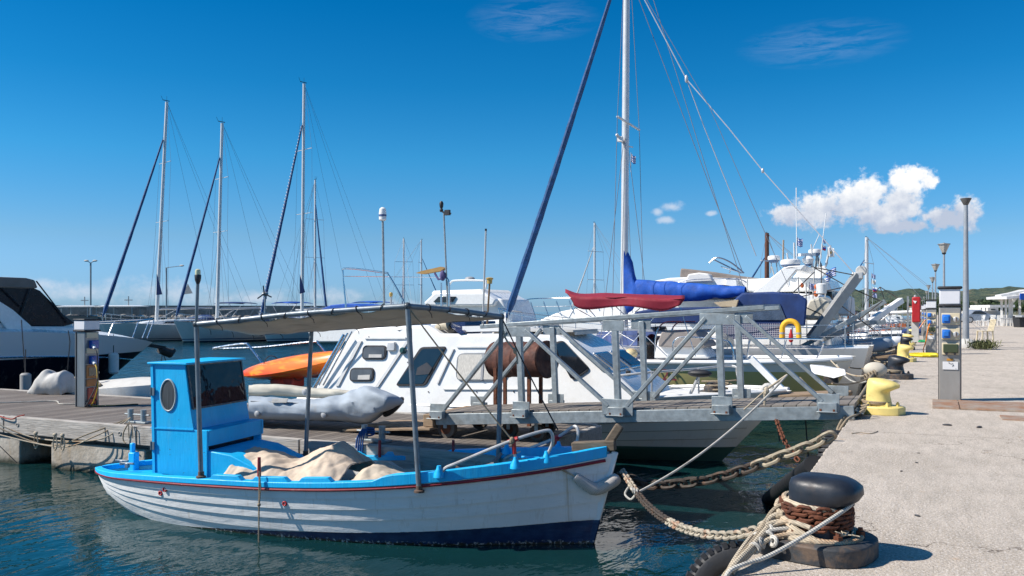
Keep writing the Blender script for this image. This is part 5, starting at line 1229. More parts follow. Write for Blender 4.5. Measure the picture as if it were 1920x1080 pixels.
def sailhull(t, L, B, fb, m_, stern=.72, sheer=.25, rake=1.0, deck=True, name='hull'):
    hl = L/2; zs = lambda q: fb*(1+sheer*max(0, q)**2+.05*q*q); b = lambda q: B/2*(1-max(0, q)**2.3)**.75*(1-(1-stern)*max(0, -q)**2)+.01
    f = hullfn(hl, zs, b, lambda q: -.35, rake, rake*.5, lambda q: .30+.35*max(0, q)**2, True)
    hull_mesh(f, 30, 10).build(name, m_, t, local=True, ang=40)
    if deck: deck_mesh(f, 24, .97, -.995, .985, .06, .03).build('deck', m_white, t, local=True)
    return f, hl, zs, b
def guard(t, f, zs, t0, t1, h=.55, n=6, r=.013, sides=(-1, 1), pulpit=True):
    for s_ in sides:
        g = MB(); pts = railpts(f, t0, t1, 14, s_, 1, -.06, h); g.tube(pts, r*.8, 5); g.tube([p-Vector((0, 0, h*.48)) for p in pts], r*.55, 4)
        for i in range(0, 15, max(1, 14//n)): g.tube([pts[i], pts[i]-Vector((0, 0, h))], r, 5)
        g.build('guard_rail', m_steel, t, local=True)
def sprayhood(t, x, w_, h, l, z, m_, name='spray_hood'):
    g = MB()
    def fn(u, v):
        a = math.pi*v; k = .35+.65*u
        return Vector((x-l*u*(1-.0*v), -math.cos(a)*w_/2, z+h*k*math.sin(a)**.6*(1-.18*max(0, u-.7)/.3)))
    g.grid(fn, 8, 14); o = g.build(name, m_, t, local=True, solid=.02)
    g = MB(); g.grid(lambda u, v: fn(.08+.34*u, .22+.2*v)+Vector((.02, 0, .02)), 3, 4); g.grid(lambda u, v: fn(.08+.34*u, .58+.2*v)+Vector((.02, 0, .02)), 3, 4); g.build('window', mat('clear_vinyl', (.35, .38, .42), .1), o, local=True)
def sailboat(label, L, B, fb, loc, rz, J, H, lean, hull_m, genoa, boomz=1.35, boomL=.36, cov=None, hood=m_navy, mr=.10, spread=(.45, .72), gr=.11, wr=.010, group=None, boom_m=None, bimini=None, extra=None, foreh=.86, striped=False, mast_m=None, backst=True):
    t = thing('sailing_boat', label, 'sailing boat', loc, rz, group)
    f, hl, zs, b = sailhull(t, L, B, fb, hull_m)
    xm = hl-J; zd = zs(.1)
    g = MB(); ring = lambda x, w_, z: [Vector((x, -w_, zd-.05)), Vector((x, -w_*.85, z)), Vector((x, w_*.85, z)), Vector((x, w_, zd-.05))]
    g.loft([ring(xm+J*.45, B*.13, zd+.05), ring(xm+J*.2, B*.2, zd+.30), ring(xm-.5, B*.27, zd+.42), ring(xm-L*.28, B*.30, zd+.50)]); cr = g.build('coach_roof', m_white, t, local=True, bevel=.05)
    for s_ in (-1, 1):
        g = MB(); y = B*.262*s_; g.prism([Vector((xm-.2, y, zd+.14)), Vector((xm-L*.22, y*1.05, zd+.18)), Vector((xm-L*.22, y*1.0, zd+.34)), Vector((xm-.35, y*.95, zd+.28))], (0, .05*s_, 0)); g.build('window', m_glass, cr, local=True)
    base = Vector((xm, 0, zd+.3)); topv = Vector((xm+lean, 0, H))
    g = MB(); g.tube([base, topv], [mr, mr*.8], 10); ms = g.build('mast', mast_m or m_mast, t, local=True)
    g = MB()
    for k in spread:
        c_ = base.lerp(topv, k); w_ = B*.36*(1-.3*k)
        g.bar(c_+Vector((-.1, -w_, .05)), c_+Vector((-.1, w_, .05)), .07, .035)
    g.build('spreaders', m_mast, ms, local=True)
    g = MB(); kv = min(1, H/18)**2; g.tube([topv, topv+Vector((0, 0, .5*kv))], .012, 4); g.bar(topv+Vector((-.25*kv, 0, .1*kv)), topv+Vector((.35*kv, 0, .12*kv)), .05*kv, .05*kv); g.tube([topv+Vector((.35*kv, 0, .1*kv)), topv+Vector((.5*kv, 0, .45*kv))], .014, 4); g.build('wind_vane', m_black, ms, local=True)
    # furled genoa
    bw = Vector((hl-.25, 0, zs(1)+.35)); tp = base.lerp(topv, foreh); k = 24
    g = MB(); P_ = [bw.lerp(tp, i/k) - Vector((0, 0, .12*math.sin(math.pi*i/k))) for i in range(k+1)]
    rr = [gr*(.35 if i == 0 else 1.0-.62*(i/k)**1.3)*(1+.07*math.sin(i*2.1)) for i in range(k+1)]
    g.tube(P_[:-1], rr[:-1], 8); gen = g.build('furled_genoa', genoa, t, local=True)
    if striped:
        g = MB(); 
        for i in range(60):
            q = P_[0].lerp(P_[-2], i/60+.005); d_ = (P_[-2]-P_[0]).normalized(); g.ring(q, d_+Vector((.5, .9, 0)), gr*(1.04-.62*(i/60)**1.3), .022, 10, 4)
        g.build('lacing', m_white, gen, local=True)
    g = MB(); wire(g, bw-Vector((0, 0, .3)), bw, .03); wire(g, P_[-2], tp, wr); g.build('forestay', m_wire, t, local=True)
    if backst: g = MB(); wire(g, topv, Vector((-hl+.1, B*.2, zs(-1)+.1)), wr); wire(g, topv, Vector((-hl+.1, -B*.2, zs(-1)+.1)), wr); g.build('backstay', m_wire, t, local=True)
    for s_ in (-1, 1):
        g = MB(); lo = Vector((xm-.15, s_*B*.46, zd)); pr = lo
        for kk in spread:
            c_ = base.lerp(topv, kk)+Vector((-.1, s_*B*.36*(1-.3*kk), .05)); wire(g, pr, c_, wr); pr = c_
        wire(g, pr, topv, wr); wire(g, lo+Vector((-.25, 0, 0)), base.lerp(topv, spread[0]), wr); wire(g, lo+Vector((.35, 0, 0)), base.lerp(topv, spread[0]), wr); g.build('shroud', m_wire, t, local=True)
    # boom
    bz = zd+boomz; a = Vector((xm-.15, 0, bz)); c_ = Vector((xm-L*boomL, 0, bz+.12))
    g = MB(); g.tube([a, c_], .085, 8); bo = g.build('boom', boom_m or m_alu, t, local=True)
    g = MB(); g.tube([Vector((xm-.1, 0, zd+.45)), a.lerp(c_, .35)], .035, 6); g.build('vang', m_alu, bo, local=True)
    g = MB(); wire(g, topv, c_, wr); g.tube([c_+Vector((.3, 0, 0)), Vector((c_.x+.1, 0, zd+.3))], .015, 4); g.build('topping_lift', m_wire, t, local=True)
    if cov:
        g = MB(); N = 26
        def fc(u, v):
            q = a.lerp(c_, u); ph = 2*math.pi*v; hh = (.14+.26*(1-u))+.85*max(0, 1-u*16)**1.2
            y = math.sin(ph)*(.18+.008*math.sin(u*23))*(.8 if u < .05 else 1); z = math.cos(ph)*hh + hh*.55 - .006*math.sin(u*31)
            return q+Vector((.12 if u < .02 else 0, y, z)) + Vector((0, .02*mnoise.noise(Vector((u*19, v*7, 5))), .03*mnoise.noise(Vector((u*9, v*3, 2)))))
        g.grid(fc, 60, N); g.build('sail_cover', cov, t, local=True)
    if hood: sprayhood(t, xm-L*.22, B*.62, .62, L*.11, zd+.35, hood)
    if bimini: 
        g = MB(); x0 = -hl+L*.04; x1 = -hl+L*.24
        g.grid(lambda u, v: Vector((x0+(x1-x0)*u, (v-.5)*B*.7, zd+1.85+.12*math.sin(math.pi*v)+.05*math.sin(math.pi*u))), 8, 8); bm = g.build('bimini', bimini, t, local=True, solid=.03)
        g = MB()
        for x in (x0, x1):
            for s_ in (-1, 1): g.tube([Vector((x, s_*B*.35, zd+1.85)), Vector(((x0+x1)/2, s_*B*.42, zd+.1))], .015, 5)
        g.build('bimini_frame', m_steel, bm, local=True)
    guard(t, f, zs, -.9, .95, .6, 5)
    g = MB(); p1 = f(.9, 1, 1, -.05)+Vector((0, 0, .62)); p2 = f(.9, 1, -1, -.05)+Vector((0, 0, .62)); tip = Vector((hl+.05, 0, zs(1)+.65)); g.tube([p1, tip, p2], .016, 6); g.tube([p1-Vector((0, 0, .55)), p1], .014, 5); g.tube([p2-Vector((0, 0, .55)), p2], .014, 5); g.tube([tip, tip-Vector((.25, 0, .6))], .014, 5); g.build('pulpit', m_steel, t, local=True)
    return t, f, hl, zs, xm, zd
def at_bow(px, d, hd, L):
    h = rd(*hd).normalized(); r = (px-960)/F*d; p = rd(r, d); c_ = p - h*(L/2); return Vector((c_.x, c_.y, WZ)), math.atan2(h.y, h.x)
# three big sailing yachts on the left
lc, a = at_bow(187, 72, (-.7, -.7), 14); sailboat('white sailing yacht with the leftmost tall mast and a plain navy furled genoa', 14, 4.1, 1.35, lc, a, 4.7, 20.7, -.9, HW3, m_genoa, mr=.16, gr=.17, boomL=.36, hood=m_navy, bimini=m_navy)
lc, a = at_bow(325, 70, (-.7, -.7), 12.5); sailboat('white sailing yacht whose raked bow and navy genoa stand second from the left', 12.5, 3.9, 1.35, lc, a, 3.7, 18.2, -.45, HW, m_genoa, mr=.15, gr=.14, hood=m_navy, bimini=m_royal)
lc, a = at_bow(484, 70, (-.7, -.7), 13); sailboat('white sailing yacht with the tallest left mast and a white laced furled genoa', 13, 4.0, 1.4, lc, a, 4.0, 21.5, -.2, HW, m_genoa, mr=.15, gr=.15, hood=m_navy, bimini=m_royal, striped=True)
lc, a = at_bow(616, 84, (.62, -.7), 11); sailboat('white sailing yacht with a shorter mast and its dark genoa on the right side', 11, 3.5, 1.2, lc, a, 2.6, 15.4, 0, HW2, m_genoa, mr=.12, gr=.12, hood=m_navy, bimini=None)
for i, (px, pt, d, L, rz, lb) in enumerate(((757, 447, 80, 9, 2.2, 'distant sailing boat whose thin mast rises left of the canopy corner'), (790, 450, 95, 10, .3, 'distant sailing boat with a thin mast right of the canopy corner'), (1115, 418, 62, 9, 2.8, 'white sailing boat whose slim mast rises behind the red bimini'), (1625, 445, 46, 9, 2.9, 'sailing boat with a white mast dressed with small signal flags by the hills'), (1438, 437, 37, 8, 2.9, 'sailing boat with a brown wooden mast among the radar domes'))):
    q = P(px, HZ, d); q.z = WZ; H = CH-WZ+(HZ-pt)*d/F; L_ = L
    off = Vector((math.cos(rz), math.sin(rz), 0))*(L/2-L*.33)
    r = sailboat(lb, L, 2.9, 1.05, Vector((q.x, q.y, WZ))-off, rz, L*.33, H, 0, HW2, m_genoa if i != 2 else m_mast, mr=.09 if i < 3 else .11, gr=.07, hood=m_navy, wr=.008, cov=m_navy if i == 4 else None, mast_m=mat('varnished_mast', (.12, .045, .02), .4) if i == 4 else None, foreh=.8)
# hull dummy boats under tender: low white launch behind the pontoon left
t = thing('tender', 'low white tender under canvas moored behind the pontoon right of the pedestal', 'tender', P(240, 745, 19.5)*1.0)
# ================= big motor yacht on the left
h = rd(.5, .866).normalized(); bowp = rd(-11.97, 29); L = 13.0; cc = bowp-h*(L/2)
YF_ = Frame((cc.x, cc.y, WZ), math.atan2(h.y, h.x))
t = thing('motor_yacht', 'large motor yacht with navy lower hull, white topsides and dark canopy at left', 'motor yacht', YF_.o, YF_.a)
yz = lambda q: interp([(-1, 1.95), (-.2, 2.0), (.3, 1.92), (.7, 1.72), (1, 1.46)], q); yb = lambda q: 1.95*(1-max(0, q)**2.6)**.72+.02
yf = hullfn(L/2, yz, yb, lambda q: -.3, 2.5, .2, lambda q: .38+.22*max(0, q)**1.5, True)
m_yh = hullmat('yacht_hull_navy', (.006, .009, .020), (.55, .58, .60), .28, top=(.74, .75, .77), z1=1.22, rough=.5, spec=.06)
# let the boot and colour lines rise a little to the bow
hull_mesh(yf, 44, 16).build('hull', m_yh, t, local=True, ang=50)
deck_mesh(yf, 30, .985, -.99, .985, .14, .02, 10).build('deck', m_white, t, local=True)
g = MB(); 
for s_ in (-1, 1): g.tube(railpts(yf, -.98, .985, 30, s_, .70, .02), .025, 6)
g.build('rubbing_strake', m_steel, t, local=True)
def yq(px, py, y=-1.35): return YF_.y(px, py, y)
g = MB(); g.prism([yq(*p) for p in ((-90, 640), (-90, 575), (0, 590), (52, 611), (118, 611), (146, 611), (182, 619), (190, 650))], (0, 2.7, 0)); g.build('superstructure', m_white, t, local=True, bevel=.06)
g = MB(); g.prism([yq(*p) for p in ((-95, 600), (-95, 528), (0, 536), (62, 539), (76, 545), (97, 566), (120, 590), (142, 606), (120, 612), (50, 612))], (0, 2.66, 0)); cn = g.build('canopy', mat('black_vinyl', (.005, .006, .012), .30, var=.4, scale=3, bump=.006, bscale=5, spec=.3), t, local=True, bevel=.03)
g = MB(); g.prism([yq(px, py, -1.40) for px, py in ((-95, 520), (0, 519), (50, 521), (66, 525), (72, 540), (60, 541), (-95, 538))], (0, 2.8, 0)); g.build('canopy_top', mat('taupe_canvas', (.20, .17, .15), .8, var=.15, bump=.01, bscale=4), cn, local=True, bevel=.04)
g = MB(); g.prism([yq(px, py, -1.39) for px, py in ((-95, 560), (-40, 545), (0, 567), (22, 581), (57, 612), (57, 623), (15, 624), (-5, 596), (-60, 580))], (0, -.08, 0)); g.build('side_wing', m_white, t, local=True, bevel=.02)
for px0, py0, px1, py1 in ((68, 527, 128, 605), (57, 541, 36, 601), (4, 540, 40, 575)):
    g = MB(); g.tube([yq(px0, py0, -1.41), yq(px1, py1, -1.41)], .02, 6); g.build('canopy_seam', m_black, cn, local=True)
# bow rail
g = MB(); top_ = smoothpts([YF_.y(183, 606, -1.2), YF_.y(225, 605, -.9), YF_.y(262, 601, -.5), YF_.y(287, 598, 0)], 5); g.tube(top_, .022, 6); g.tube([Vector((p.x, -p.y, p.z)) for p in top_], .022, 6)
for px, py, y in ((200, 639, -1.05), (247, 640, -.62), (276, 636, -.12)):
    a = YF_.y(px, py-2, y); q = YF_.y(px+13, 605-(px-200)*.07, y*.95)
    for s_ in (1, -1): g.tube([Vector((a.x, a.y*s_, a.z)), Vector((q.x, q.y*s_, q.z))], .018, 6)
g.build('bow_rail', m_steel, t, local=True)
g = MB(); q = Vector((L/2+.05, 0, 1.38)); g.bar(q+Vector((-.4, 0, .05)), q+Vector((.45, 0, -.10)), .22, .10); g.tube([q+Vector((.3, 0, -.15)), q+Vector((.7, 0, -.3)), q+Vector((.9, .05, -.2))], [.14, .16, .08], 8); an = g.build('anchor', mat('black_bag', (.03, .03, .032), .8, bump=.01, bscale=8), t, local=True)
g = MB(); 
for e_ in ((.25, 0, -1.6), (1.0, .1, -1.7)): g.tube([q+Vector((.4, 0, -.25)), Vector((q.x+e_[0], e_[1], .0))], .016, 5)
g.build('anchor_line', m_roped, an, local=True)
def fender(label, px, py0, py1, d, r, mm=None):
    a = P(px, py0, d); c_ = P(px, py1, d); H_ = (a-c_).length; g = MB()
    g.lathe([(.02, 0), (r*.7, .02*H_), (r, .10*H_), (r, .90*H_), (r*.7, .98*H_), (.02, H_)], c_, 14); o = one(g.build('fender', mm or m_whited), label, 'fender')
    g = MB(); g.tube([a-Vector((0, 0, .02)), a+Vector((0, 0, .55))], .012, 5); g.build('lanyard', m_roped, o); return o
fender('pale cylindrical fender hanging on the navy bow of the left yacht', 213, 661, 702, 26.3, .145)
fender('pale fender hanging beside the pontoon at the far left', 48, 699, 737, 20.5, .12, mat('weathered_fender_grey', (.33, .33, .32), .7, var=.15))
g = MB(); g.tube([P(40, 600, 20.9), P(47, 700, 20.5)], .012, 5); g.tube([P(128, 620, 22.5), P(131, 641, 22.4), P(126, 700, 22.2)], .014, 5); one(g.build('fender_lines', m_roped), 'thin dark lines hanging down the side of the left yacht', 'rope')
# small white tender under canvas by the pontoon
tq = Frame((PY(240, 740, 13.6).x, 13.7, WZ), math.radians(-12)); t = COL.objects['tender']; t.location = tq.o; t.rotation_euler = (0, 0, tq.a); WM['tender'] = tq.M
tf = hullfn(1.7, lambda q: .85+.16*q, lambda q: .7*(1-max(0, q)**2.5)**.8, lambda q: 0, .5, .1, lambda q: .4, True)
hull_mesh(tf, 20, 8).build('hull', m_white, t, local=True); deck_mesh(tf, 20, 1, -.99, .97, .28, 0, 8).build('canvas_cover', m_cover, t, local=True)
g = MB(); 
for s_ in (-.25, .1): g.lathe([(.06, .9), (.055, 1.12), (.08, 1.14), (.08, 1.17)], (-.9+s_*2, -.45, 0), 10)
g.tube(smoothpts([Vector((-1.5, -.5, 1.0)), Vector((-1.0, -.5, 1.06)), Vector((-.5, -.55, .98)), Vector((-.2, -.6, .9))], 5), .04, 7); g.build('bow_fittings', m_ropet, t, local=True)
# ================= white cabin boat alongside the pontoon
YN_ = 13.2
CB = thing('cabin_boat', 'white cabin cruiser with curtained window lying behind the pontoon and gangway', 'cabin cruiser', (-6.6, 14.7, WZ))
cf_ = hullfn(4.55, lambda q: interp([(-1, .80), (0, .86), (.3, 1.0), (.6, 1.12), (1, 1.22)], q), lambda q: 1.45*(1-max(0, q)**2.4)**.75*(1-.12*max(0, -q)**2)+.01, lambda q: -.25, 1.35, .3, lambda q: .34+.4*max(0, q)**1.6, True)
m_cbh = hullmat('clinker_hull_white', (.70, .70, .67), (.05, .12, .10), .26)
g = hull_mesh(cf_, 40, 16, [0, .34, .46, .58, .70, .82, .93, 1], .022); g.build('hull', m_cbh, CB, local=True, ang=28)
g = deck_mesh(cf_, 30, .98, -.99, .98, .05, .02); g.build('deck', m_whited, CB, local=True)
g = MB()
for v_ in (.46, .58, .70, .82, .93):
    for s_ in (-1, 1): g.tube(railpts(cf_, -.9, .97, 24, s_, v_, .006), .007, 4)
g.build('seam_shade_lines', mat('seam_shade_dark', (.09, .07, .05), .8), CB, local=True)  # dark tubes mark the seams and stand in for weak lap shadows
g = MB()
for s_ in (-1, 1): g.tube(railpts(cf_, .1, .97, 16, s_, .74, .02), .016, 5)
g.build('rubbing_strake', m_rust, CB, local=True)
g = MB()
for s_ in (-1, 1): g.tube(railpts(cf_, -.97, .985, 24, s_, 1, .01, .02), .03, 6)
g.build('toe_rail', m_white, CB, local=True)
def cq(px, py, y=YN_): return PY(px, py, y)
cab = [(588, 728), (596, 706), (622, 664), (650, 622), (662, 613), (786, 610), (800, 616), (812, 626), (935, 627), (1034, 629), (1060, 641), (1098, 664), (1150, 703), (1188, 735), (1205, 775), (760, 778), (586, 768)]
g = MB(); Pn = [cq(*p) for p in cab]; zb = min(p.z for p in Pn); ring0 = [Vector((p.x, YN_+.0+.22*max(0, (p.z-zb)/1.5), p.z)) for p in Pn]; ring1 = [Vector((p.x, 15.25-.22*max(0, (p.z-zb)/1.5), p.z)) for p in Pn]
g.loft([ring0, ring1]); cabn = g.build('cabin', m_white, CB, bevel=.045)
zt_ = lambda z: YN_+.22*max(0, (z-zb)/1.5)
def panel(name, pts, m_, off=.02, th=.03, parent=cabn, bevel=.0, r=None):
    Q = [cq(*p) for p in pts]; Q = [Vector((p.x, zt_(p.z)-off, p.z)) for p in Q]
    if r:  # rounded corners
        out = []
        n_ = len(Q)
        for i in range(n_):
            a, b_, c_ = Q[i-1], Q[i], Q[(i+1) % n_]; p0 = b_+(a-b_).normalized()*r; p1 = b_+(c_-b_).normalized()*r
            for k in range(5): s = k/4; out.append(p0*(1-s)**2+b_*2*s*(1-s)+p1*s*s)
        Q = out
    g = MB(); g.prism(Q, (0, th, 0)); return g.build(name, m_, parent, bevel=bevel)
def window(pts, grow=3, r=.07, glass=m_glass, rim=m_black):
    cx = sum(p[0] for p in pts)/len(pts); cy = sum(p[1] for p in pts)/len(pts)
    big = [(p[0]+math.copysign(grow, p[0]-cx), p[1]+math.copysign(grow, p[1]-cy)) for p in pts]
    o = panel('window', big, rim, .03, .05, r=r*1.4, bevel=.008); 
    Q = panel('pane', pts, glass, .037, .02, parent=o, r=r*.8); return o
m_pane = mat('grey_pane', (.10, .105, .11), .08, var=.3)
o = window([(674, 651), (713, 651), (713, 672), (674, 672)], 3, .07, m_pane)
panel('blind', [(685, 665), (709, 665), (709, 671), (685, 671)], m_cover, .045, .01, parent=o)
o = window([(654, 693), (693, 693), (693, 713), (654, 713)], 3, .07, m_pane)
panel('blind', [(668, 704), (690, 703), (690, 712), (668, 712)], m_cover, .045, .01, parent=o)
o = window([(784, 655), (825, 654), (790, 720), (742, 720)], 4, .05)
panel('instrument', [(778, 690), (795, 680), (806, 690), (800, 702), (776, 704)], mat('dark_plastic', (.04, .04, .045), .4), .046, .012, parent=o)
o = window([(853, 665), (945, 665), (943, 712), (853, 712)], 3, .10, m_curtain, mat('alu_rim', (.20, .21, .22), .4, .4))
panel('divider', [(898, 664), (902, 664), (902, 713), (898, 713)], m_pcol, .048, .015, parent=o)
# front windows on the slope
for pts in ([(1028, 648), (1050, 641), (1099, 690), (1068, 712)],): window(pts, 3, .05)
for pts in ([(1060, 642), (1068, 640), (1138, 690), (1122, 694)],): window(pts, 3, .03, mat('grey_blue_pane', (.09, .13, .17), .12), m_steel)
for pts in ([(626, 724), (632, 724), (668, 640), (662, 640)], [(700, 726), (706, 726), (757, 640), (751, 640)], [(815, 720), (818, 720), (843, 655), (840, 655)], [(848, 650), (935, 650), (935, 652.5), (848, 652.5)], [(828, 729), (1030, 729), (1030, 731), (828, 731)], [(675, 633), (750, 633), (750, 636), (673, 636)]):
    panel('moulding', pts, mat('moulding_off_white', (.66, .66, .64), .3), .028, .05)  # strips in a slightly darker white than the cabin
panel('vent', [(719, 642), (732, 642), (733, 658), (718, 658)], m_alu, .06, .09, bevel=.01)
g = MB(); q = cq(748, 658); q.y = zt_(q.z)-.03; g.lathe([(.06, -.03), (.06, .03), (.035, .06)], q, 16, Matrix.Rotation(math.pi/2, 3, 'X')); g.build('vent_cap', mat('green_lens', (.03, .09, .09), .2), cabn)
g = MB(); 
for px, py in ((680, 632), (757, 680), (590, 700), (800, 735), (890, 735), (960, 735), (1033, 710)): q = cq(px, py); q.y = zt_(q.z)-.01; g.ell(q, .012, .012, .012, 6, 4)
g.build('screw_heads', m_bbase, cabn)
for ya, yb2, mm in ((13.45, 14.1, mat('grey_blue_pane', (.09, .13, .17), .12)), (14.25, 14.95, m_glass)):
    a0_, a1_ = cq(1062, 642), cq(1098, 664); b0_, b1_ = cq(1098, 664), cq(1150, 703); e_ = (b1_-b0_).normalized(); nn_ = Vector((-e_.z, 0, e_.x)); nn_ = nn_ if nn_.z > 0 else -nn_
    s0, s1 = b0_+e_*.03, b0_.lerp(b1_, .92)
    g = MB(); g.prism([Vector((q.x, y_, q.z))+nn_*.012 for q, y_ in ((s0, ya), (s1, ya), (s1, yb2), (s0, yb2))], nn_*.03); fr2 = g.build('window', m_steel, cabn, bevel=.01)
    g = MB(); s0 = s0+e_*.05; s1 = s1-e_*.05; g.prism([Vector((q.x, y_, q.z))+nn_*.045 for q, y_ in ((s0, ya+.05), (s1, ya+.05), (s1, yb2-.05), (s0, yb2-.05))], nn_*.006); g.build('pane', mm, fr2)
# domed pod, horn, solar panel, roof rack
g = MB(); g.ell(cq(775, 617, 13.9), .32, .5, .18, 16, 8); g.build('pod', m_white, cabn)
g = MB(); q = cq(828, 614, 13.6); g.lathe([(.035, 0), (.06, .05), (.075, .2), (.09, .26), (.1, .27)], q-Vector((.12, 0, 0)), 14, Matrix.Rotation(math.radians(80), 3, 'Y')); g.build('horn', mat('cream_horn', (.45, .39, .28), .4), cabn)
g = MB(); a = [cq(832, 603, 13.7), cq(872, 603, 13.7), cq(872, 624, 13.4), cq(862, 627, 13.4)]; g.prism(a, (0, 1.2, 0)); g.build('solar_panel', m_solar, cabn)
g = MB(); a = [cq(808, 627, 13.75), cq(830, 604, 13.75), cq(862, 627, 13.75)]; g.prism(a, (0, .9, 0)); g.build('panel_bracket', m_bbase, cabn)
g = MB(); g.box((cq(975, 622).x, 14.3, cq(975, 621).z), (1.5, 1.2, .035))
for k in range(9): g.box((cq(905+22*k, 625, 13.8).x, 14.3, cq(905+22*k, 625, 13.8).z), (.03, 1.1, .05))
g.build('roof_rack', m_cover, cabn)
g = MB(); g.bar(cq(868, 617, 13.5), cq(945, 615, 13.5), .05, .10); g.build('roof_light_bar', m_white, cabn)
# grab rails and pulpit on the foredeck
g = MB(); 
for yy in (13.45, 15.9):
    g.tube(smoothpts([PY(1068, 778, yy), PY(1072, 760, yy), PY(1090, 722, yy), PY(1105, 712, yy), PY(1200, 700, yy+.0), PY(1300, 692, (yy+14.7)/2), PY(1372, 686, 14.7), PY(1382, 700, 14.7), PY(1385, 740, 14.7)], 5), .02, 7)
    for px in (1138, 1222, 1310): g.tube([PY(px, 706-(px-1138)*.09, yy if px < 1250 else (yy+14.7)/2), PY(px, 752, yy if px < 1250 else (yy+14.7)/2)], .016, 6)
g.build('pulpit', m_alu, CB)
for px, py in ((1138, 706), (1178, 700), (1391-160, 696)):
    g = MB(); q = PY(px, py, 13.45); g.box(q, (.07, .06, .09)); g.build('rail_clamp', m_black, CB, bevel=.01)
g = MB(); q = PY(1312, 700, 13.9); g.ell(q, .20, .10, .065, 14, 8); g.build('anchor_light_shade', m_black, CB)
g = MB(); g.bar(PY(1288, 752, 14.0), PY(1310, 706, 13.9), .05, .03); g.build('shade_bracket', m_alu, CB)
# bowsprit platform of teak
g = MB(); A_ = PY(1300, 746, 14.7); B_ = PY(1598, 733, 14.7); g.prism([A_+Vector((0, -.42, 0)), B_+Vector((-.12, -.20, 0)), B_+Vector((0, -.08, 0)), B_+Vector((0, .08, 0)), B_+Vector((-.12, .2, 0)), A_+Vector((0, .42, 0))], (0, 0, -.07)); g.build('bowsprit', m_teak, CB, bevel=.02)
g = MB(); g.bar(A_+Vector((.3, -.3, -.12)), B_+Vector((-.3, -.1, -.14)), .08, .08); g.build('bowsprit_beam', m_alu, CB)
for i, px in enumerate((1335, 1440, 1345)):
    g = MB(); q = PY(px, 738, 14.5); 
    if i == 0: g.ell(q+Vector((0, 0, .08)), .14, .1, .12, 10, 8); g.tube([q+Vector((-.2, 0, .02)), q+Vector((.2, 0, .12))], .03, 6)
    elif i == 1: g.ring(q+Vector((0, 0, .06)), (0, 1, .2), .08, .04, 14, 6)
    else: g.tube([q+Vector((.1*math.cos(k*.9)*(1+.1*k), .1*math.sin(k*.9), .02+.01*k)) for k in range(22)], .014, 5)
    g.build(['windlass', 'bow_roller', 'coiled_line'][i], [m_bbase, m_cover, m_ropet][i], CB)
g = MB(); g.bar(PY(1408, 672, 14.9), PY(1474, 738, 14.9), .12, .10); g.build('sprit_stay', m_white, CB)
g = MB(); g.tube([cq(588, 728, 13.3), cq(645, 628, 13.4)], .035, 8); g.tube([cq(598, 722, 13.2), cq(652, 625, 13.3)], .02, 7); g.tube([cq(606, 722, 13.2), cq(660, 622, 13.2)], .015, 6); g.build('stern_struts', m_steel, CB)
# antennas and poles on the roof of the cabin boat
def ant(name, px, pyb, pyt, px2, Y, r, m_, hd=None):
    g = MB(); a = PY(px, pyb, Y); c_ = PY(px2, pyt, Y); g.tube([a, c_], r, 8); o = g.build(name, m_, CB); return o, c_
o, c_ = ant('antenna_pole', 721, 612, 408, 717.5, 14.3, .022, m_galv)
g = MB(); g.lathe([(.05, -.06), (.072, -.04), (.075, .08), (.062, .17), (.03, .20), (0, .205)], c_, 16); cp = g.build('antenna_dome', m_white, o); g = MB(); g.lathe([(.0765, .02), (.0765, .06)], c_, 16); g.build('dome_band', mat('blue_band', (.08, .12, .25), .4), cp)
o, c_ = ant('antenna_pole', 841, 612, 397, 832, 14.2, .017, m_galv)
g = MB(); g.lathe([(.03, 0), (.035, .04), (.02, .06), (.035, .10), (.04, .16), (.02, .2)], c_+Vector((-.05, 0, 0)), 12); g.bar(c_+Vector((-.03, 0, 0)), c_+Vector((.15, 0, -.04)), .04, .03); g.box(c_+Vector((.08, 0, -.02)), (.10, .06, .10)); g.build('wind_sensor', m_black, o)
o, c_ = ant('antenna_pole', 905, 612, 433, 911, 14.1, .018, m_alu)
g = MB(); g.lathe([(.02, 0), (.02, .04)], c_, 8); g.build('tip', m_black, o)
o, c_ = ant('lamp_pole', 913, 612, 532, 918, 14.0, .018, mat('brown_pole', (.16, .10, .05), .6))
g = MB(); g.lathe([(.045, 0), (.05, .07), (.065, .08), (.07, .10), (.03, .115)], c_, 14); g.build('lamp', mat('amber_lamp', (.50, .34, .10), .4), o)
o, c_ = ant('lamp_pole', 734, 612, 556, 733, 14.0, .018, m_alu); g = MB(); g.lathe([(.03, 0), (.035, .06), (.02, .08)], c_, 10); g.build('lamp', mat('amber_lamp', (.50, .34, .10), .4), o)
# stainless frame with arch and wires
g = MB(); yy = 14.6
g.tube(smoothpts([PY(651, 610, yy), PY(648, 570, yy), PY(643, 515, yy), PY(650, 503, yy), PY(720, 511, yy), PY(727, 514, yy), PY(742, 538, yy), PY(757, 566, yy), PY(765, 590, yy)], 4), .019, 7)
g.tube([PY(643, 518, yy), PY(830, 520, yy)], .006, 4); g.build('stern_arch', m_steel, CB)
g = MB(); yy = 14.2; g.tube(smoothpts([PY(828, 612, yy), PY(827, 530, yy)], 2), .02, 7); g.tube(smoothpts([PY(842, 612, yy), PY(842, 540, yy), PY(838, 522, yy), PY(828, 515, yy)], 5), .02, 7); g.build('davit', m_steel, CB)
g = MB(); g.prism([PY(779, 512, yy), PY(790, 508, yy), PY(826, 500, yy), PY(833, 503, yy), PY(826, 508, yy), PY(792, 514, yy)], (0, .12, 0)); g.build('varnished_paddle', mat('varnished_wood', (.42, .25, .08), .35, var=.2), CB)
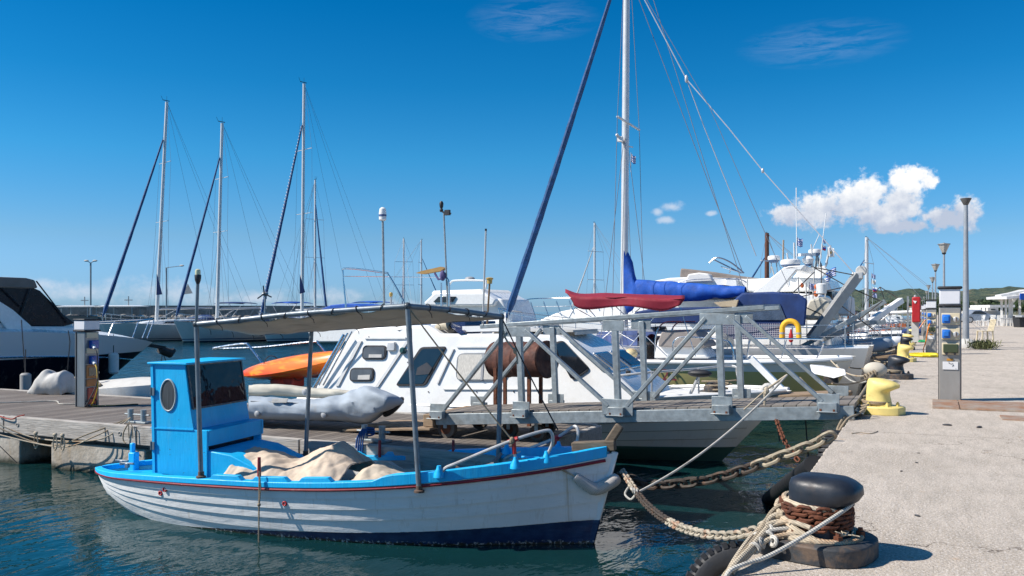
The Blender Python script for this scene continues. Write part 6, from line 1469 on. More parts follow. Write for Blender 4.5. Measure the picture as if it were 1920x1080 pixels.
g = MB(); g.ell(PY(830, 517, yy-.05), .06, .06, .10, 8, 6); g.tube([PY(815, 512, yy), PY(822, 524, yy), PY(832, 522, yy)], .02, 6); g.build('cloth_knot', mat('purple_cloth', (.10, .08, .2), .8), CB)
# frame and kayaks off the stern
g = MB(); yy = 15.2
g.tube(smoothpts([PY(400, 653, yy), PY(430, 648, yy), PY(458, 645, yy), PY(468, 650, yy), PY(500, 693, yy), PY(523, 722, yy)], 5), .03, 8)
g.tube(smoothpts([PY(400, 654, yy+.8), PY(490, 651, yy+.8), PY(585, 641, yy+.8), PY(597, 645, yy+.8), PY(617, 668, yy+.8)], 5), .028, 8)
g.build('stern_davits', m_steel, CB)
def kayak(label, A_, B_, Lx, r, m_, tilt=0):
    A_, B_ = Vector(A_), Vector(B_); g = MB(); d_ = (B_-A_); x = d_.normalized(); y = Vector((0, 1, 0)); z = x.cross(y).normalized(); y = z.cross(x); rings = []
    for i in range(29):
        u = i/28; w_ = max(.02, math.sin(math.pi*u)**.55); c_ = A_+d_*u + Vector((0, 0, .10*(2*u-1)**2)); ring = []
        for k in range(16):
            a = 2*math.pi*k/16; yy_ = math.cos(a)*r*w_; zz = math.sin(a)*r*w_*(.42 if math.sin(a) < 0 else .62); zz += .03*math.cos(a*3)*w_
            ring.append(c_+y*yy_+(-z if z.z < 0 else z)*zz)
        rings.append(ring)
    g.loft(rings); return one(g.build('kayak', m_), label, 'kayak')
m_kay = bpy.data.materials.get('kayak_orange_yellow')
m, n, b = nt('kayak_orange_yellow'); co = coords(n); sp = n.nodes.new('ShaderNodeSeparateXYZ'); n.links.new(co, sp.inputs[0])
c = mix(n, ramp(n, math_(n, 'ADD', sp.outputs[2], math_(n, 'MULTIPLY', noise_(n, co, 2.5, 3), .16)), .22, .42), (.72, .07, .012), (.80, .17, .015)); c = mix(n, ramp(n, noise_(n, coords(n, (.8, 2, 6)), 2.2, 2), .50, .62), c, (.84, .27, .02)); n.links.new(c, b.inputs['Base Color']); b.inputs['Roughness'].default_value = .3
kayak('orange and yellow kayak lashed on its side behind the grey dinghy', PY(454, 710, 15.2), PY(672, 672, 14.4), 2.6, .44, m)
kayak('red kayak lying behind the orange one beside the white cabin', PY(500, 700, 16.0), PY(690, 690, 15.6), 2.6, .36, mat('kayak_red', (.62, .025, .015), .35))
g = MB(); 
for px in (510, 560): 
    q = PY(px, 690, 14.95); g.ring(q, (1, 0, .1), .27, .009, 18, 5)
one(g.build('lashing', m_roped), 'thin cords lashing the orange kayak to the steel frame', 'rope')
g = MB(); g.box(PY(545, 716, 15.0), (.45, .4, .22)); g.ell(PY(525, 716, 14.9), .22, .2, .12, 12, 8); one(g.build('red_bag', mat('dull_red_bag', (.30, .03, .02), .7), bevel=.04), 'dull red bag hanging beneath the kayaks', 'bag')
# rusty barrel barbecue on legs on the pontoon
bq = PY(968, 775, 12.2); t = thing('barrel_barbecue', 'rusty brown oil drum barbecue on four legs standing on the pontoon', 'barbecue', (bq.x, bq.y, DZ))
m_brl = mat('rusty_drum', (.075, .027, .018), .75, .1, var=.45, scale=6, stain=(.17, .07, .04), sfac=.7, sscale=6, bump=.006, bscale=20)
a = PY(930, 674, 12.3); c_ = PY(1027, 674, 12.0)
dv = (c_-a); ax = dv.normalized(); Lq = dv.length; rot = ax.to_track_quat('Z', 'X').to_matrix()
g = MB(); g.lathe([(.02, 0), (.27, .0), (.285, .015), (.27, .04), (.27, .24), (.283, .26), (.27, .28), (.27, .52), (.283, .54), (.27, .56), (.27, Lq-.03), (.285, Lq-.015), (.27, Lq), (.02, Lq)], a-Vector((0, 0, .0)), 32, rot); g.build('drum', m_brl, t)
for px in (929, 947, 992, 1014):
    g = MB(); yy = 12.0 if px in (929, 992) else 12.55; p0 = PY(px, 690, yy); p1 = Vector((p0.x, p0.y, DZ)); g.bar(p0, p1, .05, .05); g.build('leg', m_rust, t)
g = MB(); q = PY(1042, 676, 12.0); g.tube([q-ax*.1, q+ax*.05], .015, 6); g.tube([PY(985, 672, 11.95), PY(1000, 666, 11.9), PY(1000, 680, 11.9)], .012, 5); g.build('handle', m_black, t)
GY = [(16.3, 20.4), (18.6, 23.2), (19.1, 23.5), (21.6, 26.6), (24, 29.5), (31, 38), (45, 50)]
def PYF(px, py, y): return PY(px, py, interp(GY, y) if y > 16.3 else y)
# ================= beige motor boat with console and crimson bimini
RC = Vector((-5.9, 21.85, WZ)); t = thing('motor_boat', 'white and olive motor boat with console and crimson bimini behind the gangway', 'motor boat', RC); RB_ = t
rf = hullfn(4.3, lambda q: interp([(-1, 1.28), (0, 1.33), (.6, 1.38), (1, 1.46)], q), lambda q: 1.36*(1-max(0, q)**3)**.8+.02, lambda q: -.2, 1.0, .1, lambda q: .28+.4*max(0, q)**2, True)
hull_mesh(rf, 36, 14).build('hull', hullmat('olive_white_hull', (.50, .44, .19), (.05, .06, .05), .1, top=(.70, .69, .65), z1=1.10, rough=.2), t, local=True, ang=40)
g = MB()
for s_ in (-1, 1): g.tube(railpts(rf, -.98, .985, 30, s_, .97, .02), .055, 8)
g.build('rub_rail', m_white, t, local=True)
deck_mesh(rf, 24, .95, -.98, .97, .02, .05).build('deck', m_white, t, local=True)
def rq(px, py, y=17.6): return PYF(px, py, y)
g = MB(); g.prism([rq(*p, 17.1) for p in ((1226, 672), (1232, 640), (1240, 628), (1290, 630), (1312, 645), (1330, 672))], (0, 1.0, 0)); cs = g.build('console', m_white, t, bevel=.05)
g = MB(); g.prism([rq(*p, 17.0) for p in ((1234, 640), (1240, 622), (1252, 620), (1302, 622), (1322, 646), (1322, 652), (1234, 650))], (0, 1.25, 0)); g.build('console_cover', mat('taupe_cover', (.26, .23, .21), .6), cs, bevel=.03)
g = MB(); 
for k in range(2):
    x0 = 1228+k*26; yy = 17.2+.8*k
    g.tube(smoothpts([rq(x0, 672, yy), rq(x0+2, 630, yy), rq(x0+16, 606, yy), rq(x0+50, 603, yy)], 5), .018, 6)
g.build('console_rail', m_steel, t)
g = MB(); q = rq(1183, 663, 16.9); g.ell(q, .17, .17, .13, 16, 10); one(g.build('round_fender', mat('cream_fender', (.62, .50, .28), .5)), 'round cream fender lying on the stern of the olive motor boat', 'fender')
g = MB(); g.box(rq(1222, 655, 17.7), (.22, .3, .55)); g.ell(rq(1222, 640, 17.7), .17, .2, .2, 10, 8); g.build('outboard', m_blackgl, t, bevel=.04)
# bow rail
for yy, s_ in ((16.65, -1), (18.55, 1)):
    g = MB(); g.tube(smoothpts([rq(1265, 704, yy), rq(1262, 650, yy), rq(1268, 636, yy), rq(1285, 632, yy), rq(1350, 637, yy), rq(1372, 650, yy), rq(1378, 705, yy)], 5), .022, 8)
    if s_ < 0: g.build('side_rail', m_steel, t)
g = MB(); 
for yy in (16.7, 18.5): g.tube(smoothpts([rq(1400, 672, yy), rq(1408, 636, yy), rq(1425, 635, yy), rq(1530, 636, (yy+17.6)/2), rq(1543, 640, 17.6), rq(1540, 655, 17.6), rq(1530, 674, 17.6)], 5), .020, 7); g.tube([rq(1465, 672, yy), rq(1475, 637, yy)], .014, 5)
g.build('bow_rail', m_steel, t)
# name digits on the side
def text(s, size, m_, parent, loc, rot, name='registration', th=.004):
    c_ = bpy.data.curves.new('t', 'FONT'); c_.body = s; c_.size = size; c_.extrude = th; o = bpy.data.objects.new('t', c_); COL.objects.link(o)
    dg = bpy.context.evaluated_depsgraph_get(); me = bpy.data.meshes.new_from_object(o.evaluated_get(dg)); bpy.data.objects.remove(o)
    ob = bpy.data.objects.new(name, me); me.materials.clear(); me.materials.append(m_); COL.objects.link(ob); ob.parent = parent
    l = wmat(parent).inverted() @ Vector(loc); ob.location = l; ob.rotation_euler = rot; return ob
text('122', .38, mat('dark_red_letters', (.16, .02, .03), .5), t, PYF(1226, 712, 16.38), (math.pi/2, 0, 0))
# bimini
def bim(u, v):
    px = 1060+224*u; ytop = interp([(1060, 549), (1085, 556), (1150, 558), (1180, 557), (1240, 562), (1284, 560)], px); q = rq(px, ytop, 16.75+v*1.7)
    q.z += .10*math.sin(math.pi*v) - .02*math.sin(u*14)*math.sin(math.pi*v); return q
g = MB(); g.grid(bim, 24, 12)
def flap(u, v):
    px = 1060+224*u; ytop = interp([(1060, 549), (1085, 556), (1150, 558), (1180, 557), (1240, 562), (1284, 560)], px); dr = interp([(1060, 4), (1072, 23), (1160, 17), (1232, 20), (1252, 21), (1284, 12)], px)
    return rq(px+8*v*(1-2*u), ytop+dr*v, 16.74-.03*math.sin(u*11+v))
g.grid(flap, 24, 4); bm = g.build('bimini', m_crimson, t, solid=.012)
g = MB()
for (x0, y0, x1, y1) in ((1078, 577, 1190, 640), (1078, 577, 1065, 600), (1200, 578, 1110, 650), (1155, 575, 1250, 668), (1275, 576, 1304, 668), (1100, 575, 1210, 700), (1240, 580, 1180, 650)):
    for yy in (16.8, 18.4): g.tube([rq(x0, y0, yy), rq(x1, y1, yy)], .012, 6)
g.build('bimini_frame', m_steel, bm)
# ================= the sailing boat with the tall mast
SB = Frame((-6.95, 25.0, WZ), math.pi)
st, sf, shl, szs, sxm, szd = sailboat('sailing boat with the tallest near mast, blue furled genoa and royal blue sail cover', 11.0, 3.4, 1.50, SB.o, SB.a, 4.15, 14.3, -.1, HW, m_genoa, boomz=1.35, boomL=.325, cov=m_royal, backst=False, hood=None, mr=.118, gr=.125, wr=.009, foreh=.93, spread=(.5,))
# strip of radar / steaming light on the mast, small flag
g = MB(); q = P(1163, 262, 25.9); g.bar(P(1156, 252, 25.8), P(1171, 270, 26.1), .06, .06); g.box(P(1163, 261, 25.9), (.14, .14, .14)); g.bar(P(1176, 274, 26.1), P(1187, 276, 26.1), .03, .03); g.build('mast_light', m_whited, COL.objects.get(st.name))
g = MB(); hd_ = PY(1172, -70, 25); sp_ = PY(1287, 148, 25)
g.tube([hd_, sp_], .016, 5); g.tube([sp_, PY(1366, 240, 24.8), PY(1430, 320, 24.6), PY(1601, 512, 24.2)], .014, 5); g.tube([sp_, PY(1321, 240, 25.3), PY(1418, 480, 25.6)], .014, 5); g.ell(sp_, .05, .05, .12, 8, 6); g.ell(PY(1430, 320, 24.6), .04, .04, .07, 8, 6); g.build('backstay', mat('pale_wire', (.55, .56, .58), .4, .3), st)
g = MB(); g.tube([hd_, PY(1393, 512, 25.2)], .010, 5); g.tube([hd_, PY(1330, 200, 24.8), PY(1480, 540, 24.6)], .008, 5); g.build('running_stay', mat('grey_wire', (.16, .17, .2), .5), st)
# cockpit tent
def sb(px, py, y): return PYF(px, py, y)
g = MB(); g.loft([[sb(*p, yy) for p in ((1380, 612), (1378, 560), (1392, 549), (1450, 547), (1498, 551), (1514, 562), (1510, 612))] for yy in (19.3, 19.4, 21.4, 21.5)]); tn = g.build('cockpit_tent', m_navy, st, bevel=.05)
g = MB(); g.prism([sb(*p, 19.27) for p in ((1384, 600), (1384, 572), (1462, 570), (1474, 600))], (0, .03, 0)); g.build('tent_window', mat('smoky_vinyl', (.06, .085, .13), .25, var=.3, bump=.01), tn)
g = MB(); g.loft([[sb(*p, yy) for p in ((1192, 606), (1190, 585), (1230, 577), (1372, 575), (1384, 582), (1386, 608))] for yy in (19.5, 19.6, 21.2, 21.3)]); g.build('deck_cover', m_navy, st, bevel=.04)
g = MB(); g.prism([sb(*p, 19.2) for p in ((1338, 567), (1384, 562), (1380, 575), (1350, 575))], (0, .8, 0)); g.build('wooden_tray', mat('pale_wood', (.45, .36, .24), .7), st)
# solar mesh along the rail
m, n, b = nt('rail_netting'); co = coords(n); b.inputs['Base Color'].default_value = (.05, .045, .11, 1)
bk = n.nodes.new('ShaderNodeTexBrick'); n.links.new(coords(n, (1, 1, 1), (math.pi/2, 0, 0)), bk.inputs[0]); bk.offset = 0
for k, v in (('Scale', 1), ('Mortar Size', .006), ('Brick Width', .055), ('Row Height', .055)): bk.inputs[k].default_value = v
c = mix(n, bk.outputs['Fac'], (.035, .035, .09), (.42, .42, .45)); n.links.new(c, b.inputs['Base Color'])
g = MB(); g.prism([sb(*p, 19.15) for p in ((1350, 608), (1462, 606), (1462, 634), (1440, 636), (1375, 636), (1355, 622))], (0, .02, 0)); g.build('rail_net', m, st, smooth=False)
# horseshoe buoy
g = MB(); g.prism([sb(*p, 19.6) for p in ((1098, 656), (1112, 628), (1150, 615), (1222, 613), (1240, 656))], (0, 1.5, 0)); dg2 = g.build('spray_dodger', mat('clear_vinyl', (.35, .38, .42), .1), st, bevel=.04)
for k_, (a_, c2_) in enumerate((((1112, 648), (1150, 622)), ((1160, 648), (1195, 620)), ((1200, 648), (1228, 622)))):
    g = MB(); g.prism([sb(a_[0], a_[1], 19.55), sb(c2_[0], a_[1], 19.55), sb(c2_[0], c2_[1], 19.55), sb(a_[0]+8, c2_[1], 19.55)], (0, .02, 0)); g.build('dodger_window', mat('blue_vinyl', (.10, .14, .30), .2, var=.4), dg2)
t = thing('horseshoe_buoy', 'yellow horseshoe lifebuoy hanging on the stern rail right of the navy tent', 'lifebuoy', sb(1482, 640, 18.95))
q = sb(1482, 618, 18.95); pts = []
for i in range(17): a = math.pi*(i/16); pts.append(q+Vector((math.cos(a)*.20, 0, .02+math.sin(a)*.20)))
pts = [pts[0]+Vector((.01, 0, -.24)), pts[0]+Vector((.005, 0, -.12))]+pts+[pts[-1]+Vector((-.005, 0, -.12)), pts[-1]+Vector((-.01, 0, -.24))]
g = MB(); g.tube(pts, .068, 12); g.build('float', mat('buoy_yellow', (.78, .42, .015), .6), t)
g = MB(); 
for k in (1, -2): g.tube([pts[k]+Vector((0, 0, .03)), pts[k]-Vector((0, 0, .02))], .071, 12)
g.build('reflective_band', mat('grey_band', (.30, .32, .32), .4), t)
g = MB(); g.lathe([(.03, 0), (.055, .04), (.055, .20), (.03, .26), (.02, .34)], sb(1483, 642, 18.95), 12); g.build('light_float', m_red, t)
# ================= white motor yachts behind
def profile_boat(name, label, cat, base, layers, zlow=None):
    t = thing(name, label, cat, base); out = []
    for nm, pts, y0, y1, mm, bv in layers: g = MB(); g.prism([PYF(*p, y0) for p in pts], (0, y1-y0, 0)); out.append(g.build(nm, mm, t, bevel=bv))
    return t, out
yA = 26.0
t, o = profile_boat('motor_yacht', 'large white flybridge motor yacht behind the red bimini and blue sail cover', 'motor yacht', PYF(1280, 640, yA+2), [
    ('hull', [(990, 606), (1030, 598), (1150, 596), (1560, 600), (1560, 700), (1080, 700), (1040, 660)], yA, yA+4.2, m_white, .15),
    ('coach_roof', [(1010, 600), (1050, 584), (1110, 573), (1165, 570), (1190, 566), (1225, 560), (1560, 560), (1560, 604), (1010, 606)], yA+.5, yA+3.7, m_white, .10),
    ('saloon', [(1180, 564), (1215, 540), (1300, 536), (1560, 536), (1560, 566), (1180, 570)], yA+.6, yA+3.6, m_blackgl, .05),
    ('flybridge', [(1196, 536), (1206, 530), (1255, 521), (1300, 519), (1400, 523), (1480, 520), (1552, 522), (1560, 546), (1380, 548), (1200, 540)], yA+.2, yA+4.0, m_white, .10),
    ('flybridge_cover', [(1274, 520), (1276, 503), (1296, 505), (1340, 510), (1385, 517), (1440, 524), (1400, 530), (1300, 524)], yA+.5, yA+3.4, mat('taupe_canvas', (.20, .17, .15), .8), .05),
    ('covered_seat', [(1284, 530), (1290, 514), (1310, 511), (1328, 513), (1338, 528)], yA+.1, yA+1.4, m_cloth, .05),
    ('helm_block', [(1358, 545), (1361, 522), (1380, 521), (1384, 545)], yA-.1, yA+.9, m_white, .03)])
g = MB(); g.prism([PYF(*p, yA-.9) for p in ((1226, 552), (1232, 541), (1262, 537), (1345, 538), (1384, 549), (1380, 556))], (0, 2.6, 0)); g.build('tender_cover', m_navy, t, bevel=.05)
g = MB()
for i in range(9):
    px = 1005+24*i; g.tube([PYF(px, 598-i*2.8, yA), PYF(px-10, 566-i*1.0, yA)], .02, 5); g.tube([PYF(px, 598-i*2.8, yA+3.8), PYF(px-10, 568-i*1.0, yA+3.8)], .02, 5)
for yy in (yA, yA+3.8):
    g.tube(smoothpts([PYF(985, 562, yA+2), PYF(1000, 560, (yy+yA+2)/2), PYF(1040, 559, yy), PYF(1200, 556, yy)], 4), .022, 6); g.tube([PYF(1000, 575, yy), PYF(1200, 572, yy)], .012, 5)
g.build('bow_rail', m_steel, t)
g = MB()
g.tube(smoothpts([PYF(1330, 493, yA+1), PYF(1345, 483, yA+1), (PYF(1370, 492, yA+1)), PYF(1395, 512, yA+1)], 5), .03, 6); g.tube([PYF(1335, 485, yA+3), PYF(1390, 512, yA+3)], .03, 6); g.tube(smoothpts([PYF(1352, 500, yA+.6), PYF(1372, 506, yA+.6), PYF(1392, 512, yA+.6)], 4), .02, 6); g.tube([PYF(1368, 512, yA+2), PYF(1369, 502, yA+2)], .03, 6); g.build('bimini_hoops', m_steel, t)
g = MB()
for yy in (yA-.1,): g.tube(smoothpts([PYF(1270, 530, yy), PYF(1300, 524, yy), PYF(1380, 523, yy), PYF(1400, 530, yy)], 5), .018, 6)
g.build('flybridge_rail', m_steel, t)
# second yacht with radar arch
yB = 24.0
t2, o = profile_boat('motor_yacht', 'white motor yacht with slanted radar arch, white domes and antennas behind the navy tent', 'motor yacht', PYF(1480, 640, yB+2), [
    ('hull', [(1340, 640), (1345, 610), (1560, 610), (1566, 690), (1370, 690)], yB, yB+3.4, m_white, .1),
    ('deck_house', [(1350, 612), (1380, 556), (1420, 546), (1540, 552), (1560, 612)], yB+.3, yB+3.1, m_white, .08),
    ('radar_arch', [(1408, 552), (1470, 501), (1486, 499), (1500, 500), (1492, 508), (1455, 552)], yB+.2, yB+.5, m_white, .03),
    ('radar_arch', [(1458, 552), (1500, 505), (1545, 498), (1553, 508), (1512, 548)], yB+2.8, yB+3.1, m_white, .03),
    ('arch_top', [(1466, 505), (1478, 499), (1510, 497), (1502, 507)], yB+.2, yB+3.1, m_white, .03)])
dome = lambda px, py, w_, h_, yy, leg, nm='radar_dome': None
def rdome(px, pyt, pyb, wpx, yy, leg=0):
    a = PYF(px, pyb, yy); k = (a-CAM).dot(V_)/F; r = wpx/2*k; h_ = (pyb-pyt)*k; g = MB()
    g.lathe([(r*.75, 0), (r*.95, h_*.2), (r, h_*.5), (r*.95, h_*.85), (r*.6, h_)], a, 20); o = g.build('radar_dome', m_white, t2)
    g = MB(); g.lathe([(r*.6, -.05), (r*.96, 0.03), (r*.97, h_*.2)], a, 20); g.build('dome_base', mat('dome_blue', (.05, .12, .25), .4), o)
    if leg:
        g = MB(); 
        for s_ in (-.08, .08): g.tube([a+Vector((s_, 0, 0)), a+Vector((s_*1.5, 0, -leg*k))], .02, 6)
        g.build('dome_stand', m_galv, o)
rdome(1451, 479, 490, 23, yB+2.0, 22); rdome(1482, 486, 499, 37, yB+.5); rdome(1528, 467, 477, 24, yB+2.2, 24)
rdome(1516, 490, 496, 16, yB+1.2)
g = MB(); g.bar(PYF(1498, 478, yB+1), PYF(1526, 477, yB+1.6), .14, .10); g.lathe([(.16, -.22), (.2, -.1), (.08, 0)], PYF(1515, 480, yB+1.2), 12); g.build('radar_scanner', m_white, t2)
for (px, pb, px2, pt, yy, r, mm) in ((1490, 500, 1489, 455, yB+1, .035, m_mast), (1494, 500, 1493, 352, yB+1, .016, m_white), (1468, 500, 1469, 450, yB+.4, .028, mat('buff', (.40, .3, .2), .6)), (1478, 500, 1476, 474, yB+.6, .03, m_mast), (1536, 500, 1549, 400, yB+2, .014, m_white), (1524, 500, 1521, 458, yB+1.4, .03, m_mast), (1548, 500, 1557, 460, yB+2.6, .04, m_mast), (1540, 500, 1530, 476, yB+2.4, .05, m_galv), (1506, 505, 1536, 440, yB+1.4, .012, m_white), (1528, 505, 1533, 477, yB+2.3, .05, m_galv)):
    g = MB(); g.tube([PYF(px, pb, yy), PYF(px2, pt, yy)], r, 6); g.build('antenna', mm, t2)
g = MB()
for yy in (yB-.2, yB+3.0): g.tube(smoothpts([PYF(1350, 640, yy), PYF(1352, 600, yy), PYF(1362, 590, yy), PYF(1420, 588, yy), PYF(1545, 592, yy), PYF(1560, 600, yy), PYF(1562, 640, yy)], 4), .02, 6)
for px in (1380, 1420, 1460, 1500, 1540): g.tube([PYF(px, 640, yB-.2), PYF(px+2, 589, yB-.2)], .015, 5)
g.build('stern_rail', m_steel, t2)
for px, pb, px2, pt, yy in ((1500, 640, 1497, 520, yB-.6), (1513, 640, 1511, 530, yB-.7), (1524, 560, 1527, 505, yB+.2), (1545, 600, 1548, 548, yB-.3), (1460, 548, 1447, 500, yB+.6), (1400, 548, 1402, 520, yB+.4)):
    g = MB(); g.tube([PYF(px, pb, yy), PYF(px2, pt, yy)], .022, 6); g.build('upright_pole', m_cover, t2)
# flags
def flagmat(kind):
    nm = 'flag_'+kind
    if nm in MC: return MC[nm]
    m, n, b = nt(nm); tc_ = n.nodes.new('ShaderNodeUVMap'); sp = n.nodes.new('ShaderNodeSeparateXYZ'); n.links.new(tc_.outputs[0], sp.inputs[0]); u, v = sp.outputs[0], sp.outputs[1]
    if kind == 'striped_blue':
        s_ = math_(n, 'GREATER_THAN', math_(n, 'FRACT', math_(n, 'MULTIPLY', v, 4.5)), .5); c = mix(n, s_, (.02, .09, .42), (.75, .75, .75))
        can = math_(n, 'MULTIPLY', math_(n, 'LESS_THAN', u, .4), math_(n, 'GREATER_THAN', v, .45)); cr_ = math_(n, 'MAXIMUM', math_(n, 'LESS_THAN', math_(n, 'ABSOLUTE', math_(n, 'SUBTRACT', u, .2)), .04), math_(n, 'LESS_THAN', math_(n, 'ABSOLUTE', math_(n, 'SUBTRACT', v, .73)), .06))
        c = mix(n, can, c, mix(n, cr_, (.02, .09, .42), (.75, .75, .75)))
    elif kind == 'tricolour': c = mix(n, math_(n, 'GREATER_THAN', v, .33), (.5, .02, .03), (.03, .06, .4)); c = mix(n, math_(n, 'GREATER_THAN', v, .66), c, (.75, .75, .75))
    else:
        du = math_(n, 'SUBTRACT', u, .5); dv = math_(n, 'SUBTRACT', v, .55); r_ = math_(n, 'ADD', math_(n, 'MULTIPLY', du, du), math_(n, 'MULTIPLY', dv, dv)); c = mix(n, math_(n, 'LESS_THAN', r_, .03), (.75, .75, .73), (.62, .38, .04))
    n.links.new(c, b.inputs['Base Color']); b.inputs['Roughness'].default_value = .8; MC[nm] = m; return m
def flag(label, px0, py0, px1, py1, Y, kind, droop=0.0, ph=0):
    A_ = PYF(px0, py0, Y); k = (A_-CAM).dot(V_)/F; w_ = (px1-px0)*k; h_ = (py1-py0)*k; g = MB()
    nu, nv2 = 14, 8
    def fn(u, v): return A_+R_*(w_*u)+V_*(.12*w_*math.sin(u*8+ph+v))-U_*(h_*(1-v)) - U_*(droop*u*h_) + U_*(.08*h_*math.sin(u*7+ph))
    g.grid(fn, nu, nv2); o = g.build('flag', flagmat(kind), smooth=True, fix=False, solid=.004)
    uv = o.data.uv_layers.new(name='UVMap'); idx = [(i/nu, j/nv2) for i in range(nu+1) for j in range(nv2+1)]
    for l in o.data.loops: uv.data[l.index].uv = idx[l.vertex_index]
    g = MB(); g.tube([A_+U_*.05, A_-U_*(h_+.3)], .01, 5); g.build('flag_pole', m_alu, o)
    return one(o, label, 'flag')
flag('blue and white striped flag on the tallest whip antenna', 1494, 446, 1505, 461, 25, 'striped_blue', .2, 1)
flag('small white, blue and red flag among the radar masts', 1540, 460, 1549, 469, 26, 'tricolour', .1)
flag('white flag with a gold emblem at the right of the radar masts', 1552, 464, 1564, 480, 26.5, 'emblem', .2, 2)
flag('large drooping blue and white flag hanging beside the right radar arch', 1549, 512, 1567, 529, 24, 'striped_blue', -.7, 3)
flag('blue and white flag hanging lower between two orange buoys', 1517, 530, 1526, 542, 23.5, 'striped_blue', .3, 1)
flag('small striped flag on the spreader of the tall near mast', 1183, 289, 1192, 304, 20.7, 'striped_blue', .3, 1)
flag('tiny striped flag above the tricolour one', 1542, 446, 1548, 454, 26, 'striped_blue', .5, 1)
for i, (px, py, kd) in enumerate(((1634, 513, 'striped_blue'), (1634, 524, 'emblem'), (1636, 538, 'tricolour'), (1636, 549, 'striped_blue'))):
    flag(['topmost signal flag on the white mast by the hills', 'second signal flag down on the white mast by the hills', 'third signal flag down on the white mast by the hills', 'lowest signal flag on the white mast by the hills'][i], px, py, px+8, py+8, 41, kd, .3, i)
# orange buoys and white fender on the arch yacht
for i, (px, py0, py1) in enumerate(((1504, 530, 540), (1530, 533, 543), (1530, 545, 557))):
    g = MB(); a = PYF(px, py0, 23.4); c_ = PYF(px, py1, 23.4); h_ = (a-c_).length; g.ell((a+c_)/2, h_*.35, h_*.35, h_*.5, 12, 8); one(g.build('buoy', mat('orange_buoy', (.60, .13, .03), .6)), ['round orange buoy on the stern rail of the arch yacht, left of the others', 'upper orange buoy beside the hanging white fender', 'lower orange buoy beside the hanging white fender'][i], 'buoy')
fender('white fender with dark cap hanging below the right radar arch', 1540, 531, 552, 24.2, .14)
# cream covered boats and passerelles toward the quay
def covered(label, pts, y0, y1, mm, extra=None):
    g = MB(); dy_ = y1-y0; y0 = interp(GY, y0); y1 = y0+dy_*1.2; c0_ = [PY(*p, y0) for p in pts]; cen = sum(c0_, Vector())/len(c0_)
    t = thing('covered_boat', label, 'boat', cen-Vector((0, 0, .6))); g.loft([[Vector((p.x, y0+(y1-y0)*k, cen.z+(p.z-cen.z)*s)) for p in c0_] for k, s in ((0, .9), (.15, 1), (.5, 1.04), (.85, 1), (1, .9))]); g.build('canvas_cover', mm, t, bevel=.04); return t
def lowhull(t, x0, x1, yc, B, fb, mm, bow=1, name='hull'):
    L_ = abs(x1-x0); cx = (x0+x1)/2; f = hullfn(L_/2, lambda q: fb*(1+.18*max(0, q)**2), lambda q: B/2*(1-max(0, q)**2.5)**.75+.01, lambda q: -.2, L_*.12, .1, lambda q: .32+.3*max(0, q)**2, True)
    M = Matrix.Translation((cx, yc, WZ)) @ Matrix.Rotation(0 if bow > 0 else math.pi, 4, 'Z')
    g = hull_mesh(f, 24, 8); g.v = [M @ Vector(v) for v in g.v]; o = g.build(name, mm, t, ang=40)
    g = deck_mesh(f, 16, .96, -.98, .97, .05, .03, 6); g.v = [M @ Vector(v) for v in g.v]; g.build('deck', m_whited, t); return f, M
t = covered('boat under a pleated cream cover right of the navy tent', [(1512, 575), (1518, 562), (1540, 556), (1556, 566), (1562, 600), (1508, 600)], 21.8, 23.4, mat('cream_canvas', (.50, .47, .39), .8, bump=.02, bscale=4)); lowhull(t, -11, -3.2, 27.8, 2.8, 1.2, HW2, 1)
t = covered('boat under a large white tent with grey end behind the wheel arm', [(1534, 590), (1540, 552), (1560, 546), (1580, 552), (1590, 556), (1592, 592)], 27.5, 30, m_cloth); lowhull(t, -13, -3.4, 35.5, 3.2, 1.3, HW2, 1)
m_arm = mat('weathered_aluminium', (.34, .34, .325), .5, .3, var=.15, scale=4)
def arm(label, a, c_, Y0, Y1, w_, h_, mm, wheel=False, wires=()):
    A_ = PYF(*a, Y0); B_ = PYF(*c_, Y1); t = thing('gangplank', label, 'gangplank', A_); g = MB(); g.bar(A_, B_, w_, h_); g.build('beam', mm, t, bevel=.01)
    if wheel:
        g = MB(); g.lathe([(.03, -.07), (.13, -.07), (.15, -.03), (.15, .03), (.13, .07), (.03, .07)], B_+(B_-A_).normalized()*.18, 16, Matrix.Rotation(math.pi/2, 3, 'X')); g.build('wheel', m_cover, t)
        g = MB(); g.box(B_, (.3, .2, .2)); g.build('wheel_fork', m_alu, t, bevel=.03)
    g = MB()
    for p, q, Y in wires: g.tube([PYF(*p, Y), PYF(*q, Y)], .016, 5)
    if wires: g.build('stay_wire', m_bbase, t)
arm('grey lifting gangplank with a round end wheel, the longest and highest one', (1520, 636), (1608, 517), 20.9, 21.6, .20, .26, m_arm, True, [((1520, 500), (1603, 516), 21.5), ((1527, 502), (1588, 537), 21.5), ((1527, 510), (1475, 560), 21.5), ((1588, 537), (1475, 562), 21.5), ((1590, 537), (1652, 565), 21.6), ((1475, 560), (1545, 592), 21.4)])
arm('grey gangplank crossing low under the wheel arm', (1470, 668), (1660, 565), 21.0, 21.4, .14, .12, m_galv, False, [((1655, 564), (1610, 600), 21.2), ((1560, 560), (1640, 620), 21.3)])
arm('white lifted gangplank rising at the right towards the hills', (1628, 605), (1690, 563), 27, 28, .20, .20, m_white, False, [((1690, 563), (1650, 538), 28), ((1650, 538), (1625, 565), 28), ((1650, 538), (1668, 590), 28)])
arm('short pale gangplank above the teak boat', (1540, 637), (1628, 603), 22.6, 23.0, .26, .12, m_arm)
arm('horizontal steel gangplank behind the others', (1535, 607), (1660, 604), 26, 26.5, .16, .14, m_galv)
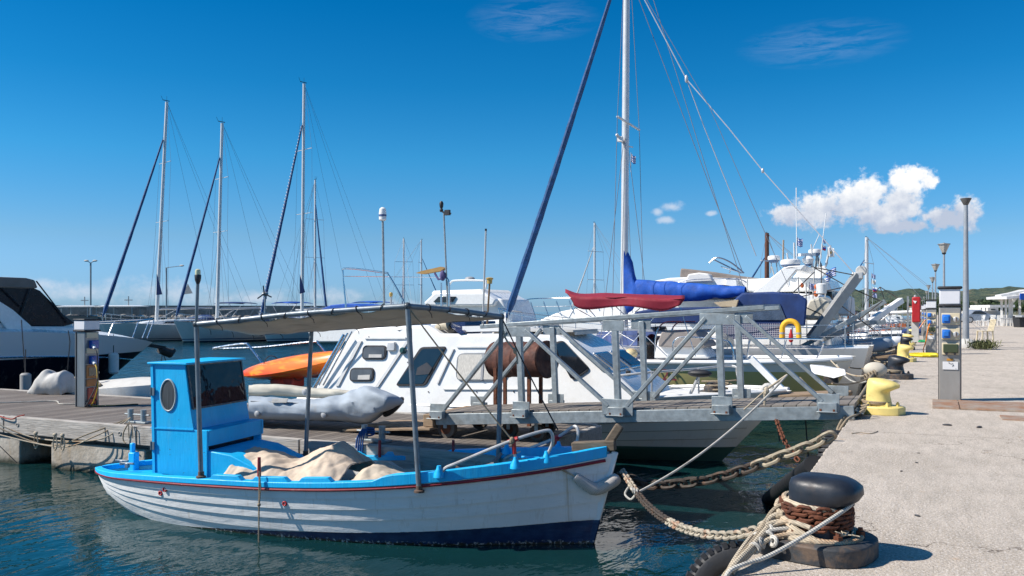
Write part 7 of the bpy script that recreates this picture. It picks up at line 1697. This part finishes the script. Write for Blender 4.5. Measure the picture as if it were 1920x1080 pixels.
# row of moored boats along the quay, receding
m_cloths = [m_hypalon, m_tarp, m_cloth, m_cloth, m_royal, m_tarp, m_cover]
m_crate = mat('orange_crate', (.45, .12, .04), .7)
specs = []
random.seed(31)
desc = ['wooden boat with teak deck and long dark bowsprit beyond the wheel arm', 'white launch with a pale hood, next beyond the teak boat', 'white inflatable topped launch moored near the third yellow bollard', 'open white boat with navy cover in the receding row', 'white boat with white canvas and thin rods in the receding row', 'white day boat with royal blue cover along the quay', 'small white boat with beige tent along the quay', 'boat with orange nets piled on deck, before the red cabinet', 'narrow white boat with grey cover left of the red cabinet', 'far white boat with pale canvas in the receding row', 'far dark hulled fishing boat in the receding row', 'far white boat with navy cover in the receding row', 'distant boat with orange trim near the end of the quay', 'distant white boat with blue cover near the quay end', 'distant pale boat with beige cover near the quay end', 'distant boat with a tall frame near the quay end', 'very distant white boat, fourth from the end of the row', 'very distant boat, third from the end of the row', 'very distant boat, second from the end of the row', 'most distant boat at the end of the moored row']
Y = 31.0
for i, lb in enumerate(desc):
    dY = 3.3 + (0 if i < 3 else .42*i); 
    if i == 2: pass
    L_ = random.uniform(6, 9.5); x1 = -1.6-random.uniform(0, .9); x0 = x1-L_; fb = (.8 if i == 0 else random.uniform(.75, 1.0)); B = random.uniform(2.2, 2.9)
    hm = [HW2, HW3, HW2, HW, HB][i % 5] if i != 10 else HB
    t = thing('moored_boat', lb, 'boat', ((x0+x1)/2, Y, WZ), 0, 'boats moored in a row along the quay')
    f, M = lowhull(t, x0, x1, Y, B, fb, hm, 1)
    zc = WZ+fb; cm = m_cloths[i % 7]
    g = MB(); w_ = B*.34; xa_, xb_ = x0+L_*.30, x0+L_*.62; hh = random.uniform(.7, 1.25)
    g.loft([[Vector((x, Y-w_, zc-.1)), Vector((x, Y-w_*.9, zc+hh*k)), Vector((x, Y+w_*.9, zc+hh*k)), Vector((x, Y+w_, zc-.1))] for x, k in ((xa_-.9, .25), (xa_, .75), ((xa_+xb_)/2, 1.0), (xb_, .9), (xb_+.5, .35))]); g.build('deck_house', m_white if i % 2 else m_whited, t, bevel=.05)
    g = MB(); 
    for s_ in (-1, 1): g.prism([Vector((xa_+.1, Y+s_*w_*.93, zc+hh*.35)), Vector((xb_-.1, Y+s_*w_*.93, zc+hh*.4)), Vector((xb_-.2, Y+s_*w_*.91, zc+hh*.72)), Vector((xa_+.3, Y+s_*w_*.91, zc+hh*.66))], (0, .05*s_, 0))
    g.build('windows', m_glass, t)
    g = MB(); xc_ = x0+L_*.02; xd = xa_-.5; N = 8
    g.grid(lambda u, v: Vector((xc_+(xd-xc_)*u, Y+(v-.5)*B*.85, zc+(.35+.6*math.sin(math.pi*u)**.5)*math.sin(math.pi*v)**.5+.04*mnoise.noise(Vector((u*7, v*6, i))))), 12, 10); g.build('boat_cover', cm, t)
    g = MB()
    for s_ in (-1, 1):
        pts = [M @ (f(.35+.62*k/8, 1, s_, -.05)+Vector((0, 0, .55))) for k in range(9)]; g.tube(pts, .014, 5)
        for k in range(0, 9, 2): g.tube([pts[k], pts[k]-Vector((0, 0, .55))], .012, 4)
    g.build('bow_rail', m_steel, t)
    if i in (0, 3, 4, 7, 10, 12):
        g = MB(); g.tube([Vector((x1-L_*.3, Y, zc)), Vector((x1-L_*.3, Y, zc+random.uniform(1.5, 2.6)))], .05, 7); g.tube([Vector((x1-.3, Y, zc+.1)), Vector((x1-L_*.3, Y, zc+1.6))], .01, 4); g.tube([Vector((x1-L_*.3, Y, zc+.9)), Vector((x1-L_*.6, Y, zc+1.1))], .035, 6); g.build('short_mast', mat('varnished_mast', (.12, .045, .02), .4), t)
    if i in (0,):
        g = MB(); g.bar(Vector((x1-.5, Y, zc+.12)), Vector((x1+1.0, Y, zc+.32)), .35, .07); g.build('bowsprit', m_teak, t)
    if i in (7, 12):
        g = MB()
        for k in range(5): g.box((x1-1.0-.7*k, Y+random.uniform(-.4, .4), zc+.28), (.55, .5, .35), random.uniform(0, 1))
        g.build('net_crates', m_crate, t, bevel=.03)
    g = MB(); fx = x1-L_*random.uniform(.35, .6); fh = random.uniform(1.3, 2.3)
    for dx in (0, -.9):
        g.tube(smoothpts([Vector((fx+dx, Y-B*.36, zc)), Vector((fx+dx, Y-B*.34, zc+fh*.85)), Vector((fx+dx, Y-B*.2, zc+fh)), Vector((fx+dx, Y+B*.2, zc+fh)), Vector((fx+dx, Y+B*.34, zc+fh*.85)), Vector((fx+dx, Y+B*.36, zc))], 3), .02, 5)
    g.tube([Vector((fx, Y-B*.2, zc+fh)), Vector((fx-.9, Y-B*.2, zc+fh))], .016, 4); g.tube([Vector((fx, Y+B*.2, zc+fh)), Vector((fx-.9, Y+B*.2, zc+fh))], .016, 4); g.build('tube_frame', m_steel if i % 3 else m_pipe, t)
    g = MB()
    for k in range(random.randint(2, 5)):
        q = Vector((x1-random.uniform(.3, L_*.7), Y+random.uniform(-1, 1), zc)); g.tube([q, q+Vector((random.uniform(-.5, .5), random.uniform(-.3, .3), random.uniform(1.2, 3.2)))], .013, 4)
    g.build('rods', [m_pipe, m_white, m_bbase][i % 3], t)
    # loose gear on deck
    g = MB()
    for k in range(7):
        q = Vector((x1-.4-random.uniform(0, L_*.33), Y+random.uniform(-.6, .6), zc+.12)); g.ring(q, (random.uniform(-1, 1), random.uniform(-1, 1), 1.4), random.uniform(.1, .22), .03, 12, 5)
    g.build('coiled_lines', [m_rope, m_roped, m_ropet][i % 3], t)
    # bow lines to the quay
    g = MB(); g.tube(sag(Vector((x1+.0, Y-.2, zc+.1)), Vector((QX+.3, Y-1.6, .05)), .18, 12), .02, 6); g.tube(sag(Vector((x1-.1, Y+.3, zc+.1)), Vector((QX+.25, Y+1.4, .05)), .14, 12), .02, 6)
    g.build('bow_lines', [m_rope, m_ropet, m_roped][i % 3], t)
    specs.append((x0, x1, Y, zc)); Y += dY
lbl = ['slack line from the first yellow bollard to the olive boat bow', 'twisted black and white line left of the second black bollard', 'tan line from the third bollard to a moored launch', 'pale line crossing low over the water towards the teak boat', 'thin cream line from the farther yellow bollard to a boat', 'dark line sagging from the quay to a white boat', 'grey line stretched from the small dark bollard', 'pale far line between quay and boats']
ends = [((1633, 738, 12.3), (1500, 708, 17.5)), ((1632, 712, 14.2), (1562, 670, 21.0)), ((1660, 682, 18.6), (1540, 660, 24)), ((1655, 690, 17.2), (1558, 676, 20)), ((1680, 655, 25), (1585, 640, 33)), ((1684, 648, 29), (1600, 636, 38)), ((1690, 642, 33), (1610, 630, 42)), ((1696, 636, 38), (1630, 622, 50))]
for i_, ((a_, b_), lb) in enumerate(zip(ends, lbl)):
    g = MB(); g.tube(sag(P(*a_), P(*b_), .25, 14), .016 if i_ < 4 else .022, 6); one(g.build('mooring_rope', [m_ropet, m_ropew, m_ropet, m_rope, m_rope, m_roped, m_ropet, m_rope][i_]), lb, 'rope')
# white inflatable on the third boat
x0, x1, Y3, zc = specs[2]
def inflatable(label, c_, rz, L_, B, r, mm, inner):
    t = thing('inflatable_boat', label, 'inflatable boat', c_, rz); pts = []
    for i in range(25):
        u = i/24; a = math.pi*(u-.5)
        pts.append(Vector((L_*.18+math.cos(a)*L_*.32, math.sin(a)*B/2, r+.12*math.cos(a))))
    pts = [Vector((-L_/2, -B/2, r))]+pts+[Vector((-L_/2, B/2, r))]
    g = MB(); g.tube(smoothpts(pts, 2), r, 12); g.build('tube', mm, t, local=True)
    g = MB(); g.box((-.1, 0, r*.6), (L_*.8, B*.8, .06)); g.build('floor', inner, t, local=True); return t
inflatable('white inflatable dinghy lying across the bow of a moored launch', Vector((-2.4, Y3-1.2, WZ+.95)), math.radians(15), 2.6, 1.3, .24, m_white, m_pcol)
inflatable('grey inflatable tender with clear cover in front of the white one', Vector((-2.6, specs[1][2]-.9, WZ+1.0)), math.radians(5), 2.3, 1.3, .22, m_hypalon, m_pcol)
# small white floats and platform near the bollards
t = thing('swim_platform', 'white swim platform sticking out beside the bow of the olive motor boat', 'platform', P(1572, 700, 15.6)); g = MB(); g.prism([P(1556, 690, 15.8), P(1585, 692, 15.6), P(1588, 703, 15.5), P(1562, 710, 15.6)], V_*1.1); g.build('deck', m_white, t, bevel=.02)
g = MB(); g.bar(P(1545, 712, 16), P(1572, 712, 15.9), .2, .12); g.build('beam', m_bbase, t)
# breakwater on the left, far lamps
t = thing('breakwater', 'long low stone breakwater wall on the horizon at left', 'breakwater', P(300, 600, 230)); 
m, n, b = nt('breakwater_stone'); co = coords(n); c = mix(n, ramp(n, noise_(n, co, .5, 6, .7), .35, .65), (.16, .145, .125), (.34, .31, .27)); n.links.new(c, b.inputs['Base Color']); b.inputs['Roughness'].default_value = 1
A_ = P(-350, 590, 215); B_ = P(620, 590, 250); g = MB(); g.bar(Vector((A_.x, A_.y, .3)), Vector((B_.x, B_.y, .3)), 5, 5.0); g.build('wall', m, t)
g = MB(); random.seed(5)
for i in range(420):
    q = A_.lerp(B_, random.random())-V_*(4+random.uniform(0, 3)); g.ell(Vector((q.x, q.y, WZ+random.uniform(0, 1.2))), random.uniform(.5, 1.4), random.uniform(.5, 1.2), random.uniform(.3, .7), 6, 4)
ro = g.build('rocks', m, t, smooth=False); ro['kind'] = 'stuff'
for i, (px, pt, d, s_) in enumerate(((170, 493, 120, 1), (312, 502, 125, 1))):
    q = P(px, HZ, d); q.z = WZ; H = CH+(HZ-pt)*d/F; t = thing('street_lamp', ['tall thin double headed lamp post on the breakwater at far left', 'tall thin single lamp post between the two left masts'][i], 'street lamp', q)
    g = MB(); g.tube([q, Vector((q.x, q.y, H))], .11, 8); g.build('post', m_galv, t)
    for k in ((-1, 1) if i == 0 else (1,)):
        g = MB(); a = Vector((q.x, q.y, H)); g.bar(a, a+R_*(k*(.45 if i == 0 else 2.0))+U_*.25, .12, .08); g.ell(a+R_*(k*(.6 if i == 0 else 2.2))+U_*.3, .38, .25, .13, 10, 6); g.build('lamp_head', m_cover, t)
# small motor boats far left under the breakwater
for i, (px, d, L_) in enumerate(((150, 95, 7.5), (232, 92, 9))):
    q = P(px, HZ, d); hd = math.atan2(R_.y, R_.x); t = thing('motor_boat', ['low white motor boat with a flat hard top far left beyond the yacht', 'white motor boat with a long hard top beside it, behind the bow rail'][i], 'motor boat', (q.x, q.y, WZ), hd)
    sailhull(t, L_, 2.8, 1.2, HW2)
    g = MB(); g.box((0, 0, 1.65), (L_*.4, 2.0, .9)); g.build('cabin', m_glass, t, local=True, bevel=.1)
    g = MB(); g.loft([sup(-.2, L_*.30, 1.2, 2.95+.0, 20, .8), sup(-.2, L_*.32, 1.3, 3.05, 20, .8), sup(-.2, L_*.2, .8, 3.15, 20, .8)]); g.build('hard_top', m_white, t, local=True)
    g = MB()
    for x in (-1.5, 1.3):
        for y in (-1, 1): g.tube([Vector((x, y, 1.9)), Vector((x, y, 3.0))], .05, 6)
    g.tube([Vector((.5, 0, 3.1)), Vector((.5, 0, 4.1))], .06, 6); g.bar(Vector((.1, 0, 3.7)), Vector((.9, 0, 3.7)), .1, .1); g.build('top_supports', m_galv, t, local=True)
# wind generator on the second yacht
q = P(497, 586, 66); t = thing('wind_generator', 'small three bladed wind generator on a pole between the left masts', 'wind turbine', q); top_ = P(497, 551, 66)
g = MB(); g.tube([q, top_], .05, 8); g.build('pole', m_galv, t)
g = MB(); g.ell(top_, .22, .3, .16, 10, 6); g.build('hub', m_pcol, t)
for k in range(3):
    a = math.pi/2+k*2*math.pi/3+.1; g = MB(); dv = R_*math.cos(a)+U_*math.sin(a); g.bar(top_-V_*.25, top_-V_*.25+dv*.62, .10, .02, up=V_); g.build('blade', mat('dark_plastic', (.04, .04, .045), .4), t)
# triangular navy pennants hanging by the masts
for i, (pts) in enumerate((((294, 514), (304, 552), (293, 553)), ((352, 532), (361, 550), (344, 552)), ((562, 514), (572, 548), (562, 551)))):
    g = MB(); g.prism([P(*p, 71.0) for p in pts], V_*.05); one(g.build('pennant', [m_navy, m_cover, m_navy][i]), ['navy triangular sail hanging behind the leftmost mast', 'pale triangular cloth hanging on the second forestay', 'navy triangular sail hanging behind the tallest left mast'][i], 'sail')
# white flybridge boat in the middle distance
yC = 24.5
t, o = profile_boat('motor_yacht', 'white flybridge motor boat with rounded hard top behind the cabin boat roof', 'motor yacht', PYF(860, 640, yC+1.5), [
    ('hull', [(740, 640), (760, 606), (1010, 606), (1020, 680), (780, 680)], yC, yC+3.2, m_white, .1),
    ('deck_house', [(785, 608), (794, 574), (806, 562), (830, 552), (940, 560), (960, 608)], yC+.3, yC+2.9, m_white, .08),
    ('flybridge', [(793, 568), (812, 550), (816, 547), (905, 548), (930, 562), (925, 574), (800, 574)], yC+.1, yC+3.1, m_white, .08),
    ('windscreen', [(812, 566), (822, 556), (854, 556), (848, 566)], yC+.05, yC+.3, m_glass, .01),
    ('coaming', [(808, 550), (812, 545), (900, 542), (912, 549), (905, 556), (812, 556)], yC+.3, yC+2.9, m_whited, .05)])
g = MB(); 
for yy in (yC+.4, yC+2.8): g.tube(smoothpts([PYF(838, 546, yy), PYF(845, 530, yy), PYF(856, 526, yy), PYF(900, 526, yy), PYF(912, 530, yy), PYF(905, 556, yy)], 5), .04, 7)
g.build('radar_arch', m_white, t); g = MB(); g.ell(PYF(881, 523, yC+1.5), .22, .2, .10, 12, 8); g.build('radar_dome', m_pcol, t)
# low bits of tender and blue canopy between
t, o = profile_boat('motor_boat', 'white boat with a royal blue canopy behind the beige boat canopy', 'motor boat', PYF(640, 640, 40), [
    ('hull', [(575, 618), (600, 600), (700, 600), (705, 642), (585, 642)], 40, 43, m_white, .1), ('deck_house', [(600, 602), (612, 586), (680, 586), (690, 602)], 40.3, 42.7, m_glass, .05), ('canopy', [(596, 582), (620, 572), (650, 569), (672, 572), (682, 577), (640, 581)], 40, 43, m_royal, .05)])
# rod pole boat etc: small fittings above the olive boat
g = MB(); g.box((-4.6, 24.2, WZ+.8), (.01, .01, .01))
